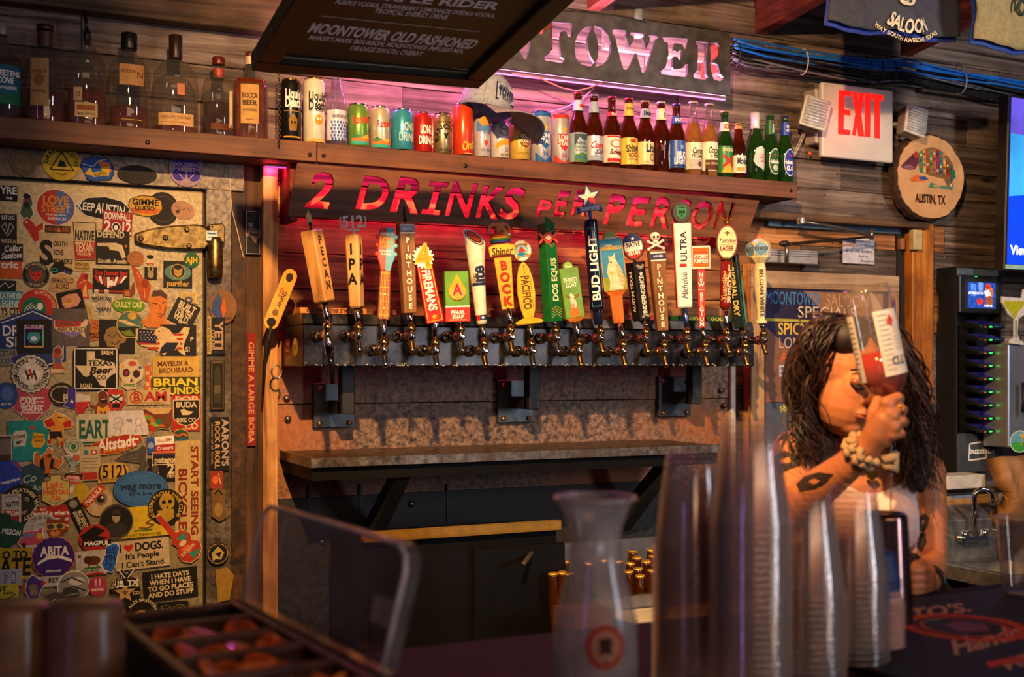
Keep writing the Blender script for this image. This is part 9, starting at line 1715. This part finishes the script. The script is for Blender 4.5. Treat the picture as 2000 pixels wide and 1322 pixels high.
def tattoo(polys, holes=(), st=1.1, label='dark tattoo'):
    xs = [p[0] for q in polys for p in q]; ys = [p[1] for q in polys for p in q]; x0, x1, y0, y1 = min(xs), max(xs), min(ys), max(ys); nx, ny = int((x1-x0)/st)+1, int((y1-y0)/st)+1; V = {}; vs_ = []; fs = []
    def vert(i, j):
        if (i, j) not in V:
            d_ = (PT(x0+i*st, y0+j*st, 1)-Vector((0, 0, CZ))).normalized(); h_ = bvh.ray_cast(Vector((0, 0, CZ)), d_)
            if h_[0] is None: V[(i, j)] = None
            else: V[(i, j)] = len(vs_); vs_.append(h_[0]+h_[1]*.0006-d_*.0004)
        return V[(i, j)]
    for i in range(nx):
        for j in range(ny):
            cx, cy = x0+(i+.5)*st, y0+(j+.5)*st
            if any(inside(cx, cy, q) for q in polys) and not any(inside(cx, cy, q) for q in holes):
                f = [vert(i, j), vert(i+1, j), vert(i+1, j+1), vert(i, j+1)]
                if None not in f and max((vs_[a]-vs_[b]).length for a in f for b in f) < .012: fs.append(f)
    m = MB(); m.add(vs_, fs, mat('#2a1f1e', .6, 0, .2, 60), True); return m.build('tattoo', pe, label=label)
def frond(cx, cy, dx, dy, w=4): l_ = math.hypot(dx, dy); nx, ny = -dy/l_*w, dx/l_*w; return [(cx, cy), (cx+dx*.4+nx, cy+dy*.4+ny-4), (cx+dx, cy+dy), (cx+dx*.5-nx*.3, cy+dy*.5-ny*.3)]
tattoo([frond(1539, 854, -24, 10), frond(1539, 854, -22, -8), frond(1539, 854, -8, -16), frond(1539, 854, 14, -12), frond(1539, 854, 26, -2), frond(1539, 854, 26, 14), frond(1539, 854, 10, 20), frond(1539, 854, -14, 20), [(1536, 854), (1542, 856), (1552, 884), (1560, 902), (1548, 906), (1545, 886)], [(1512, 892), (1530, 880), (1562, 892), (1560, 910), (1540, 918), (1522, 926), (1514, 914)]], [[(1520, 897), (1544, 892), (1546, 902), (1522, 906)]], label='black palm tree tattoo on the shoulder')
tattoo([[(1556, 946), (1572, 930), (1600, 922), (1628, 926), (1612, 944), (1590, 956), (1562, 960)]], [[(1578, 940), (1590, 934), (1604, 938), (1590, 946)]], label='dark tattoo on the raised forearm')
tattoo([[(1796, 1010), (1806, 1002), (1814, 1012), (1812, 1028), (1804, 1040), (1796, 1034), (1790, 1024)], [(1798, 1040), (1808, 1040), (1810, 1060), (1800, 1078), (1790, 1070), (1796, 1056)]], [[(1800, 1016), (1806, 1014), (1806, 1022), (1800, 1024)]], label='dark rose tattoo on the upper arm')
# face details
def hp(x, y, z): return HM @ Vector((x, y, z))
BRW = mat('#1c100b', .7); m = MB()
for sg in (-1, 1): m.tube([hp(sg*.044, -.066, .024), hp(sg*.030, -.082, .031), hp(sg*.014, -.090, .026)], [.002, .0046, .003], BRW, 6)
m.build('eyebrows', pe); m = MB()
for sg in (-1, 1): m.sph(hp(sg*.028, -.0745, .006), (.016, .010, .009), mat('#8a4c30', .45), 14, 8)  # lid colour darkened to put in the shade of the eye sockets
m.build('eyelids', pe); m = MB()
for sg in (-1, 1): m.tube([hp(sg*.042, -.070, .002), hp(sg*.036, -.0810, -.002), hp(sg*.027, -.0865, -.004), hp(sg*.017, -.0850, -.001)], [.0015, .0034, .0034, .0015], BRW, 6)
m.build('eyelashes', pe); m = MB()
m.tube([hp(-.020, -.078, -.052), hp(-.007, -.091, -.048), hp(0, -.0915, -.0495), hp(.007, -.091, -.048), hp(.020, -.078, -.052)], [.001, .0042, .0038, .0042, .001], mat('#8a3a30', .4), 8); m.tube([hp(-.018, -.079, -.054), hp(0, -.091, -.0575), hp(.018, -.079, -.054)], [.001, .0050, .001], mat('#8a3a30', .4), 8); m.build('lips', pe)
# hair: a close cap plus hanging masses, then loose wavy strands
hm = MB(); hm.M = HM
for c_, r_ in (((0, .040, .040), (.076, .080, .076)), ((-.066, .044, -.015), (.018, .050, .07)), ((.066, .044, -.015), (.018, .050, .07)), ((-.036, -.022, .078), (.042, .044, .034)), ((.036, -.022, .078), (.042, .044, .034))): hm.sph(c_, r_, HAIRM, 20, 12)
hm.M = Matrix()
def mass(pts):
    for a_, b_ in zip(pts, pts[1:]):
        A_, B_ = PT(*a_[:3]), PT(*b_[:3])
        for i in range(7): q = i/6; r_ = a_[3]+(b_[3]-a_[3])*q; hm.sph(A_.lerp(B_, q)+Vector((.006*sin(i*2.1+a_[1]), 0, 0)), (r_, r_*.8, r_), HAIRM, 12, 8)
mass([(1612, 676, 2.23, .036), (1588, 750, 2.25, .036), (1582, 820, 2.24, .040), (1598, 880, 2.23, .032), (1622, 930, 2.22, .018)]); mass([(1735, 690, 2.17, .034), (1768, 748, 2.18, .036), (1790, 840, 2.25, .044), (1792, 900, 2.24, .030), (1792, 950, 2.22, .014)]); mass([(1690, 740, 2.30, .075), (1690, 850, 2.33, .085), (1740, 900, 2.33, .05)])
ho = hm.build('hair', pe); md1 = ho.modifiers.new('r', 'REMESH'); md1.mode = 'VOXEL'; md1.voxel_size = .005; md1.use_smooth_shade = True; md2 = ho.modifiers.new('s', 'SMOOTH'); md2.factor = .5; md2.iterations = 5
rh = random.Random(21); st = MB(); HS = [mat(c_, .38, 0, .3, 60) for c_ in ('#1c100b', '#2c1a11', '#3c2518')]
def strand(ctrl, amp, r_, frq):
    pts = [PT(*c_) for c_ in ctrl]; n = 22; ph = rh.uniform(0, 6.3); out = []
    for i in range(n+1):
        s_ = i/n*(len(pts)-1); k_ = min(int(s_), len(pts)-2); q = s_-k_
        p0, p1, p2, p3 = pts[max(k_-1, 0)], pts[k_], pts[k_+1], pts[min(k_+2, len(pts)-1)]
        p = .5*((2*p1)+(p2-p0)*q+(2*p0-5*p1+4*p2-p3)*q*q+(3*p1-p0-3*p2+p3)*q**3); a_ = amp*(i/n)**1.1
        out.append(p+right*a_*cos(ph+frq*i/n*6.3)+fwd*a_*sin(ph+frq*i/n*6.3))
    st.tube(out, [r_*(1-.6*(i/n)**2) for i in range(n+1)], rh.choice(HS), 4)
for i in range(380):
    g = rh.gauss; e_ = rh.uniform(-26, 34); tt = rh.uniform(-.05, .05)
    if i % 2: strand([(1680+g(0, 12), 630+g(0, 5), 2.145+abs(tt)), (1610+g(0, 20), 650+g(0, 14), 2.14+tt*.6), (1576+g(0, 16), 722+g(0, 14), 2.17+tt), (1572+g(0, 14), 812+g(0, 8), 2.19+tt), (1586+g(0, 20), 890+e_*.7, 2.19+tt)], rh.uniform(.006, .022), rh.uniform(.0010, .0020), rh.uniform(1.6, 3.6))
    else: strand([(1686+g(0, 12), 630+g(0, 5), 2.145+abs(tt)), (1748+g(0, 10), 660+g(0, 8), 2.15+tt*.6), (1782+g(0, 12), 735+g(0, 8), 2.18+tt), (1796+g(0, 15), 830+g(0, 8), 2.20+tt), (1796+g(0, 20), 915+e_*1.3, 2.19+tt)], rh.uniform(.006, .024), rh.uniform(.0010, .0020), rh.uniform(1.6, 3.6))
st.build('hair_strands', pe)
# scrunchie, rings, pendant, bracelet
A_ = PT(1682, 884, 2.008); ax = (PT(1696, 872, 2.0)-PT(1650, 914, 2.03)).normalized(); u_ = ax.orthogonal().normalized(); w_2 = ax.cross(u_); CRN = mat('#c0a078', .8, 0, .12, 50, bump=.2); m = MB()
for k_, (dr, off_) in enumerate(((.0265, -.006), (.0275, .007))): m.tube([A_+ax*(off_+.004*sin(9*a+k_))+(u_*cos(a)+w_2*sin(a))*(dr+.0035*sin(11*a)) for a in [2*pi*i/60 for i in range(61)]], [.0066+.0024*sin(i*1.9) for i in range(61)], CRN, 8, cap=False)
m.tube([A_+Vector((.020, -.03, -.012)), A_+Vector((.04, -.035, -.004)), A_+Vector((.045, -.03, -.026)), A_+Vector((.022, -.03, -.020))], [.009, .011, .011, .007], CRN, 8); tag(m.build('scrunchie', pe), 'cream fabric scrunchie round the raised wrist')
GLD = mat('#d0a040', .15, 1); m = MB(); c_ = PT(1752, 801, 1.979); ax = (PT(1758, 799, 1.982)-PT(1737, 808, 1.97)).normalized(); u_ = ax.orthogonal().normalized(); w_2 = ax.cross(u_)
m.tube([c_+(u_*cos(a)+w_2*sin(a))*.0108 for a in [2*pi*i/18 for i in range(19)]], .0022, GLD, 6, cap=False); m.build('ring', pe)
m = MB(); 
for pts in ([(1650, 884, 2.235), (1672, 904, 2.228), (1702, 916, 2.222)], [(1702, 916, 2.222), (1724, 896, 2.23), (1734, 876, 2.25)]): m.tube([PT(*q) for q in pts], .0012, GLD, 5)
hc = PT(1702, 930, 2.216); m.M = Matrix.Translation(hc) @ Matrix.Rotation(-A, 4, 'Z'); m.prism([(x*.00030, -y*.00034) for x, y in HEART], -.004, .002, GLD); m.M = Matrix(); m.build('heart_pendant', pe, bevel=.0015)
m = MB(); c_ = PT(1812, 1136, 2.075); ax = (PT(1806, 1140, 2.05)-PT(1814, 1128, 2.13)).normalized(); u_ = ax.orthogonal().normalized(); w_2 = ax.cross(u_); m.tube([c_+(u_*cos(a)+w_2*sin(a))*.0275 for a in [2*pi*i/24 for i in range(25)]], .005, mat('#14120f', .4), 6, cap=False); m.build('bracelet', pe)
# bottle being poured, stream, jigger
b0, b1 = PT(1689, 560, 2.02), PT(1743, 812, 2.018); ax = (b0-b1); LB = ax.length; q_ = ax.to_track_quat('Z', 'X')
pb = thing('pouring_bottle', 'inverted liquor bottle with white label, red spirit draining to its shoulder', 'bottle', loc=b1); pb.rotation_mode = 'QUATERNION'; pb.rotation_quaternion = q_
PG = glass('#f4efe8', .03, tint=.08, name='bottle_glass'); rB = .0405; sh_ = .060
pf = [(.012, -.010), (.0125, .022), (.016, .034), (.030, .048), (rB-.001, sh_+.006), (rB, sh_+.02), (rB, LB-.012), (rB-.004, LB), (.026, LB+.001), (.018, LB-.012), (.001, LB-.016)]
MB().lathe(pf, PG, 36, cap=False).build('glass_body', pb); lv = LB*.50
MB().lathe([(.010, -.008), (.0108, .022), (.0145, .035), (.0285, .049), (rB-.003, sh_+.008), (rB-.002, sh_+.02), (rB-.002, lv), (.001, lv)], mat('#a8260f', .08, 0, .25, 20, name='red_spirit', coat=.6), 32, cap=False).build('spirit', pb)
MB().lathe([(.0135, -.012), (.0142, .012)], M_BLACK, 18, cap=False).build('neck_collar', pb); MB().tube([(0, 0, -.008), (-.001, 0, -.026), (.003, -.004, -.040)], [.006, .0045, .0035], CHR, 10).build('pour_spout', pb)
bpy.context.view_layer.update(); inv = pb.matrix_world.inverted(); cam_l = inv @ Vector((0, 0, CZ)); ang = math.atan2(cam_l.y, cam_l.x)   # side of the bottle the camera sees
LW = mat('#c8c4bc', .6, 0, .05, 60)
for nm, a0, a1, z0, z1 in (('front_label', 4, 74, .070, LB-.045), ('back_label', -82, -46, .066, LB-.045)):
    m = MB(); n = 12; vs_ = []; 
    for z in (z0, z1): vs_ += [((rB+.0005)*cos(ang+R(a0+(a1-a0)*i/n)), (rB+.0005)*sin(ang+R(a0+(a1-a0)*i/n)), z) for i in range(n+1)]
    m.add(vs_, [(i, i+1, n+2+i, n+1+i) for i in range(n)], LW, True); o = m.build(nm, pb)
    pr = PR(); w_b = rB*R(a1-a0)
    if nm == 'front_label':
        for i in range(12): pr.rect(-w_b*.22, .010+i*.0085, w_b*.34, .0012, '#8a8480')
        pr.poly([(-.006, (z1-z0)*.80), (.002, (z1-z0)*.93), (.009, (z1-z0)*.84), (.004, (z1-z0)*.74)], '#a8402c'); pr.text('I LTD', w_b*.26, (z1-z0)*.22, .013, '#4a4a5c', rot=R(180), bold=1)
        for i in range(6): pr.rect(w_b*.20, (z1-z0)*.40+i*.007, w_b*.3, .001, '#9a9490')
    else:
        for i in range(10): pr.rect(0, .024+i*.009, w_b*.7, .0014, '#8a7c7c')
        pr.text('I', 0, .012, .014, '#2a2024', bold=2)
    pr.build('print', o, cyl=rB+.0005, M=Matrix.Translation((0, 0, z0)) @ Matrix.Rotation(ang+R((a0+a1)/2)+pi/2, 4, 'Z'))
m = MB(); s0, s1 = PT(1746, 838, 2.014), PT(1739, 1078, 1.985); m.tube([s0, s0.lerp(s1, .12)+right*-.004, s0.lerp(s1, .5)+right*-.002, s1], [.0028, .0022, .0018, .0016], glass('#d8c0a0', .02, tint=.15, name='falling_spirit'), 8); tag(m.build('liquid_stream'), 'thin stream of spirit falling from the inverted bottle', 'liquid stream')
b = PT(1772, 1112, 1.99); jg = thing('jigger', 'steel jigger held in the lowered hand behind the shaker tin', 'jigger', loc=b); MB().lathe([(.010, -.045), (.019, -.01), (.0205, .026), (.0190, .026), (.017, -.008), (.001, -.02)], mat('#b8b0a8', .14, 1), 28, cap=False).build('jigger_cup', jg)
